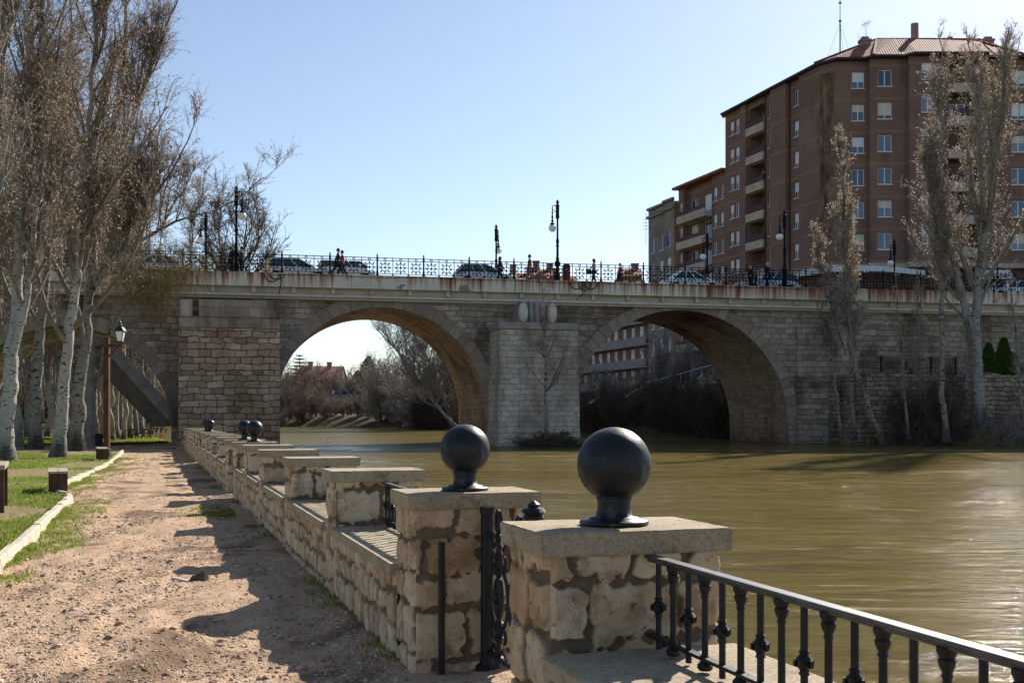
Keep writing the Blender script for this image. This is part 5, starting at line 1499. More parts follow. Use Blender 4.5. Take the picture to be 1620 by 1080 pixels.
# shop awnings on the ground floor
MAT_AWN = plain('white_awning', (.66, .69, .74), .7, .3, .06, 1)
t = empty('awning', (0, 0, 0), 0, 'long curved white canopy above the shop fronts of the brick block', 'awning')
m = MB(); ps = []
for k in np.linspace(0, 1, 19):
    px = 1268 + (1464 - 1268) * k; Yk = 103.2 - 3.0 * sin(pi * min(1, k * .75 + .1)); X = (px - 810) / 1800 * Yk
    zt_ = EYE + (HZ - (433 - 13 * sin(pi * (.12 + k * .75)))) / 1800 * Yk; ps.append((X, Yk, zt_))
for a, b in zip(ps[:-1], ps[1:]):
    m.loft([[(a[0], a[1], a[2] - .48), (a[0], a[1] + 1.6, a[2] - .40), (a[0], a[1] + 1.6, a[2] + .06), (a[0], a[1], a[2])], [(b[0] - .02, b[1], b[2] - .48), (b[0] - .02, b[1] + 1.6, b[2] - .40), (b[0] - .02, b[1] + 1.6, b[2] + .06), (b[0] - .02, b[1], b[2])]])
m.build('canopy_band', MAT_AWN, t)
t = empty('shop_awning', (0, 0, 0), 0, 'pale blue-white shop awning with dark script lettering by the right edge of the brick block', 'awning')
Ya = 101.2; xa, _, za = W(1553, 441, Ya); xb, _, zb_ = W(1605, 425, Ya)
m = MB(); m.loft([[(xa, Ya, za), (xb, Ya, za), (xb, Ya + .06, za), (xa, Ya + .06, za)], [(xa + .25, Ya + .95, zb_), (xb, Ya + .95, zb_), (xb, Ya + 1.0, zb_), (xa + .25, Ya + 1.0, zb_)]]); m.build('awning_sheet', MAT_AWN, t)
m = MB(); m.box(xa, xb, Ya + .001, Ya + .04, za - .16, za - .003); m.build('valance', MAT_IRON, t)
cu = bpy.data.curves.new('lettering', 'FONT'); cu.body = 'Galatalia'; cu.size = .98; cu.shear = .38; cu.extrude = .012; cu.align_x = 'CENTER'
o = bpy.data.objects.new('lettering', cu); link(o, t); cu.materials.append(MAT_IRON)
bpy.context.view_layer.update(); me_ = bpy.data.meshes.new_from_object(o.evaluated_get(bpy.context.evaluated_depsgraph_get())); bpy.data.objects.remove(o); o = link(bpy.data.objects.new('lettering', me_), t)
if not me_.materials: me_.materials.append(MAT_IRON)
sl = atan2(zb_ - za, .95); o.rotation_euler = (sl, 0, 0); o.location = ((xa + xb) / 2 + .1, Ya + .22, za + .22 * (zb_ - za) / .95 + .03)
o.location.y -= .03
# yellow shop fronts glimpsed under the canopy
m = MB(); xa, _, za = W(1305, 458, 104.6); xb = W(1360, 458, 104.6)[0]; m.box(xa, xb, 104.55, 104.7, 10.1, 14.0)
o = m.build('shop_front', plain('yellow_shop_panel', (.55, .48, .25), .7, .3, .1, 1), T1)

# street on the right bank
m = MB(); q = [(19.2, 83.2), (64, 93), (64, 105), (30.3, 105.3)]; m.loft([[(p[0], p[1], -1) for p in q], [(p[0], p[1], 10.02) for p in q]]); tag(m.build('street', plain('street_asphalt', (.07, .07, .07), .9, .2)), kind='structure')

# little road bridge far up the river with its cars
t = empty('road_bridge', (0, 0, 0), 0, 'low flat road bridge far up the river, seen through the left arch', 'bridge')
Yr = 232; xa, _, zt = W(496, 622, Yr); xb = W(640, 622, Yr)[0]
m = MB(); m.box(xa - 25, xb + 20, Yr, Yr + 8, zt - 1.5, zt - .3); m.build('deck', MAT_CONC, t)
m = MB(); m.box(xa - 25, xb + 20, Yr - .15, Yr + .1, zt - .6, zt - .15)
for x in np.arange(xa - 25, xb + 20, 1.6): m.box(x - .05, x + .05, Yr - .08, Yr + .02, zt - .14, zt + .85)
for z in (zt + .4, zt + .85): m.box(xa - 25, xb + 20, Yr - .06, Yr, z, z + .08)
m.build('parapet', plain('blue_grey_paint', (.22, .23, .29), .7, .3), t)
for x in (xa - 12, xa + 6, xb + 6): 
    m = MB(); m.box(x - .6, x + .6, Yr + 1, Yr + 7, -2, zt - 1.502); m.build('pier', MAT_CONC, t)
# ------------------------------------------------------------------ cars on the bridge
MAT_TYRE = plain('tyre_rubber', (.02, .02, .02), .85, .2)
MAT_RIM = plain('alloy', (.42, .43, .44), .35, .5, .1, 4, .6)
g_ = Mat('car_glass', .05, .7); g_.color((.03, .045, .05)); MAT_CGL = g_.m
MAT_RED = plain('red_lens', (.35, .01, .01), .25, .5)
MAT_LENS = plain('clear_lens', (.7, .72, .74), .15, .6)
def paint(name, c):
    M = Mat(name, .25, .5, .15); M.color(M.ramp(M.noise(M.co('Object'), 3, 4), [(.3, tuple(x * .93 for x in c)), (.7, c)])); M.b.inputs['Coat Weight'].default_value = .6; return M.m
def car(c, L=4.1, Wd=1.72, H=1.45, hatch=True, van=False):
    t = empty('parked_car'); pm_ = paint('car_paint', c)
    h = L / 2; bt = .88 if not van else 1.05
    prof = [(-h, .42, .62), (-h + .08, .34, .80), (-h + .35, .26, bt), (-h * .45, .22, bt + .02), (.1 * h, .22, bt), (h * .48, .22, bt - .04), (h - .35, .26, .76), (h - .08, .34, .66), (h, .42, .56)]
    rings = []
    for x, z0, z1 in prof:
        w = Wd / 2 * (1 - .16 * (abs(x) / h) ** 5)
        rings.append([(x, -w * .9, z0), (x, w * .9, z0), (x, w, z0 + .12), (x, w * 1.0, (z0 + z1) / 2), (x, w * .95, z1 - .06), (x, w * .86, z1), (x, -w * .86, z1), (x, -w * .95, z1 - .06), (x, -w, (z0 + z1) / 2), (x, -w, z0 + .12)])
    m = MB(); m.loft(rings)
    xb0, xb1 = (-h + .12, h * .50) if hatch else (-h * .72, h * .50)
    xt0, xt1 = (-h + .55, h * .06) if hatch else (-h * .40, h * .06)
    if van: xb0, xt0, xb1, xt1 = -h + .03, -h + .10, h * .72, h * .45
    wb, wt = Wd / 2 * .86, Wd / 2 * .66
    if van: wt = Wd / 2 * .78
    zb, zt = bt - .01, H
    base = [(xb0, -wb, zb), (xb1, -wb, zb - .03), (xb1, wb, zb - .03), (xb0, wb, zb)]
    top = [(xt0, -wt, zt - .05), (xt1, -wt, zt - .04), (xt1, wt, zt - .04), (xt0, wt, zt - .05)]
    # roof skin with crown, pillars
    m.loft([[(xt0 - .02, -wt - .02, zt - .07), (xt1 + .03, -wt - .02, zt - .06), (xt1 + .03, wt + .02, zt - .06), (xt0 - .02, wt + .02, zt - .07)],
            [(xt0 + .03, -wt * .95, zt - .02), (xt1 - .03, -wt * .95, zt - .02), (xt1 - .03, wt * .95, zt - .02), (xt0 + .03, wt * .95, zt - .02)],
            [(xt0 + .2, -wt * .7, zt), (xt1 - .2, -wt * .7, zt), (xt1 - .2, wt * .7, zt), (xt0 + .2, wt * .7, zt)]])
    for sy in (-1, 1):
        B_ = lambda f: (xb0 * (1 - f) + xb1 * f, sy * wb, zb); T_ = lambda f: (xt0 * (1 - f) + xt1 * f, sy * (wt + .01), zt - .06)
        for f0, f1, w in ((0, 0, .12), (.36, .36, .08), (.66, .68, .07), (1, 1, .07)): m.bar(B_(f0), T_(f1), w, .05)
    m.build('body', pm_, t, smooth=False, bevel=.03)
    m = MB(); m.loft([base, top]); m.build('window', MAT_CGL, t)
    for sx in (-1, 1):
        for sy in (-1, 1):
            x, y = sx * h * .62, sy * (Wd / 2 - .09)
            m = MB(); m.lathe([(.2, -.09), (.3, -.09), (.315, -.06), (.315, .06), (.3, .09), (.2, .09)], 18, (x, y, .315), 'y'); w_ = m.build('wheel', MAT_TYRE, t)
            m = MB(); m.lathe([(.03, -.092), (.2, -.085), (.2, .085), (.03, .092)], 12, (x, y, .315), 'y'); m.build('rim', MAT_RIM, w_)
        for sy in (-1, 1):
            x = sx * (h - .16); m = MB(); m.box(x - .14, x + .14, sy * (Wd / 2 - .34) - .16, sy * (Wd / 2 - .34) + .2, .60, .76 if sx > 0 else .86)
            m.build('headlight' if sx > 0 else 'tail_light', MAT_LENS if sx > 0 else MAT_RED, t, bevel=.03)
    m = MB()
    for sy in (-1, 1): m.box(h * .38, h * .46, sy * (Wd / 2 + .06) - .07, sy * (Wd / 2 + .06) + .07, bt - .02, bt + .12)
    m.build('door_mirror', pm_, t, bevel=.02)
    return t
RZ = DZ - .02
cars = [(470, 3.6, 1, dict(c=(.55, .57, .58), L=4.3, hatch=True), 'silver-white estate car on the bridge behind the walker in pale trousers'),
        (549, 3.8, 1, dict(c=(.60, .58, .56), L=3.6, H=1.42, van=True), 'small pale car behind the close walking couple on the bridge'),
        (766, 3.6, 1, dict(c=(.46, .53, .60), L=4.1, hatch=True), 'silver-blue hatchback with red tail light left of the woman in dark clothes'),
        (1091, 3.8, 1, dict(c=(.72, .73, .75), L=4.2, hatch=False), 'white saloon car behind the railing below the grey corner house'),
        (1214, 3.5, -1, dict(c=(.50, .58, .66), L=4.4, H=1.5, hatch=True), 'pale blue car behind the railing beside the three gathered people'),
        (1597, 3.4, -1, dict(c=(.74, .75, .76), L=4.2, hatch=True), 'white car behind the railing under the lettered awning'),
        (262, 3.8, 1, dict(c=(.62, .64, .66), L=4.2, hatch=False), 'white car half hidden by the poplar twigs at the left of the bridge')]
for px, y, dr, kw, lab in cars:
    t = car(**kw); s = SB(px, y); X, Y = b2w(s, y)
    t.location = (X, Y, RZ); t.rotation_euler = (0, 0, TH + (0 if dr > 0 else pi)); tag(t, lab, 'car')
t = car((.45, .02, .03), 4.0)
X, Y, z = W(513, 625, Yr + 2); t.location = (X, Y, zt - .3); tag(t, 'small red car on the far road bridge', 'car')

# ------------------------------------------------------------------ people
SKIN = plain('skin', (.42, .26, .19), .6, .35, .06)
def cloth(name, c): return plain(name, c, .9, .15, .2, 9)
def skin_obj(name, V, E, Rr, root, material, parent, sub=1):
    me = bpy.data.meshes.new(name); me.from_pydata(V, E, []); me.materials.append(material)
    o = link(bpy.data.objects.new(name, me), parent)
    md = o.modifiers.new('skin', 'SKIN'); md.use_smooth_shade = True
    if not me.skin_vertices: me.skin_vertices.new()
    for sv, r_ in zip(me.skin_vertices[0].data, Rr): sv.radius = (r_ if np.isscalar(r_) else r_); sv.use_root = False
    me.skin_vertices[0].data[root].use_root = True
    s_ = o.modifiers.new('sub', 'SUBSURF'); s_.levels = sub; s_.render_levels = sub
    return o
def person(label, top, trousers, hair, H=1.72, step=.0, arms=(.0, .0), lean=0.0, longhair=False, coat=False, skirt=False):
    """local +X is forward; step = half stride angle; arms = forward swing of left/right arm"""
    k = H / 1.72; t = empty('person', label=label, cat='person', group='people on the bridge')
    def pt(x, y, z): return (x * k + lean * max(0, z - .9) * k, y * k, z * k)
    V, E, Rr = [], [], []
    def av(p, r_, par=None):
        V.append(p); Rr.append((r_[0] * k, r_[1] * k) if not np.isscalar(r_) else (r_ * k, r_ * k))
        if par is not None: E.append((par, len(V) - 1))
        return len(V) - 1
    pel = av(pt(0, 0, .93), (.15, .11)); sp1 = av(pt(0, 0, 1.10), (.13, .10), pel); sp2 = av(pt(0, 0, 1.32), (.16, .11), sp1)
    nk0 = av(pt(0, 0, 1.45), .07, sp2); nk = av(pt(.01, 0, 1.51), .055, nk0)
    hd = av(pt(.02, 0, 1.58), (.072, .085), nk); hd2 = av(pt(.02, 0, 1.66), (.075, .09), hd); av(pt(.01, 0, 1.705), (.05, .06), hd2)
    av(pt(.10, 0, 1.60), .018, hd)
    joints = {}
    for sy, sw in ((1, step), (-1, -step)):
        hip = av(pt(0, sy * .09, .88), .095, pel); kn = av(pt(.45 * sin(sw) + .02, sy * .095, .88 - .43 * cos(sw)), .062, hip)
        lo = sw - (.45 * abs(step) if sw < 0 else .1 * step)
        an = av(pt(.45 * sin(sw) + .42 * sin(lo), sy * .095, .88 - .43 * cos(sw) - .40 * cos(lo)), .042, kn)
        to = V[an]; av((to[0] + .15 * k, to[1], max(.03 * k, to[2] - .03 * k)), .035, an); joints[('leg', sy)] = (hip, kn, an)
    for sy, sw in ((1, arms[0]), (-1, arms[1])):
        sh = av(pt(0, sy * .17, 1.40), .06, sp2); el = av(pt(.29 * sin(sw), sy * .225, 1.40 - .29 * cos(sw)), .043, sh)
        fa = sw + .35; wr = av(pt(.29 * sin(sw) + .25 * sin(fa), sy * .23, 1.40 - .29 * cos(sw) - .25 * cos(fa)), .028, el)
        w = np.array(V[wr]); d_ = np.array((sin(fa), 0, -cos(fa))) * k; q = np.array((cos(fa), 0, sin(fa))) * k
        pm_ = av(tuple(w + d_ * .07), (.034, .018), wr)
        for j in range(4): f = av(tuple(w + d_ * .12 + q * (.027 - .018 * j)), .009, pm_); av(tuple(w + d_ * (.155 + .012 * (j in (1, 2))) + q * (.034 - .02 * j)), .008, f)
        th_ = av(tuple(w + d_ * .06 + q * .04), .010, wr); av(tuple(w + d_ * .09 + q * .052), .008, th_)
        joints[('arm', sy)] = (sh, el, wr)
    skin_obj('body', V, E, Rr, pel, SKIN, t)
    def garment(name, chain, material, grow, root=0):
        ids = sorted({i for c_ in chain for i in c_}); mp = {v: i for i, v in enumerate(ids)}
        VV = [V[i] for i in ids]; EE = [(mp[a], mp[b]) for c_ in chain for a, b in zip(c_[:-1], c_[1:])]
        RR = [(Rr[i][0] + grow * k, Rr[i][1] + grow * k) for i in ids]
        return skin_obj(name, VV, EE, RR, mp[root], material, t)
    garment('jacket', [(pel, sp1, sp2, nk0)] + [(sp2,) + joints[('arm', s)] for s in (1, -1)], top, .022 if not coat else .035, pel)
    if skirt:
        m = MB(); m.lathe([(.16 * k, .95 * k), (.20 * k, .8 * k), (.25 * k, .45 * k)], 12); m.build('skirt', trousers, t, smooth=True)
    garment('trousers', [(pel,) + joints[('leg', s)] for s in (1, -1)], trousers, .02, pel)
    c_ = np.array(V[hd2]); m = MB(); rh = .115 * k
    prof = [(rh * sin(a), rh * 1.15 * cos(a)) for a in np.linspace(2.0 if not longhair else 2.2, .02, 9)]
    m.lathe(prof, 12, (c_[0] - .018 * k, c_[1], c_[2] + .005 * k))
    if longhair: m.lathe([(.07 * k, -.26 * k), (.095 * k, -.12 * k), (.1 * k, .02 * k)], 10, (c_[0] - .05 * k, c_[1], c_[2]))
    m.build('hair', hair, t, smooth=True)
    m = MB()
    for s in (1, -1):
        m.lathe([(.002, -.012), (.012, 0), (.002, .012)], 6, (c_[0] + .088 * k, c_[1] + s * .032 * k, c_[2] - .02 * k))
    m.build('eyes', MAT_IRON, t)
    m = MB()
    for s in (1, -1): m.lathe([(.005, -.03), (.03, 0), (.005, .03)], 6, (c_[0] + .01 * k, c_[1] + s * .088 * k, c_[2] - .03 * k))
    m.build('ears', SKIN, t)
    m = MB()
    for s in (1, -1):
        a = V[joints[('leg', s)][2]]; m.loft([[(a[0] - .08 * k, a[1] - .045 * k, a[2] - .05 * k), (a[0] - .08 * k, a[1] + .045 * k, a[2] - .05 * k), (a[0] - .07 * k, a[1] + .04 * k, a[2] + .05 * k), (a[0] - .07 * k, a[1] - .04 * k, a[2] + .05 * k)], [(a[0] + .2 * k, a[1] - .04 * k, a[2] - .05 * k), (a[0] + .2 * k, a[1] + .04 * k, a[2] - .05 * k), (a[0] + .2 * k, a[1] + .03 * k, a[2] - .01 * k), (a[0] + .2 * k, a[1] - .03 * k, a[2] - .01 * k)]])
    m.build('shoes', MAT_IRON, t, bevel=.01)
    return t
BLK, DKB, GREY = cloth('black_cloth', (.018, .018, .022)), cloth('navy_cloth', (.022, .032, .06)), cloth('grey_cloth', (.12, .12, .12))
KHA, BEIGE, TEAL, MUST, RED, WHT = cloth('khaki_cloth', (.20, .15, .09)), cloth('beige_cloth', (.45, .37, .27)), cloth('teal_cloth', (.03, .075, .08)), cloth('mustard_cloth', (.22, .14, .035)), cloth('red_cloth', (.28, .02, .03)), cloth('white_cloth', (.6, .6, .6))
HBR, HGR, HBL, HDK = plain('brown_hair', (.06, .033, .018), .7, .3), plain('grey_hair', (.4, .39, .38), .7, .3), plain('fair_hair', (.38, .27, .13), .7, .3), plain('dark_hair', (.015, .012, .01), .7, .3)
ppl = [(366, .5, .3, dict(top=BLK, trousers=BLK, hair=HDK, H=1.62, coat=True), 'person in black leaning on the bridge railing left of the lamp column, shorter one'),
       (374, .9, -1.2, dict(top=BLK, trousers=BLK, hair=HBR, H=1.80, coat=True), 'tall person in a black coat at the foot of the left bridge lamp'),
       (383, .5, 2.6, dict(top=GREY, trousers=BLK, hair=HDK, H=1.66, coat=True, arms=(.5, .2)), 'person in dark jacket just right of the left bridge lamp'),
       (424, .4, pi, dict(top=TEAL, trousers=BEIGE, hair=HGR, H=1.68, step=.22, arms=(.25, -.25)), 'grey-haired person in dark teal jacket and pale trousers walking by the railing'),
       (534, .6, .0, dict(top=TEAL, trousers=BLK, hair=HDK, H=1.74, step=.5, arms=(-.4, .4), lean=.05), 'man in teal jacket mid-stride, on the left of the walking couple'),
       (541.5, 1.0, pi, dict(top=RED, trousers=DKB, hair=HBR, H=1.68, step=.42, arms=(.3, -.3)), 'person with red scarf and navy trousers, on the right of the walking couple'),
       (791, 1.0, 0, dict(top=BLK, trousers=BLK, hair=HBR, H=1.62, step=.3, arms=(-.3, .3), longhair=True), 'woman in dark patterned clothes walking in front of the silver-blue hatchback'),
       (838, .7, pi, dict(top=MUST, trousers=GREY, hair=HBR, H=1.76, step=.32, arms=(.3, -.4)), 'man in mustard jacket and grey trousers walking alone on the bridge'),
       (939.5, .6, pi, dict(top=WHT, trousers=DKB, hair=HBR, H=1.62, step=.2, arms=(.6, -.1), longhair=True), 'woman in white top and dark waistcoat holding a dark bag on the bridge'),
       (981, .8, pi, dict(top=RED, trousers=BLK, hair=HBR, H=1.42, step=.25, arms=(.5, .1)), 'child in a red top walking on the bridge'),
       (1187, .8, .4, dict(top=BLK, trousers=BLK, hair=HBL, H=1.52), 'fair-haired person in black, leftmost of the three by the pale blue car'),
       (1195, 1.0, 2.8, dict(top=KHA, trousers=BLK, hair=HBR, H=1.52, coat=True), 'person in khaki between two others beside the pale blue car'),
       (1214, .9, pi, dict(top=DKB, trousers=BLK, hair=HGR, H=1.78, coat=True, step=.15), 'tall white-haired man in navy coat beside the pale blue car')]
for px, y, rz, kw, lab in ppl:
    t = person(lab, **kw); s = SB(px, y); X, Y = b2w(s, y); t.location = (X, Y, DZ - .025); t.rotation_euler = (0, 0, TH + rz)
# bag carried by the woman
s = SB(931, .55); X, Y = b2w(s, .55)
t = empty('shoulder_bag', (X, Y, DZ + .62), TH, 'square dark bag held out by the woman in white', 'bag')
m = MB(); m.box(-.17, .17, -.06, .06, 0, .36); m.build('bag_body', BLK, t, bevel=.03)
m = MB(); m.tube([(-.12, 0, .36), (-.08, 0, .48), (.2, 0, .52), (.12, 0, .36)], .015, 5); m.build('strap', BLK, t)
# red litter container on the bridge pavement
s = SB(896, 1.1); X, Y = b2w(s, 1.1)
t = empty('recycling_bin', (X, Y, DZ - .03), TH, 'dull red upright bin behind the railing right of the central lamp', 'bin')
m = MB(); m.box(-.22, .22, -.22, .22, .08, 1.15); m.build('bin_body', plain('red_plastic', (.11, .025, .045), .7, .2), t, bevel=.05)
m = MB(); m.loft([[(-.25, -.25, 1.155), (.25, -.25, 1.155), (.25, .25, 1.155), (-.25, .25, 1.155)], [(-.14, -.14, 1.36), (.14, -.14, 1.36), (.14, .14, 1.36), (-.14, .14, 1.36)]]); m.build('lid', plain('dark_red_plastic', (.12, .02, .04), .6, .3), t, bevel=.03)
# ------------------------------------------------------------------ trees and shrubs
def bark(name, pale, dark, mark=.55, scale=1.0):
    M = Mat(name, .9, .15)
    v = M.co('Object')
    mk = M.noise(M.co('Object', (5 * scale, 5 * scale, 15 * scale)), 1.0, 4, .6)
    n = M.noise(M.co('Object', (2, 2, .8)), 1.2, 5, .65); f = M.noise(v, 24, 4, .7)
    c = M.ramp(n, [(.3, tuple(x * .72 for x in pale)), (.65, pale)])
    sz = M.noise(M.co('Object', (2.2, 2.2, .9)), 1.0, 5, .7)
    mk2 = M.math('ADD', mk, M.math('MULTIPLY', M.math('SUBTRACT', sz, .5), .55))
    c = M.mix(M.ramp(mk2, [(mark, 0.0), (mark + .04, .92)]), c, dark)
    big = M.noise(M.co('Object', (.8, .8, .35)), 1.0, 4, .6)
    c = M.mix(M.ramp(big, [(.56, 0.0), (.66, .8)]), c, tuple(x * 1.6 for x in dark))
    z = M.node('SeparateXYZ', {0: M.node('TexCoord').outputs['Object']}).outputs[2]
    zz = M.math('ADD', z, M.math('MULTIPLY', n, -1.2))
    c = M.mix(M.node('MapRange', {0: zz, 1: .6, 2: -.3, 3: 0.0, 4: .75}).outputs[0], c, tuple(x * 1.5 for x in dark))
    M.color(M.mix(.4, c, M.ramp(f, [(.3, .3), (.7, .7)]), 'OVERLAY')); M.bump(M.math('ADD', f, mk), .6, .03)
    return M.m
BARK_W = bark('white_poplar_bark', (.43, .41, .375), (.035, .03, .025), .575)
BARK_D = bark('dark_poplar_bark', (.27, .24, .205), (.03, .024, .018), .555, .7)
BARK_G = bark('grey_green_bark', (.36, .345, .28), (.07, .06, .042), .58, 1.4)
BARK_R = bark('grey_poplar_bark', (.34, .33, .315), (.04, .035, .03), .565)
def twigmat(name, a, b):
    M = Mat(name, .9, .12); M.color(M.ramp(M.noise(M.co('Object'), 2.5, 4, .6), [(.3, a), (.7, b)])); return M.m
TW_BR = twigmat('brown_twig', (.13, .10, .075), (.255, .21, .165))
TW_GR = twigmat('grey_twig', (.17, .155, .13), (.32, .295, .25))
TW_RD = twigmat('reddish_twig', (.11, .07, .055), (.20, .135, .105))
TW_DK = twigmat('dark_twig', (.075, .06, .047), (.18, .145, .11))
TW_YL = twigmat('straw_twig', (.16, .125, .06), (.30, .24, .12))
LF_BR = shader_leaf('dry_catkin_leaf', (.175, .12, .09), (.27, .20, .15), (.40, .31, .24), .5)
LF_TAN = shader_leaf('tan_bud_leaf', (.36, .27, .185), (.48, .37, .26), (.60, .48, .36), .5)

class TB:
    def __init__(s): s.V = []; s.F = []; s.n = 0
    def path(s, P, r, k=5):
        P = np.asarray(P, float); r = np.asarray(r, float); n = len(P)
        d = np.gradient(P, axis=0); d /= np.linalg.norm(d, axis=1, keepdims=True) + 1e-9
        av = d.mean(0); ref = np.array((1.0, 0, 0)) if abs(av[2]) > .7 * np.linalg.norm(av) else np.array((0, 0, 1.0))
        a = np.cross(np.broadcast_to(ref, d.shape), d); a /= np.linalg.norm(a, axis=1, keepdims=True) + 1e-9
        b = np.cross(d, a)
        t = np.arange(k) * 2 * pi / k
        V = P[:, None] + (a[:, None] * np.cos(t)[None, :, None] + b[:, None] * np.sin(t)[None, :, None]) * r[:, None, None]
        i = np.arange(n - 1)[:, None] * k + np.arange(k)[None]; j = np.arange(n - 1)[:, None] * k + (np.arange(k)[None] + 1) % k
        s.V.append(V.reshape(-1, 3)); s.F.append(np.stack([i, j, j + k, i + k], -1).reshape(-1, 4) + s.n); s.n += n * k
    def segs(s, p0, p1, r0, r1, k=3):
        n = len(p0)
        if n == 0: return
        d = p1 - p0; d = d / (np.linalg.norm(d, axis=1, keepdims=True) + 1e-9)
        ref = np.where(np.abs(d[:, 2:3]) > .8, np.array([[1.0, 0, 0]]), np.array([[0, 0, 1.0]]))
        a = np.cross(ref, d); a /= np.linalg.norm(a, axis=1, keepdims=True) + 1e-9; b = np.cross(d, a)
        t = np.arange(k) * 2 * pi / k
        c_ = a[:, None] * np.cos(t)[None, :, None] + b[:, None] * np.sin(t)[None, :, None]
        V = np.concatenate([p0[:, None] + c_ * np.reshape(r0, (-1, 1, 1)), p1[:, None] + c_ * np.reshape(r1, (-1, 1, 1))], 1)
        f = np.array([[j, (j + 1) % k, k + (j + 1) % k, k + j] for j in range(k)])
        s.V.append(V.reshape(-1, 3)); s.F.append((f[None] + (np.arange(n) * 2 * k)[:, None, None]).reshape(-1, 4) + s.n); s.n += n * 2 * k
    def build(s, name, material, parent, smooth=True):
        if not s.V: return None
        return mesh_np(name, np.concatenate(s.V), np.concatenate(s.F), material, parent, smooth=smooth)

def unit(v): return v / (np.linalg.norm(v, axis=-1, keepdims=True) + 1e-9)
def leaves_np(C0, L, Wd, r, down=.8):
    n = len(C0)
    a = unit(r.normal(0, 1, (n, 3)) * .55 + np.array((0, 0, -down)))
    b = unit(np.cross(a, r.normal(0, 1, (n, 3))))
    L = L * r.uniform(.6, 1.3, (n, 1)); Wd = Wd * r.uniform(.6, 1.3, (n, 1))
    V = np.stack([C0, C0 + a * L * .5 + b * Wd, C0 + a * L, C0 + a * L * .5 - b * Wd], 1)
    return V.reshape(-1, 3), np.arange(n * 4).reshape(-1, 4)

def grow_crown(r, starts, P):
    """starts: [(pos, dir, length, radius)] of limbs. Returns crown TB and leaf anchor points"""
    tb = TB(); anchors = []
    tw_o, tw_d, tw_l = [], [], []
    up = P.get('up', .25); sub_n = P.get('subs', 9); tw_n = P.get('twigs', 8); tl = P.get('twig', .6); tup = P.get('twup', .3)
    for pos, dr, L, rad in starts:
        n = 8; p = np.array(pos, float); d = unit(np.array(dr, float)); pts = [p.copy()]
        for i in range(n - 1):
            d = unit(d + np.array((0, 0, up / n * 2)) + r.normal(0, P.get('wob', .10), 3)); p = p + d * L / (n - 1); pts.append(p.copy())
        pts = np.array(pts); rr = rad * np.linspace(1, .18, n) ** .9
        tb.path(pts, np.maximum(rr, .008), 6)
        dd = unit(np.gradient(pts, axis=0))
        ns = max(2, int(sub_n * (.5 + L / P.get('Lref', 5.0) * .5)))
        for f in r.uniform(.12, 1.0, ns):
            x = f * (n - 1); i = min(int(x), n - 2); q = pts[i] + (pts[i + 1] - pts[i]) * (x - i)
            sd = unit(dd[i] * P.get('along', .9) + r.normal(0, .5, 3) + np.array((0, 0, P.get('subup', .35))))
            sl = L * r.uniform(.22, .48) * (1.15 - .6 * f); m_ = 5
            sp = [q]; s2 = sd
            for _ in range(m_ - 1): s2 = unit(s2 + r.normal(0, .14, 3) + np.array((0, 0, P.get('subbend', .06)))); sp.append(sp[-1] + s2 * sl / (m_ - 1))
            sp = np.array(sp); r0 = max(.009, min(rr[i] * .6, sl * .012)); tb.path(sp, np.linspace(r0, .006, m_), 4)
            k = max(2, int(tw_n * r.uniform(.7, 1.3))); fx = r.uniform(.1, 1.0, k) * (m_ - 1); ii = np.minimum(fx.astype(int), m_ - 2)
            o = sp[ii] + (sp[ii + 1] - sp[ii]) * (fx - ii)[:, None]
            tw_o.append(o); tw_d.append(unit(s2[None] * P.get('twalong', .7) + r.normal(0, .6, (k, 3)) + np.array((0, 0, tup)))); tw_l.append(tl * r.uniform(.45, 1.35, k))
    o = np.concatenate(tw_o); d = np.concatenate(tw_d); l = np.concatenate(tw_l)[:, None]
    tr = P.get('tr', .0065)
    m1 = o + d * l * .5; d2 = unit(d + r.normal(0, .3, d.shape) + np.array((0, 0, P.get('droop', -.05)))); m2 = m1 + d2 * l * .5
    tb.segs(o, m1, np.full(len(o), tr), np.full(len(o), tr * .8)); tb.segs(m1, m2, np.full(len(o), tr * .8), np.full(len(o), tr * .45))
    if P.get('fork', True):   # side shoots
        d3 = unit(d2 + r.normal(0, .6, d.shape)); m3 = m1 + d3 * l * .42; tb.segs(m1, m3, np.full(len(o), tr * .6), np.full(len(o), tr * .4))
    na = P.get('leaves', 4); A = []
    for k in range(na):
        f = r.uniform(0, 1, (len(o), 1)); A.append(np.where(f < .5, o + (m1 - o) * f * 2, m1 + (m2 - m1) * (f - .5) * 2))
    return tb, (np.concatenate(A) if na else np.zeros((0, 3)))

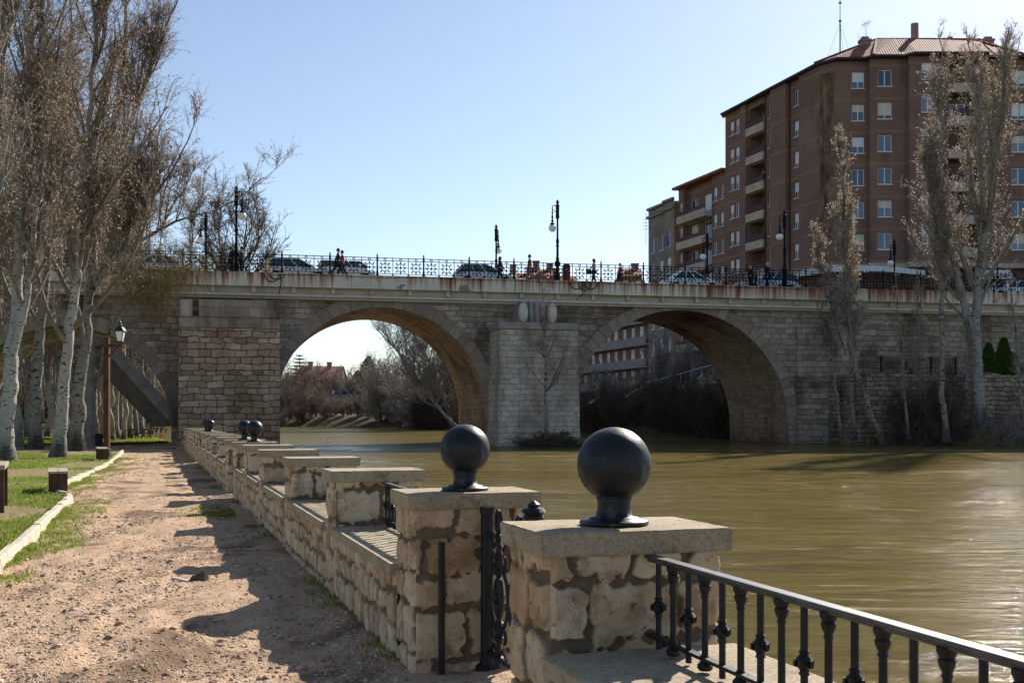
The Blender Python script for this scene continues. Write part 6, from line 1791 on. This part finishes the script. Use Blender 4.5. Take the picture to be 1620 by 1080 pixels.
def tree(label, stems, P, bark_m, twig_m, leaf_m=None, seed=1, cat='tree', group=None, name='poplar_tree', base=None):
    """stems: list of [(x, y, z, r), ...] world points from the ground up"""
    r = np.random.default_rng(seed)
    b = np.array(stems[0][0][:3]) if base is None else np.array(base)
    t = empty(name, tuple(b), 0, label, cat, group)
    tb = TB(); starts = []
    for si, st in enumerate(stems):
        S = np.array(st, float); n = len(S)
        # resample smoothly
        u = np.linspace(0, n - 1, (n - 1) * 7 + 1); Q = np.stack([np.interp(u, np.arange(n), S[:, k]) for k in range(4)], -1)
        for _ in range(4):
            Q[1:-1, :3] = (Q[:-2, :3] + 2 * Q[1:-1, :3] + Q[2:, :3]) / 4
        Q[:, :3] -= b
        wob = np.stack([fbm(np.arange(len(Q)) * .45, np.full(len(Q), si + seed * 1.7), 3, 3) - .5, fbm(np.arange(len(Q)) * .45 + 40, np.full(len(Q), si + seed * 1.7), 4, 3) - .5], -1) * P.get('twob', .35) * np.minimum(1, np.arange(len(Q)) / 5.0)[:, None]
        Q[:, :2] += wob * (1 if si == 0 else .6)
        rad = Q[:, 3].copy()
        if si == 0:
            h = Q[:, 2]; rad = rad * (1 + .45 * np.exp(-np.maximum(h, 0) / .35))
        # finer knobbly tube
        uu = np.linspace(0, len(Q) - 1, len(Q) * 3); QQ = np.stack([np.interp(uu, np.arange(len(Q)), Q[:, k]) for k in range(3)], -1); rq = np.interp(uu, np.arange(len(Q)), rad) * (1 + .12 * (fbm(uu * .8, np.full(len(uu), seed), 7, 2) - .5))
        if si == 0: QQ[0, 2] -= .25
        tb.path(QQ, np.maximum(rq, .012), 12)
        z0, z1 = P['zr']; H = Q[-1, 2]
        nl = P['limbs'] // len(stems)
        for f in np.sort(r.uniform(0, 1, nl) ** P.get('zpow', 1.0)):
            za_ = max(z0, Q[0, 2] + .6); z = za_ + (min(z1, H * .985) - za_) * f
            i = int(np.searchsorted(Q[:, 2], z)); i = min(max(i, 1), len(Q) - 1)
            p = Q[i, :3]; az = r.uniform(0, 2 * pi)
            if 'az' in P and r.random() < .5: az = r.normal(P['az'], .6)
            el = P['ang'] * r.uniform(.7, 1.35) * (1 - .35 * f)
            L = (P['L0'] * (1 - f) + P['L1'] * f) * r.uniform(.65, 1.25)
            L = min(L, Q[i, 3] * 42 + .5)
            starts.append((p, (sin(el) * cos(az), sin(el) * sin(az), cos(el)), L, min(Q[i, 3] * .55, L * .017)))
        tip = Q[-1, :3]; starts.append((tip, Q[-1, :3] - Q[-4, :3], P['L1'] * 1.1, Q[-1, 3]))
        for lm in P.get('extra', []) if si == 0 else []:
            starts.append((np.array(lm[0]) - b, lm[1], lm[2], lm[3]))
    cr, A = grow_crown(r, starts, P)
    tb.build('trunk', bark_m, t); cr.build('crown', twig_m, t)
    if leaf_m is not None and len(A):
        V, F = leaves_np(A, P.get('leafL', .12), P.get('leafW', .027), r, P.get('ldown', .8)); mesh_np('foliage', V, F, leaf_m, t)
    return t

def px_path(lst, Y, dy=0.0):
    """[(px, py, radius)] -> world points at the tree's own distance, leaning dy metres in depth from foot to tip"""
    out = []
    for i, (px, py, r_) in enumerate(lst):
        x, y, z = W(px, py, Y + dy * i / (len(lst) - 1)); out.append((x, y, z, r_))
    return out

# the big near poplars on the lawn ---------------------------------------
NEAR = dict(zr=(4.2, 30), limbs=46, L0=6.0, L1=3.8, ang=.55, up=.65, subs=10, twigs=8, twig=.95, twalong=.9, twup=.35, droop=-.1, subup=.4, leaves=5, leafL=.12, leafW=.021, Lref=5, tr=.0075, zpow=.8)
def ground_tree(px, py, extra_z=0):
    X, Y, z = at_ground(px, py); return X, Y, z
_, Y1, _z = ground_tree(8, 729)
tree('thick white-barked poplar at the left edge, black-scarred trunk nearest the path bench', [px_path([(8, 729, .29), (12, 640, .25), (22, 540, .22), (32, 430, .18), (36, 300, .15), (42, 150, .12), (46, 0, .09), (48, -120, .05)], Y1, 1.0),
      px_path([(20, 560, .13), (38, 500, .11), (50, 420, .10), (62, 300, .07), (80, 160, .05)], Y1)], NEAR, BARK_W, TW_BR, LF_BR, 11, group='big poplars on the lawn')
_, Y2, _z = ground_tree(92, 723)
tree('leaning white poplar with scarred bark rising from the lawn just left of the lantern post', [px_path([(92, 723, .27), (99, 640, .22), (107, 560, .20), (116, 480, .18), (122, 400, .16), (130, 300, .14), (139, 200, .11), (148, 80, .09), (152, -60, .05)], Y2, -1.0)],
     dict(NEAR, limbs=46, az=0.2), BARK_W, TW_BR, LF_BR, 12, group='big poplars on the lawn')
Y4 = 54.0
zg = EYE + .25
tree('dark-barked poplar forking low, its long limbs reaching right over the bridge end', [px_path([(120, 706, .34), (126, 620, .29), (134, 540, .24), (142, 470, .21), (150, 390, .18), (162, 320, .15), (174, 240, .13), (188, 140, .10), (200, 30, .07), (206, -90, .04)], Y4, 1.0),
      px_path([(140, 480, .16), (152, 430, .14), (185, 385, .11), (228, 330, .08), (258, 290, .05)], Y4, -.5), px_path([(146, 460, .12), (170, 425, .10), (215, 385, .08), (270, 352, .06), (330, 335, .03)], Y4, -1.2),
      px_path([(165, 300, .11), (190, 230, .10), (225, 150, .07), (262, 40, .05)], Y4, .8)],
     dict(NEAR, limbs=84, az=0.1), BARK_D, TW_BR, LF_BR, 13, group='big poplars on the lawn')
tree('dark straight poplar trunk between the two pale-barked ones on the lawn', [px_path([(56, 707, .30), (61, 600, .26), (66, 500, .22), (72, 420, .18), (84, 350, .14), (98, 290, .10), (105, 180, .08), (110, 60, .05)], 56, 1.0), px_path([(72, 430, .13), (80, 380, .11), (78, 260, .08), (70, 120, .05)], 56, .5)],
     dict(NEAR, limbs=40), BARK_D, TW_BR, LF_BR, 14, group='big poplars on the lawn')
tree('poplar outside the left edge whose bare grey branches cross into the picture', [px_path([(-95, 745, .27), (-92, 600, .22), (-84, 420, .18), (-78, 200, .13), (-72, 0, .08), (-70, -140, .04)], 35, .5)],
     dict(NEAR, az=.3, limbs=40, L0=6.0, L1=3.4), BARK_W, TW_GR, LF_BR, 15, group='big poplars on the lawn')
tree('second poplar hidden behind the thick white one at the left edge', [px_path([(-25, 712, .24), (-20, 600, .21), (-14, 420, .16), (-4, 200, .12), (8, 20, .08), (12, -120, .04)], 50, .5)], dict(NEAR, limbs=48), BARK_W, TW_BR, LF_BR, 16, group='big poplars on the lawn')
tree('small drooping tree with straw-coloured twigs hanging against the bridge pier', [px_path([(138, 702, .10), (150, 600, .09), (172, 520, .07), (210, 468, .06), (240, 445, .04), (268, 432, .03)], 61, .4)],
     dict(zr=(7.6, 10.5), limbs=22, L0=3.0, L1=2.6, az=0.0, ang=1.15, up=-.05, subs=12, twigs=12, twig=1.0, twup=-.5, droop=-.9, subup=-.1, subbend=-.25, leaves=0, tr=.006, Lref=3.5), BARK_D, TW_YL, None, 17, name='drooping_tree')

# the dense grove behind -------------------------------------------------
GV = dict(zr=(4.5, 17), limbs=30, L0=4.0, L1=2.2, ang=.5, up=.45, subs=8, twigs=7, twig=.9, twup=.15, droop=-.2, leaves=3, leafL=.15, leafW=.04, tr=.011, twob=.5)
def slim(seed, fork):
    r = np.random.default_rng(seed); x = y = 0.0; st = []
    for z in (0, 2.5, 5, 8, 11, 14, 17.5):
        st.append((x, y, z, .21 * (1 - z / 21))); x += r.normal(0, .16); y += r.normal(0, .16)
    ss_ = [st]
    for k in range(fork):
        z = 3.2 + k; s0 = [st[1][0] + (st[2][0] - st[1][0]) * .4, st[1][1], z]; a = r.uniform(0, 6.28); q = [(*s0, .11)]
        for j in range(1, 5): q.append((s0[0] + cos(a) * .55 * j ** .8, s0[1] + sin(a) * .55 * j ** .8, z + j * 3.0, .10 - .018 * j))
        ss_.append(q)
    return ss_
glab = 'slim pale poplar standing in the crowded grove behind the near trunks'
gproto = []
for i in range(5):
    gproto.append(tree(glab, slim(200 + i, (0, 1, 2, 1, 0)[i]), GV, (BARK_G, BARK_R, BARK_W, BARK_G, BARK_D)[i], TW_BR, LF_BR, 210 + i, group='slim poplars of the grove', base=(0, 0, 0)))
r = np.random.default_rng(77)
spots = [(30, 60), (44, 74), (74, 76), (2, 66), (152, 78), (178, 80), (186, 84), (196, 80), (206, 88), (216, 92), (165, 72), (226, 100), (240, 118), (250, 130)]
while len(spots) < 74:
    px, Y = r.uniform(-60, 262), r.uniform(64, 150)
    X = (px - 810) / 1800 * Y
    if abs(w2b(X, Y)[1] - 5) < 8: continue
    if px > 205 + (Y - 90) * .8: continue
    if min((abs(px - a) * .05 * Y / 60 + abs(Y - b) * .3 for a, b in spots), default=9) < .7: continue
    spots.append((px, Y))
for i, (px, Y) in enumerate(spots):
    X = (px - 810) / 1800 * Y; g_ = gproto[i % 5]
    o = g_ if i < 5 else copy_tree(g_)
    yb_ = w2b(X, Y)[1]
    if -2 < yb_ < 12: Y += 16; X = (px - 810) / 1800 * Y
    o.location = (X, Y, float(lawn_z(np.array(X), np.array(Y))) if Y < 130 else float(terrain_h(np.array(X), np.array(Y)))); o.rotation_euler = (0, 0, r.uniform(0, 6.28)); k = r.uniform(.85, 1.15); o.scale = (k, k, k * r.uniform(.9, 1.1))

# bare crown behind the bridge at the left --------------------------------
BARE = dict(zr=(5, 21), limbs=34, L0=8.5, L1=4.2, ang=1.12, up=.38, subs=14, twigs=9, twig=1.1, twup=.3, leaves=0, tr=.020, wob=.16, Lref=8, subup=.3)
tree('wide bare dark-twigged tree rising behind the bridge by the left lamps', [px_path([(366, 690, .4), (366, 600, .34), (362, 520, .28), (358, 460, .2), (350, 410, .12), (346, 375, .06)], 98, 0), px_path([(362, 540, .22), (372, 470, .18), (383, 410, .12), (390, 360, .05)], 98)], BARE, BARK_D, TW_DK, None, 31, name='bare_tree')
tree('narrower bare tree behind the bridge railing left of the wide bare one', [px_path([(300, 690, .3), (300, 560, .24), (298, 460, .16), (303, 390, .09), (305, 350, .04)], 104, 0)], dict(BARE, limbs=14, L0=5.0, L1=3.4, ang=.6), BARK_D, TW_BR, LF_BR, 32, name='bare_tree')

# poplars on the right bank ------------------------------------------------
RP = dict(zr=(3.5, 30), limbs=60, L0=3.6, L1=1.5, ang=.42, up=.55, subs=11, twigs=9, twig=.55, twup=.45, droop=.1, subup=.6, leaves=5, leafL=.115, leafW=.022, ldown=-.2, tr=.011, Lref=3)
Yr2 = 70.5
tree('tall twin-stemmed poplar with tan buds and a white trunk on the right bank', [px_path([(1549, 664, .40), (1546, 600, .36), (1544, 530, .30), (1546, 460, .25), (1552, 380, .21), (1556, 280, .17), (1548, 190, .13), (1540, 100, .06)], Yr2, .5),
      px_path([(1543, 560, .26), (1530, 500, .24), (1512, 430, .22), (1500, 350, .18), (1492, 250, .14), (1488, 150, .09), (1490, 95, .04)], Yr2, -.8), px_path([(1552, 400, .2), (1568, 330, .17), (1578, 240, .12), (1586, 160, .08), (1588, 100, .04)], Yr2, .8)],
     dict(RP, limbs=100, zr=(5.5, 30), L0=6.8, L1=1.8, ang=.66, up=.6, subs=8, twigs=7, leaves=4, zpow=1.05), BARK_R, TW_GR, LF_TAN, 41, group='poplars of the right bank')
tree('slim dark poplar stem just left of the white twin-stemmed one on the right bank', [px_path([(1497, 692, .19), (1490, 620, .16), (1489, 540, .14), (1492, 430, .14), (1478, 330, .1), (1470, 250, .05)], 68.5, .5)],
     dict(RP, limbs=44, L0=3.0, zr=(8, 20)), BARK_D, TW_GR, LF_TAN, 42, group='poplars of the right bank')
tree('leaning young poplar with a bent foot in front of the bridge abutment', [px_path([(1396, 697, .17), (1375, 640, .15), (1355, 580, .13), (1345, 530, .12), (1340, 440, .11), (1334, 340, .08), (1328, 240, .03)], 69.5, -.4)],
     dict(RP, limbs=50, L0=3.0, L1=1.0, ang=.42, zr=(4.5, 20), subs=7), BARK_D, TW_GR, LF_TAN, 43, group='poplars of the right bank')
tree('thin upright poplar stem close behind the leaning young one', [px_path([(1352, 690, .13), (1347, 600, .12), (1342, 500, .11), (1340, 400, .07), (1338, 330, .03)], 71.0, .2), px_path([(1338, 560, .06), (1318, 500, .05), (1300, 440, .04), (1290, 380, .02)], 71.0, -.3)],
     dict(RP, limbs=36, L0=1.8, L1=.8, ang=.35, zr=(6.5, 16), subs=7), BARK_D, TW_GR, LF_TAN, 44, group='poplars of the right bank')
SAP = dict(zr=(1.5, 8), limbs=16, L0=1.5, L1=.6, ang=.55, up=.4, subs=5, twigs=4, twig=.45, twup=.3, leaves=1, leafL=.12, leafW=.03, tr=.007, Lref=1.5, twob=.2)
tree('dark bare sapling in front of the abutment left of the leaning young poplar', [px_path([(1330, 694, .1), (1326, 640, .085), (1319, 590, .075), (1306, 525, .05), (1296, 490, .025)], 70.2, 0)], dict(SAP, zr=(3, 9)), BARK_D, TW_DK, LF_BR, 45, group='saplings of the right bank', name='sapling')
for i, (pts_, Ys, lab) in enumerate((
        ([(1437, 688, .09), (1430, 600, .07), (1424, 530, .055), (1418, 450, .025)], 69.5, 'thin sapling before the low rough wall, nearest to the leaning poplar'),
        ([(1459, 672, .07), (1455, 600, .06), (1452, 520, .045), (1450, 440, .02)], 70.5, 'thin sapling in the middle of the three before the low rough wall'),
        ([(1466, 672, .07), (1462, 590, .06), (1460, 500, .04), (1452, 430, .02)], 70.2, 'thin sapling before the low rough wall, nearest to the dark poplar stem'),
        ([(1524, 640, .06), (1528, 600, .05), (1533, 560, .04), (1534, 530, .02)], 70.0, 'short pale sapling leaning just left of the white trunk'),
        ([(1618, 668, .09), (1612, 600, .08), (1606, 520, .06), (1598, 440, .03)], 69.0, 'bare sapling at the right edge above the brush heap'))):
    tree(lab, [px_path(pts_, Ys, .2)], SAP, BARK_D, TW_GR, LF_TAN, 50 + i, group='saplings of the right bank', name='sapling')
tree('lone bare sapling growing in front of the central bridge pier', [px_path([(864, 694, .10), (863, 620, .085), (862, 560, .07), (860, 500, .045), (858, 455, .02)], 66.0, 0)], dict(SAP, limbs=22, zr=(2.5, 9.5), L0=2.4, ang=.7, leaves=0), BARK_D, TW_DK, None, 60, name='sapling')

# clipped green conifers on the ledge
def conifer(label, base, h, w, seed, material, name='conifer_tree', tw=TW_DK, narrow=1.0, n=9000, group=None):
    r = np.random.default_rng(seed); t = empty(name, base, 0, label, 'tree', group)
    m = MB(); m.lathe([(.12, -.2), (.1, h * .3), (.03, h * .9)], 8); m.build('trunk', BARK_D, t)
    f = r.random(n) ** .7; a_ = r.uniform(0, 2 * pi, n); z = h * f; rad = w * (1 - f) ** .7 * (.25 + .75 * np.sqrt(r.random(n))) * (1 + .9 * (fbm(f * 7, a_ * 1.2, seed, 3) - .5)); a = a_
    Cc = np.stack([rad * np.cos(a), rad * np.sin(a), z + .15], -1)
    ax = unit(np.stack([np.cos(a) * .6, np.sin(a) * .6, np.full(n, .9)], -1) + r.normal(0, .25, (n, 3))); b = unit(np.cross(ax, r.normal(0, 1, (n, 3))))
    L = .16 * (h / 2.4) ** .5 * r.uniform(.7, 1.4, (n, 1)); V = np.stack([Cc, Cc + ax * L * .5 + b * L * .22, Cc + ax * L, Cc + ax * L * .5 - b * L * .22], 1).reshape(-1, 3)
    mesh_np('crown', V, np.arange(n * 4).reshape(-1, 4), material, t)
    return t
LF_GR = shader_leaf('thuja_green', (.03, .075, .012), (.06, .12, .02), (.09, .16, .03), .3)
LF_DG = shader_leaf('pine_green', (.015, .035, .018), (.03, .055, .026), (.045, .07, .03), .15)
for px, pyb, pyt, w_, lab, sd in ((1564, 592, 543, .75, 'shorter green thuja on the ledge, next to the white poplar trunk', 1), (1588, 592, 535, .8, 'taller green thuja on the ledge, farther from the white poplar trunk', 2), (1602, 594, 560, .6, 'small dark thuja at the end of the ledge row', 5)):
    Yt = 77.0; X = (px - 810) / 1800 * Yt; conifer(lab, (X, Yt, 4.15), (pyb - pyt) / 1800 * Yt, w_, sd, LF_GR, 'thuja')
conifer('dark rounded pine on the skyline of the far bank in the left arch', W(583, 648, 252), 11.5, 4.2, 3, LF_DG, 'pine_tree', n=5000)
conifer('lower dark pine beside the rounded one in the left arch', W(566, 648, 255), 8.5, 3.6, 6, LF_DG, 'pine_tree', n=4000)
# open-branched araucaria on the skyline
X, Y, z = W(474, 650, 270); r = np.random.default_rng(5)
t = empty('araucaria_tree', (X, Y, 0), 0, 'open tiered conifer above the brick house in the left arch', 'tree'); Hh = (650 - 552) / 1800 * Y + 1.5
m = MB(); m.lathe([(.35, 0), (.2, Hh * .6), (.03, Hh)], 8); m.build('trunk', BARK_D, t)
tb = TB()
for k in range(11):
    z = Hh * (.45 + .52 * k / 10); L = 4.2 * (1 - k / 12.5)
    for a in np.linspace(0, 2 * pi, 8)[:-1] + k: 
        P_ = np.array([(cos(a) * L * q, sin(a) * L * q, z + (-.2 * q + .5 * q * q) * L * .3) for q in np.linspace(0, 1, 5)]); tb.path(P_, np.linspace(.12, .05, 5), 4)
        for q in np.linspace(.25, 1, 7):
            c_ = np.array((cos(a) * L * q, sin(a) * L * q, z + (-.2 * q + .5 * q * q) * L * .3)); tb.segs(c_[None], (c_ + np.array((-sin(a), cos(a), .2)) * .6)[None], np.array([.07]), np.array([.03])); tb.segs(c_[None], (c_ - np.array((-sin(a), cos(a), -.2)) * .6)[None], np.array([.07]), np.array([.03]))
tb.build('crown', LF_DG, t)

# fence on the ledge
t = empty('ledge_fence', (0, BY, 0), TH, 'thin dark railing along the grass ledge below the abutment wall', 'fence')
m = MB(); a, b = SB(1394, -4.2), SB(1512, -4.2)
for z in (4.3, 5.25): m.box(a, b, -4.22, -4.18, z, z + .05)
for s in np.arange(a, b, .14): m.box(s - .012, s + .012, -4.21, -4.19, 4.2, 5.25)
m.build('bars', MAT_IRON, t)
for s in np.linspace(a, b, 4):
    m = MB(); m.box(s - .05, s + .05, -4.25, -4.15, 4.1, 5.4); m.build('post', MAT_IRON, t)

# shrubs ------------------------------------------------------------------
def shrub_mesh(seed, h, spread, stems, P, twig_m, leaf_m=None, label='', name='shrub'):
    r = np.random.default_rng(seed); st = []
    for k in range(stems):
        a = r.uniform(0, 2 * pi); el = r.uniform(.05, spread); L = h * r.uniform(.55, 1.05)
        st.append(((cos(a) * .15 * r.random() * h * .3, sin(a) * .15 * r.random() * h * .3, -.3), (sin(el) * cos(a), sin(el) * sin(a), cos(el)), L, max(.02, L * .011)))
    cr, A = grow_crown(r, st, P)
    t = empty(name, (0, 0, 0), 0, label, 'shrub')
    cr.build('twigs', twig_m, t)
    if leaf_m is not None and len(A):
        V, F = leaves_np(A, P.get('leafL', .15), P.get('leafW', .04), r, .4); mesh_np('foliage', V, F, leaf_m, t)
    return t
SH = dict(up=.2, subs=11, twigs=9, twig=.9, twup=.25, leaves=0, tr=.014, Lref=5, wob=.14)
SHN = dict(SH, tr=.009, twig=.5, Lref=2.5)
red = [shrub_mesh(300 + i, (7.5, 9, 6)[i], .75, 16, dict(SH, tr=.02), (TW_RD, TW_BR, TW_RD)[i]) for i in range(3)]
gry = [shrub_mesh(310 + i, (10, 8)[i], .7, 15, dict(SH, tr=.018), TW_GR) for i in range(2)]
drk = [shrub_mesh(320 + i, (5.5, 4.2, 6.5)[i], .9, 18, dict(SH, tr=.014, leaves=2), TW_DK, twigmat('dead_leaf', (.035, .03, .02), (.085, .068, .045))) for i in range(3)]
low = [shrub_mesh(330 + i, (1.6, 1.9)[i], 1.25, 30, dict(SHN, up=-.15, twup=.1, droop=-.2, leaves=1, leafL=.08, leafW=.03), (TW_YL, TW_GR)[i], LF_TAN) for i in range(2)]
used = set()
def put(proto, X, Y, lab, group, rr, k=1.0, z=None):
    o = proto if id(proto) not in used else copy_tree(proto)
    used.add(id(proto)); tag(o, lab, 'shrub', group)
    o.location = (X, Y, float(terrain_h(np.array(X), np.array(Y))) if z is None else z); o.rotation_euler = (0, 0, rr.uniform(0, 6.28)); q = k * rr.uniform(.85, 1.2); o.scale = (q, q, q)
r = np.random.default_rng(91)
for i in range(26):
    px = 438 + 165 * (i / 25) + r.normal(0, 5); Y = r.uniform(194, 240) if px < 505 else r.uniform(242, 262)
    put(red[i % 3], (px - 810) / 1800 * Y, Y, 'reddish-brown leafless thicket bush on the far bank in the left arch', 'reddish thicket of the far bank', r, 1.15 if i % 4 else .8)
for i in range(16):
    px = 602 + 124 * (i / 15) + r.normal(0, 4); X0 = (px - 810) / 1800 * 150; Y = float(np.interp(-X0, -RX[::-1][4:12] if False else [-8, 0, 7.6, 17.6, 37], [104, 125, 145, 167, 185])) + r.uniform(4, 16)
    put(gry[i % 2], (px - 810) / 1800 * Y, Y, 'grey leafless bush crowding the bend bank at the right of the left arch', 'grey bushes of the bend bank', r, .95)
for i in range(14):
    px = 640 + 90 * r.random(); X0 = (px - 810) / 1800 * 148; Y = float(np.interp(-X0, [-8, 0, 7.6, 17.6, 37], [104, 125, 145, 167, 185])) + r.uniform(1, 4)
    put(drk[i % 3], (px - 810) / 1800 * Y, Y, 'dark waterside bush under the leaning trees in the left arch', 'dark bushes by the water in the left arch', r, .8)
for i in range(44):
    px = 905 + 290 * ((i * .618) % 1); X0 = (px - 810) / 1800 * 100; Y = float(np.interp(px, [900, 950, 1050, 1120, 1200], [105, 102, 96, 91, 87])) + 1 + 9 * ((i * .377) % 1)
    put(drk[i % 3], (px - 810) / 1800 * Y, Y, 'dark tangled bush on the shaded slope seen through the right arch', 'dark bushes of the right arch slope', r, (.3, .45, .62, .4, .7)[i % 5])
for i in range(20):
    px = 1490 + 140 * r.random() + 2; Y = 66.4 + 3.4 * r.random()
    put(low[i % 2], (px - 810) / 1800 * Y, Y, 'low heap of straw-coloured brush at the water edge by the white poplar', 'brush heaps of the right bank', r, .9)
for i in range(11):
    px = 1330 + 170 * r.random(); Y = 69.2 + 2.6 * r.random()
    put(drk[i % 3], (px - 810) / 1800 * Y, Y, 'low dark bush at the foot of the rough retaining wall', 'dark bushes below the retaining wall', r, .26)
for i in range(24):
    px = 442 + 190 * (i / 23) + r.normal(0, 3); Y = float(np.interp(px, [440, 560, 640], [187.5, 184, 174])) + r.uniform(0, 6)
    put(red[i % 3], (px - 810) / 1800 * Y, Y, 'small brown waterside bush at the foot of the far bank in the left arch', 'small bushes at the far waterline', r, (.28, .4, .33, .5)[i % 4])
for i in range(12):
    px = 505 + 100 * (i / 11) + r.normal(0, 4); Y = r.uniform(196, 226)
    put(gry[i % 2], (px - 810) / 1800 * Y, Y, 'mid-sized thin grey bush in front of the low road bridge', 'thin bushes in front of the road bridge', r, (.22, .3, .36)[i % 3])
for i in range(9):
    px = 925 + 235 * (i / 8) + r.normal(0, 6); Y = r.uniform(112, 124)
    put(gry[i % 2], (px - 810) / 1800 * Y, Y, 'tall thin leafless bush before the house walls seen through the right arch', 'thin bushes before the riverside houses', r, (.4, .55, .35)[i % 3])
for i in range(12):
    px = 1365 + 135 * r.random(); Y = 70.2 + 1.4 * r.random()
    put(drk[i % 3], (px - 810) / 1800 * Y, Y, 'dark leafless scrub growing up the face of the rough retaining wall', 'scrub against the retaining wall', r, (.4, .55, .7)[i % 3])
# leaning pale trees over the bend
for i, (pts_, Yl, lab) in enumerate((
        ([(722, 676, .22), (690, 640, .18), (655, 590, .14), (622, 548, .1), (596, 520, .05)], 140, 'pale tree leaning far out over the water in the left arch'),
        ([(716, 672, .3), (700, 620, .24), (678, 570, .17), (655, 530, .1), (640, 505, .05)], 146, 'pale tree leaning less steeply behind the far-leaning one in the left arch'),
        ([(745, 676, .3), (722, 600, .22), (700, 540, .14), (690, 510, .06)], 143, 'pale upright tree close to the right edge of the left arch'))):
    tree(lab, [px_path(pts_, Yl, 3)], dict(zr=(2, 14), limbs=40, L0=7, L1=4.5, ang=1.0, up=.5, subs=12, twigs=10, twig=1.1, twup=.2, leaves=0, tr=.014, wob=.14, Lref=6, droop=-.3), BARK_R, TW_GR, None, 70 + i, name='leaning_tree')
# driftwood heap at the pier foot
t = shrub_mesh(340, 1.7, 1.45, 60, dict(SHN, up=-.5, tr=.02, twig=.6), TW_DK, None, 'dark heap of driftwood twigs caught against the central pier', 'driftwood_heap')
X, Y, z = W(872, 704, 66.6); t.location = (X, Y, ZW - .05); t.scale = (1.25, .9, .55); t['category'] = 'driftwood'
m = MB(); ring = [[(1.6 * k * cos(a) * (1 + .25 * sin(3 * a)), 1.1 * k * sin(a), h) for a in np.linspace(0, 2 * pi, 15)[:-1]] for k, h in ((1, -.3), (.8, .35), (.35, .7))]; m.loft(ring); m.build('silt_mound', plain('wet_silt', (.045, .036, .028), .95, .15), t)

# far woods behind everything: one mass
r = np.random.default_rng(123); tb = TB()
def wood(n, x0, x1, y0, y1, h0, h1):
    for k in range(n):
        X, Y = r.uniform(x0, x1), r.uniform(y0, y1); h = r.uniform(h0, h1); z = float(terrain_h(np.array(X), np.array(Y)))
        c_ = np.array((X, Y, max(z, -.2))); q = 34
        a = r.uniform(0, 2 * pi, q); el = r.uniform(0, .55, q); d = np.stack([np.sin(el) * np.cos(a), np.sin(el) * np.sin(a), np.cos(el)], -1); L = h * r.uniform(.5, 1, (q, 1))
        e = c_ + d * L; tb.segs(np.repeat(c_[None], q, 0), e, np.full(q, .09), np.full(q, .03))
        for f in (.35, .5, .65, .8, .95):
            o = c_ + d * L * f; s_ = unit(d + r.normal(0, .6, d.shape) + np.array((0, 0, .2))); tb.segs(o, o + s_ * L * .24, np.full(q, .035), np.full(q, .015)); 
            o2 = o + s_ * L * .12; s3 = unit(s_ + r.normal(0, .6, d.shape)); tb.segs(o2, o2 + s3 * L * .16, np.full(q, .025), np.full(q, .012))
wood(150, -150, 30, 255, 300, 7, 12); wood(110, -130, -62, 165, 215, 9, 15); wood(40, -70, -48, 140, 170, 6, 11)
tag(tb.build('far_woods', TW_RD, None), 'leafless brown woods closing the view far beyond the bridge', 'woods', kind='stuff')
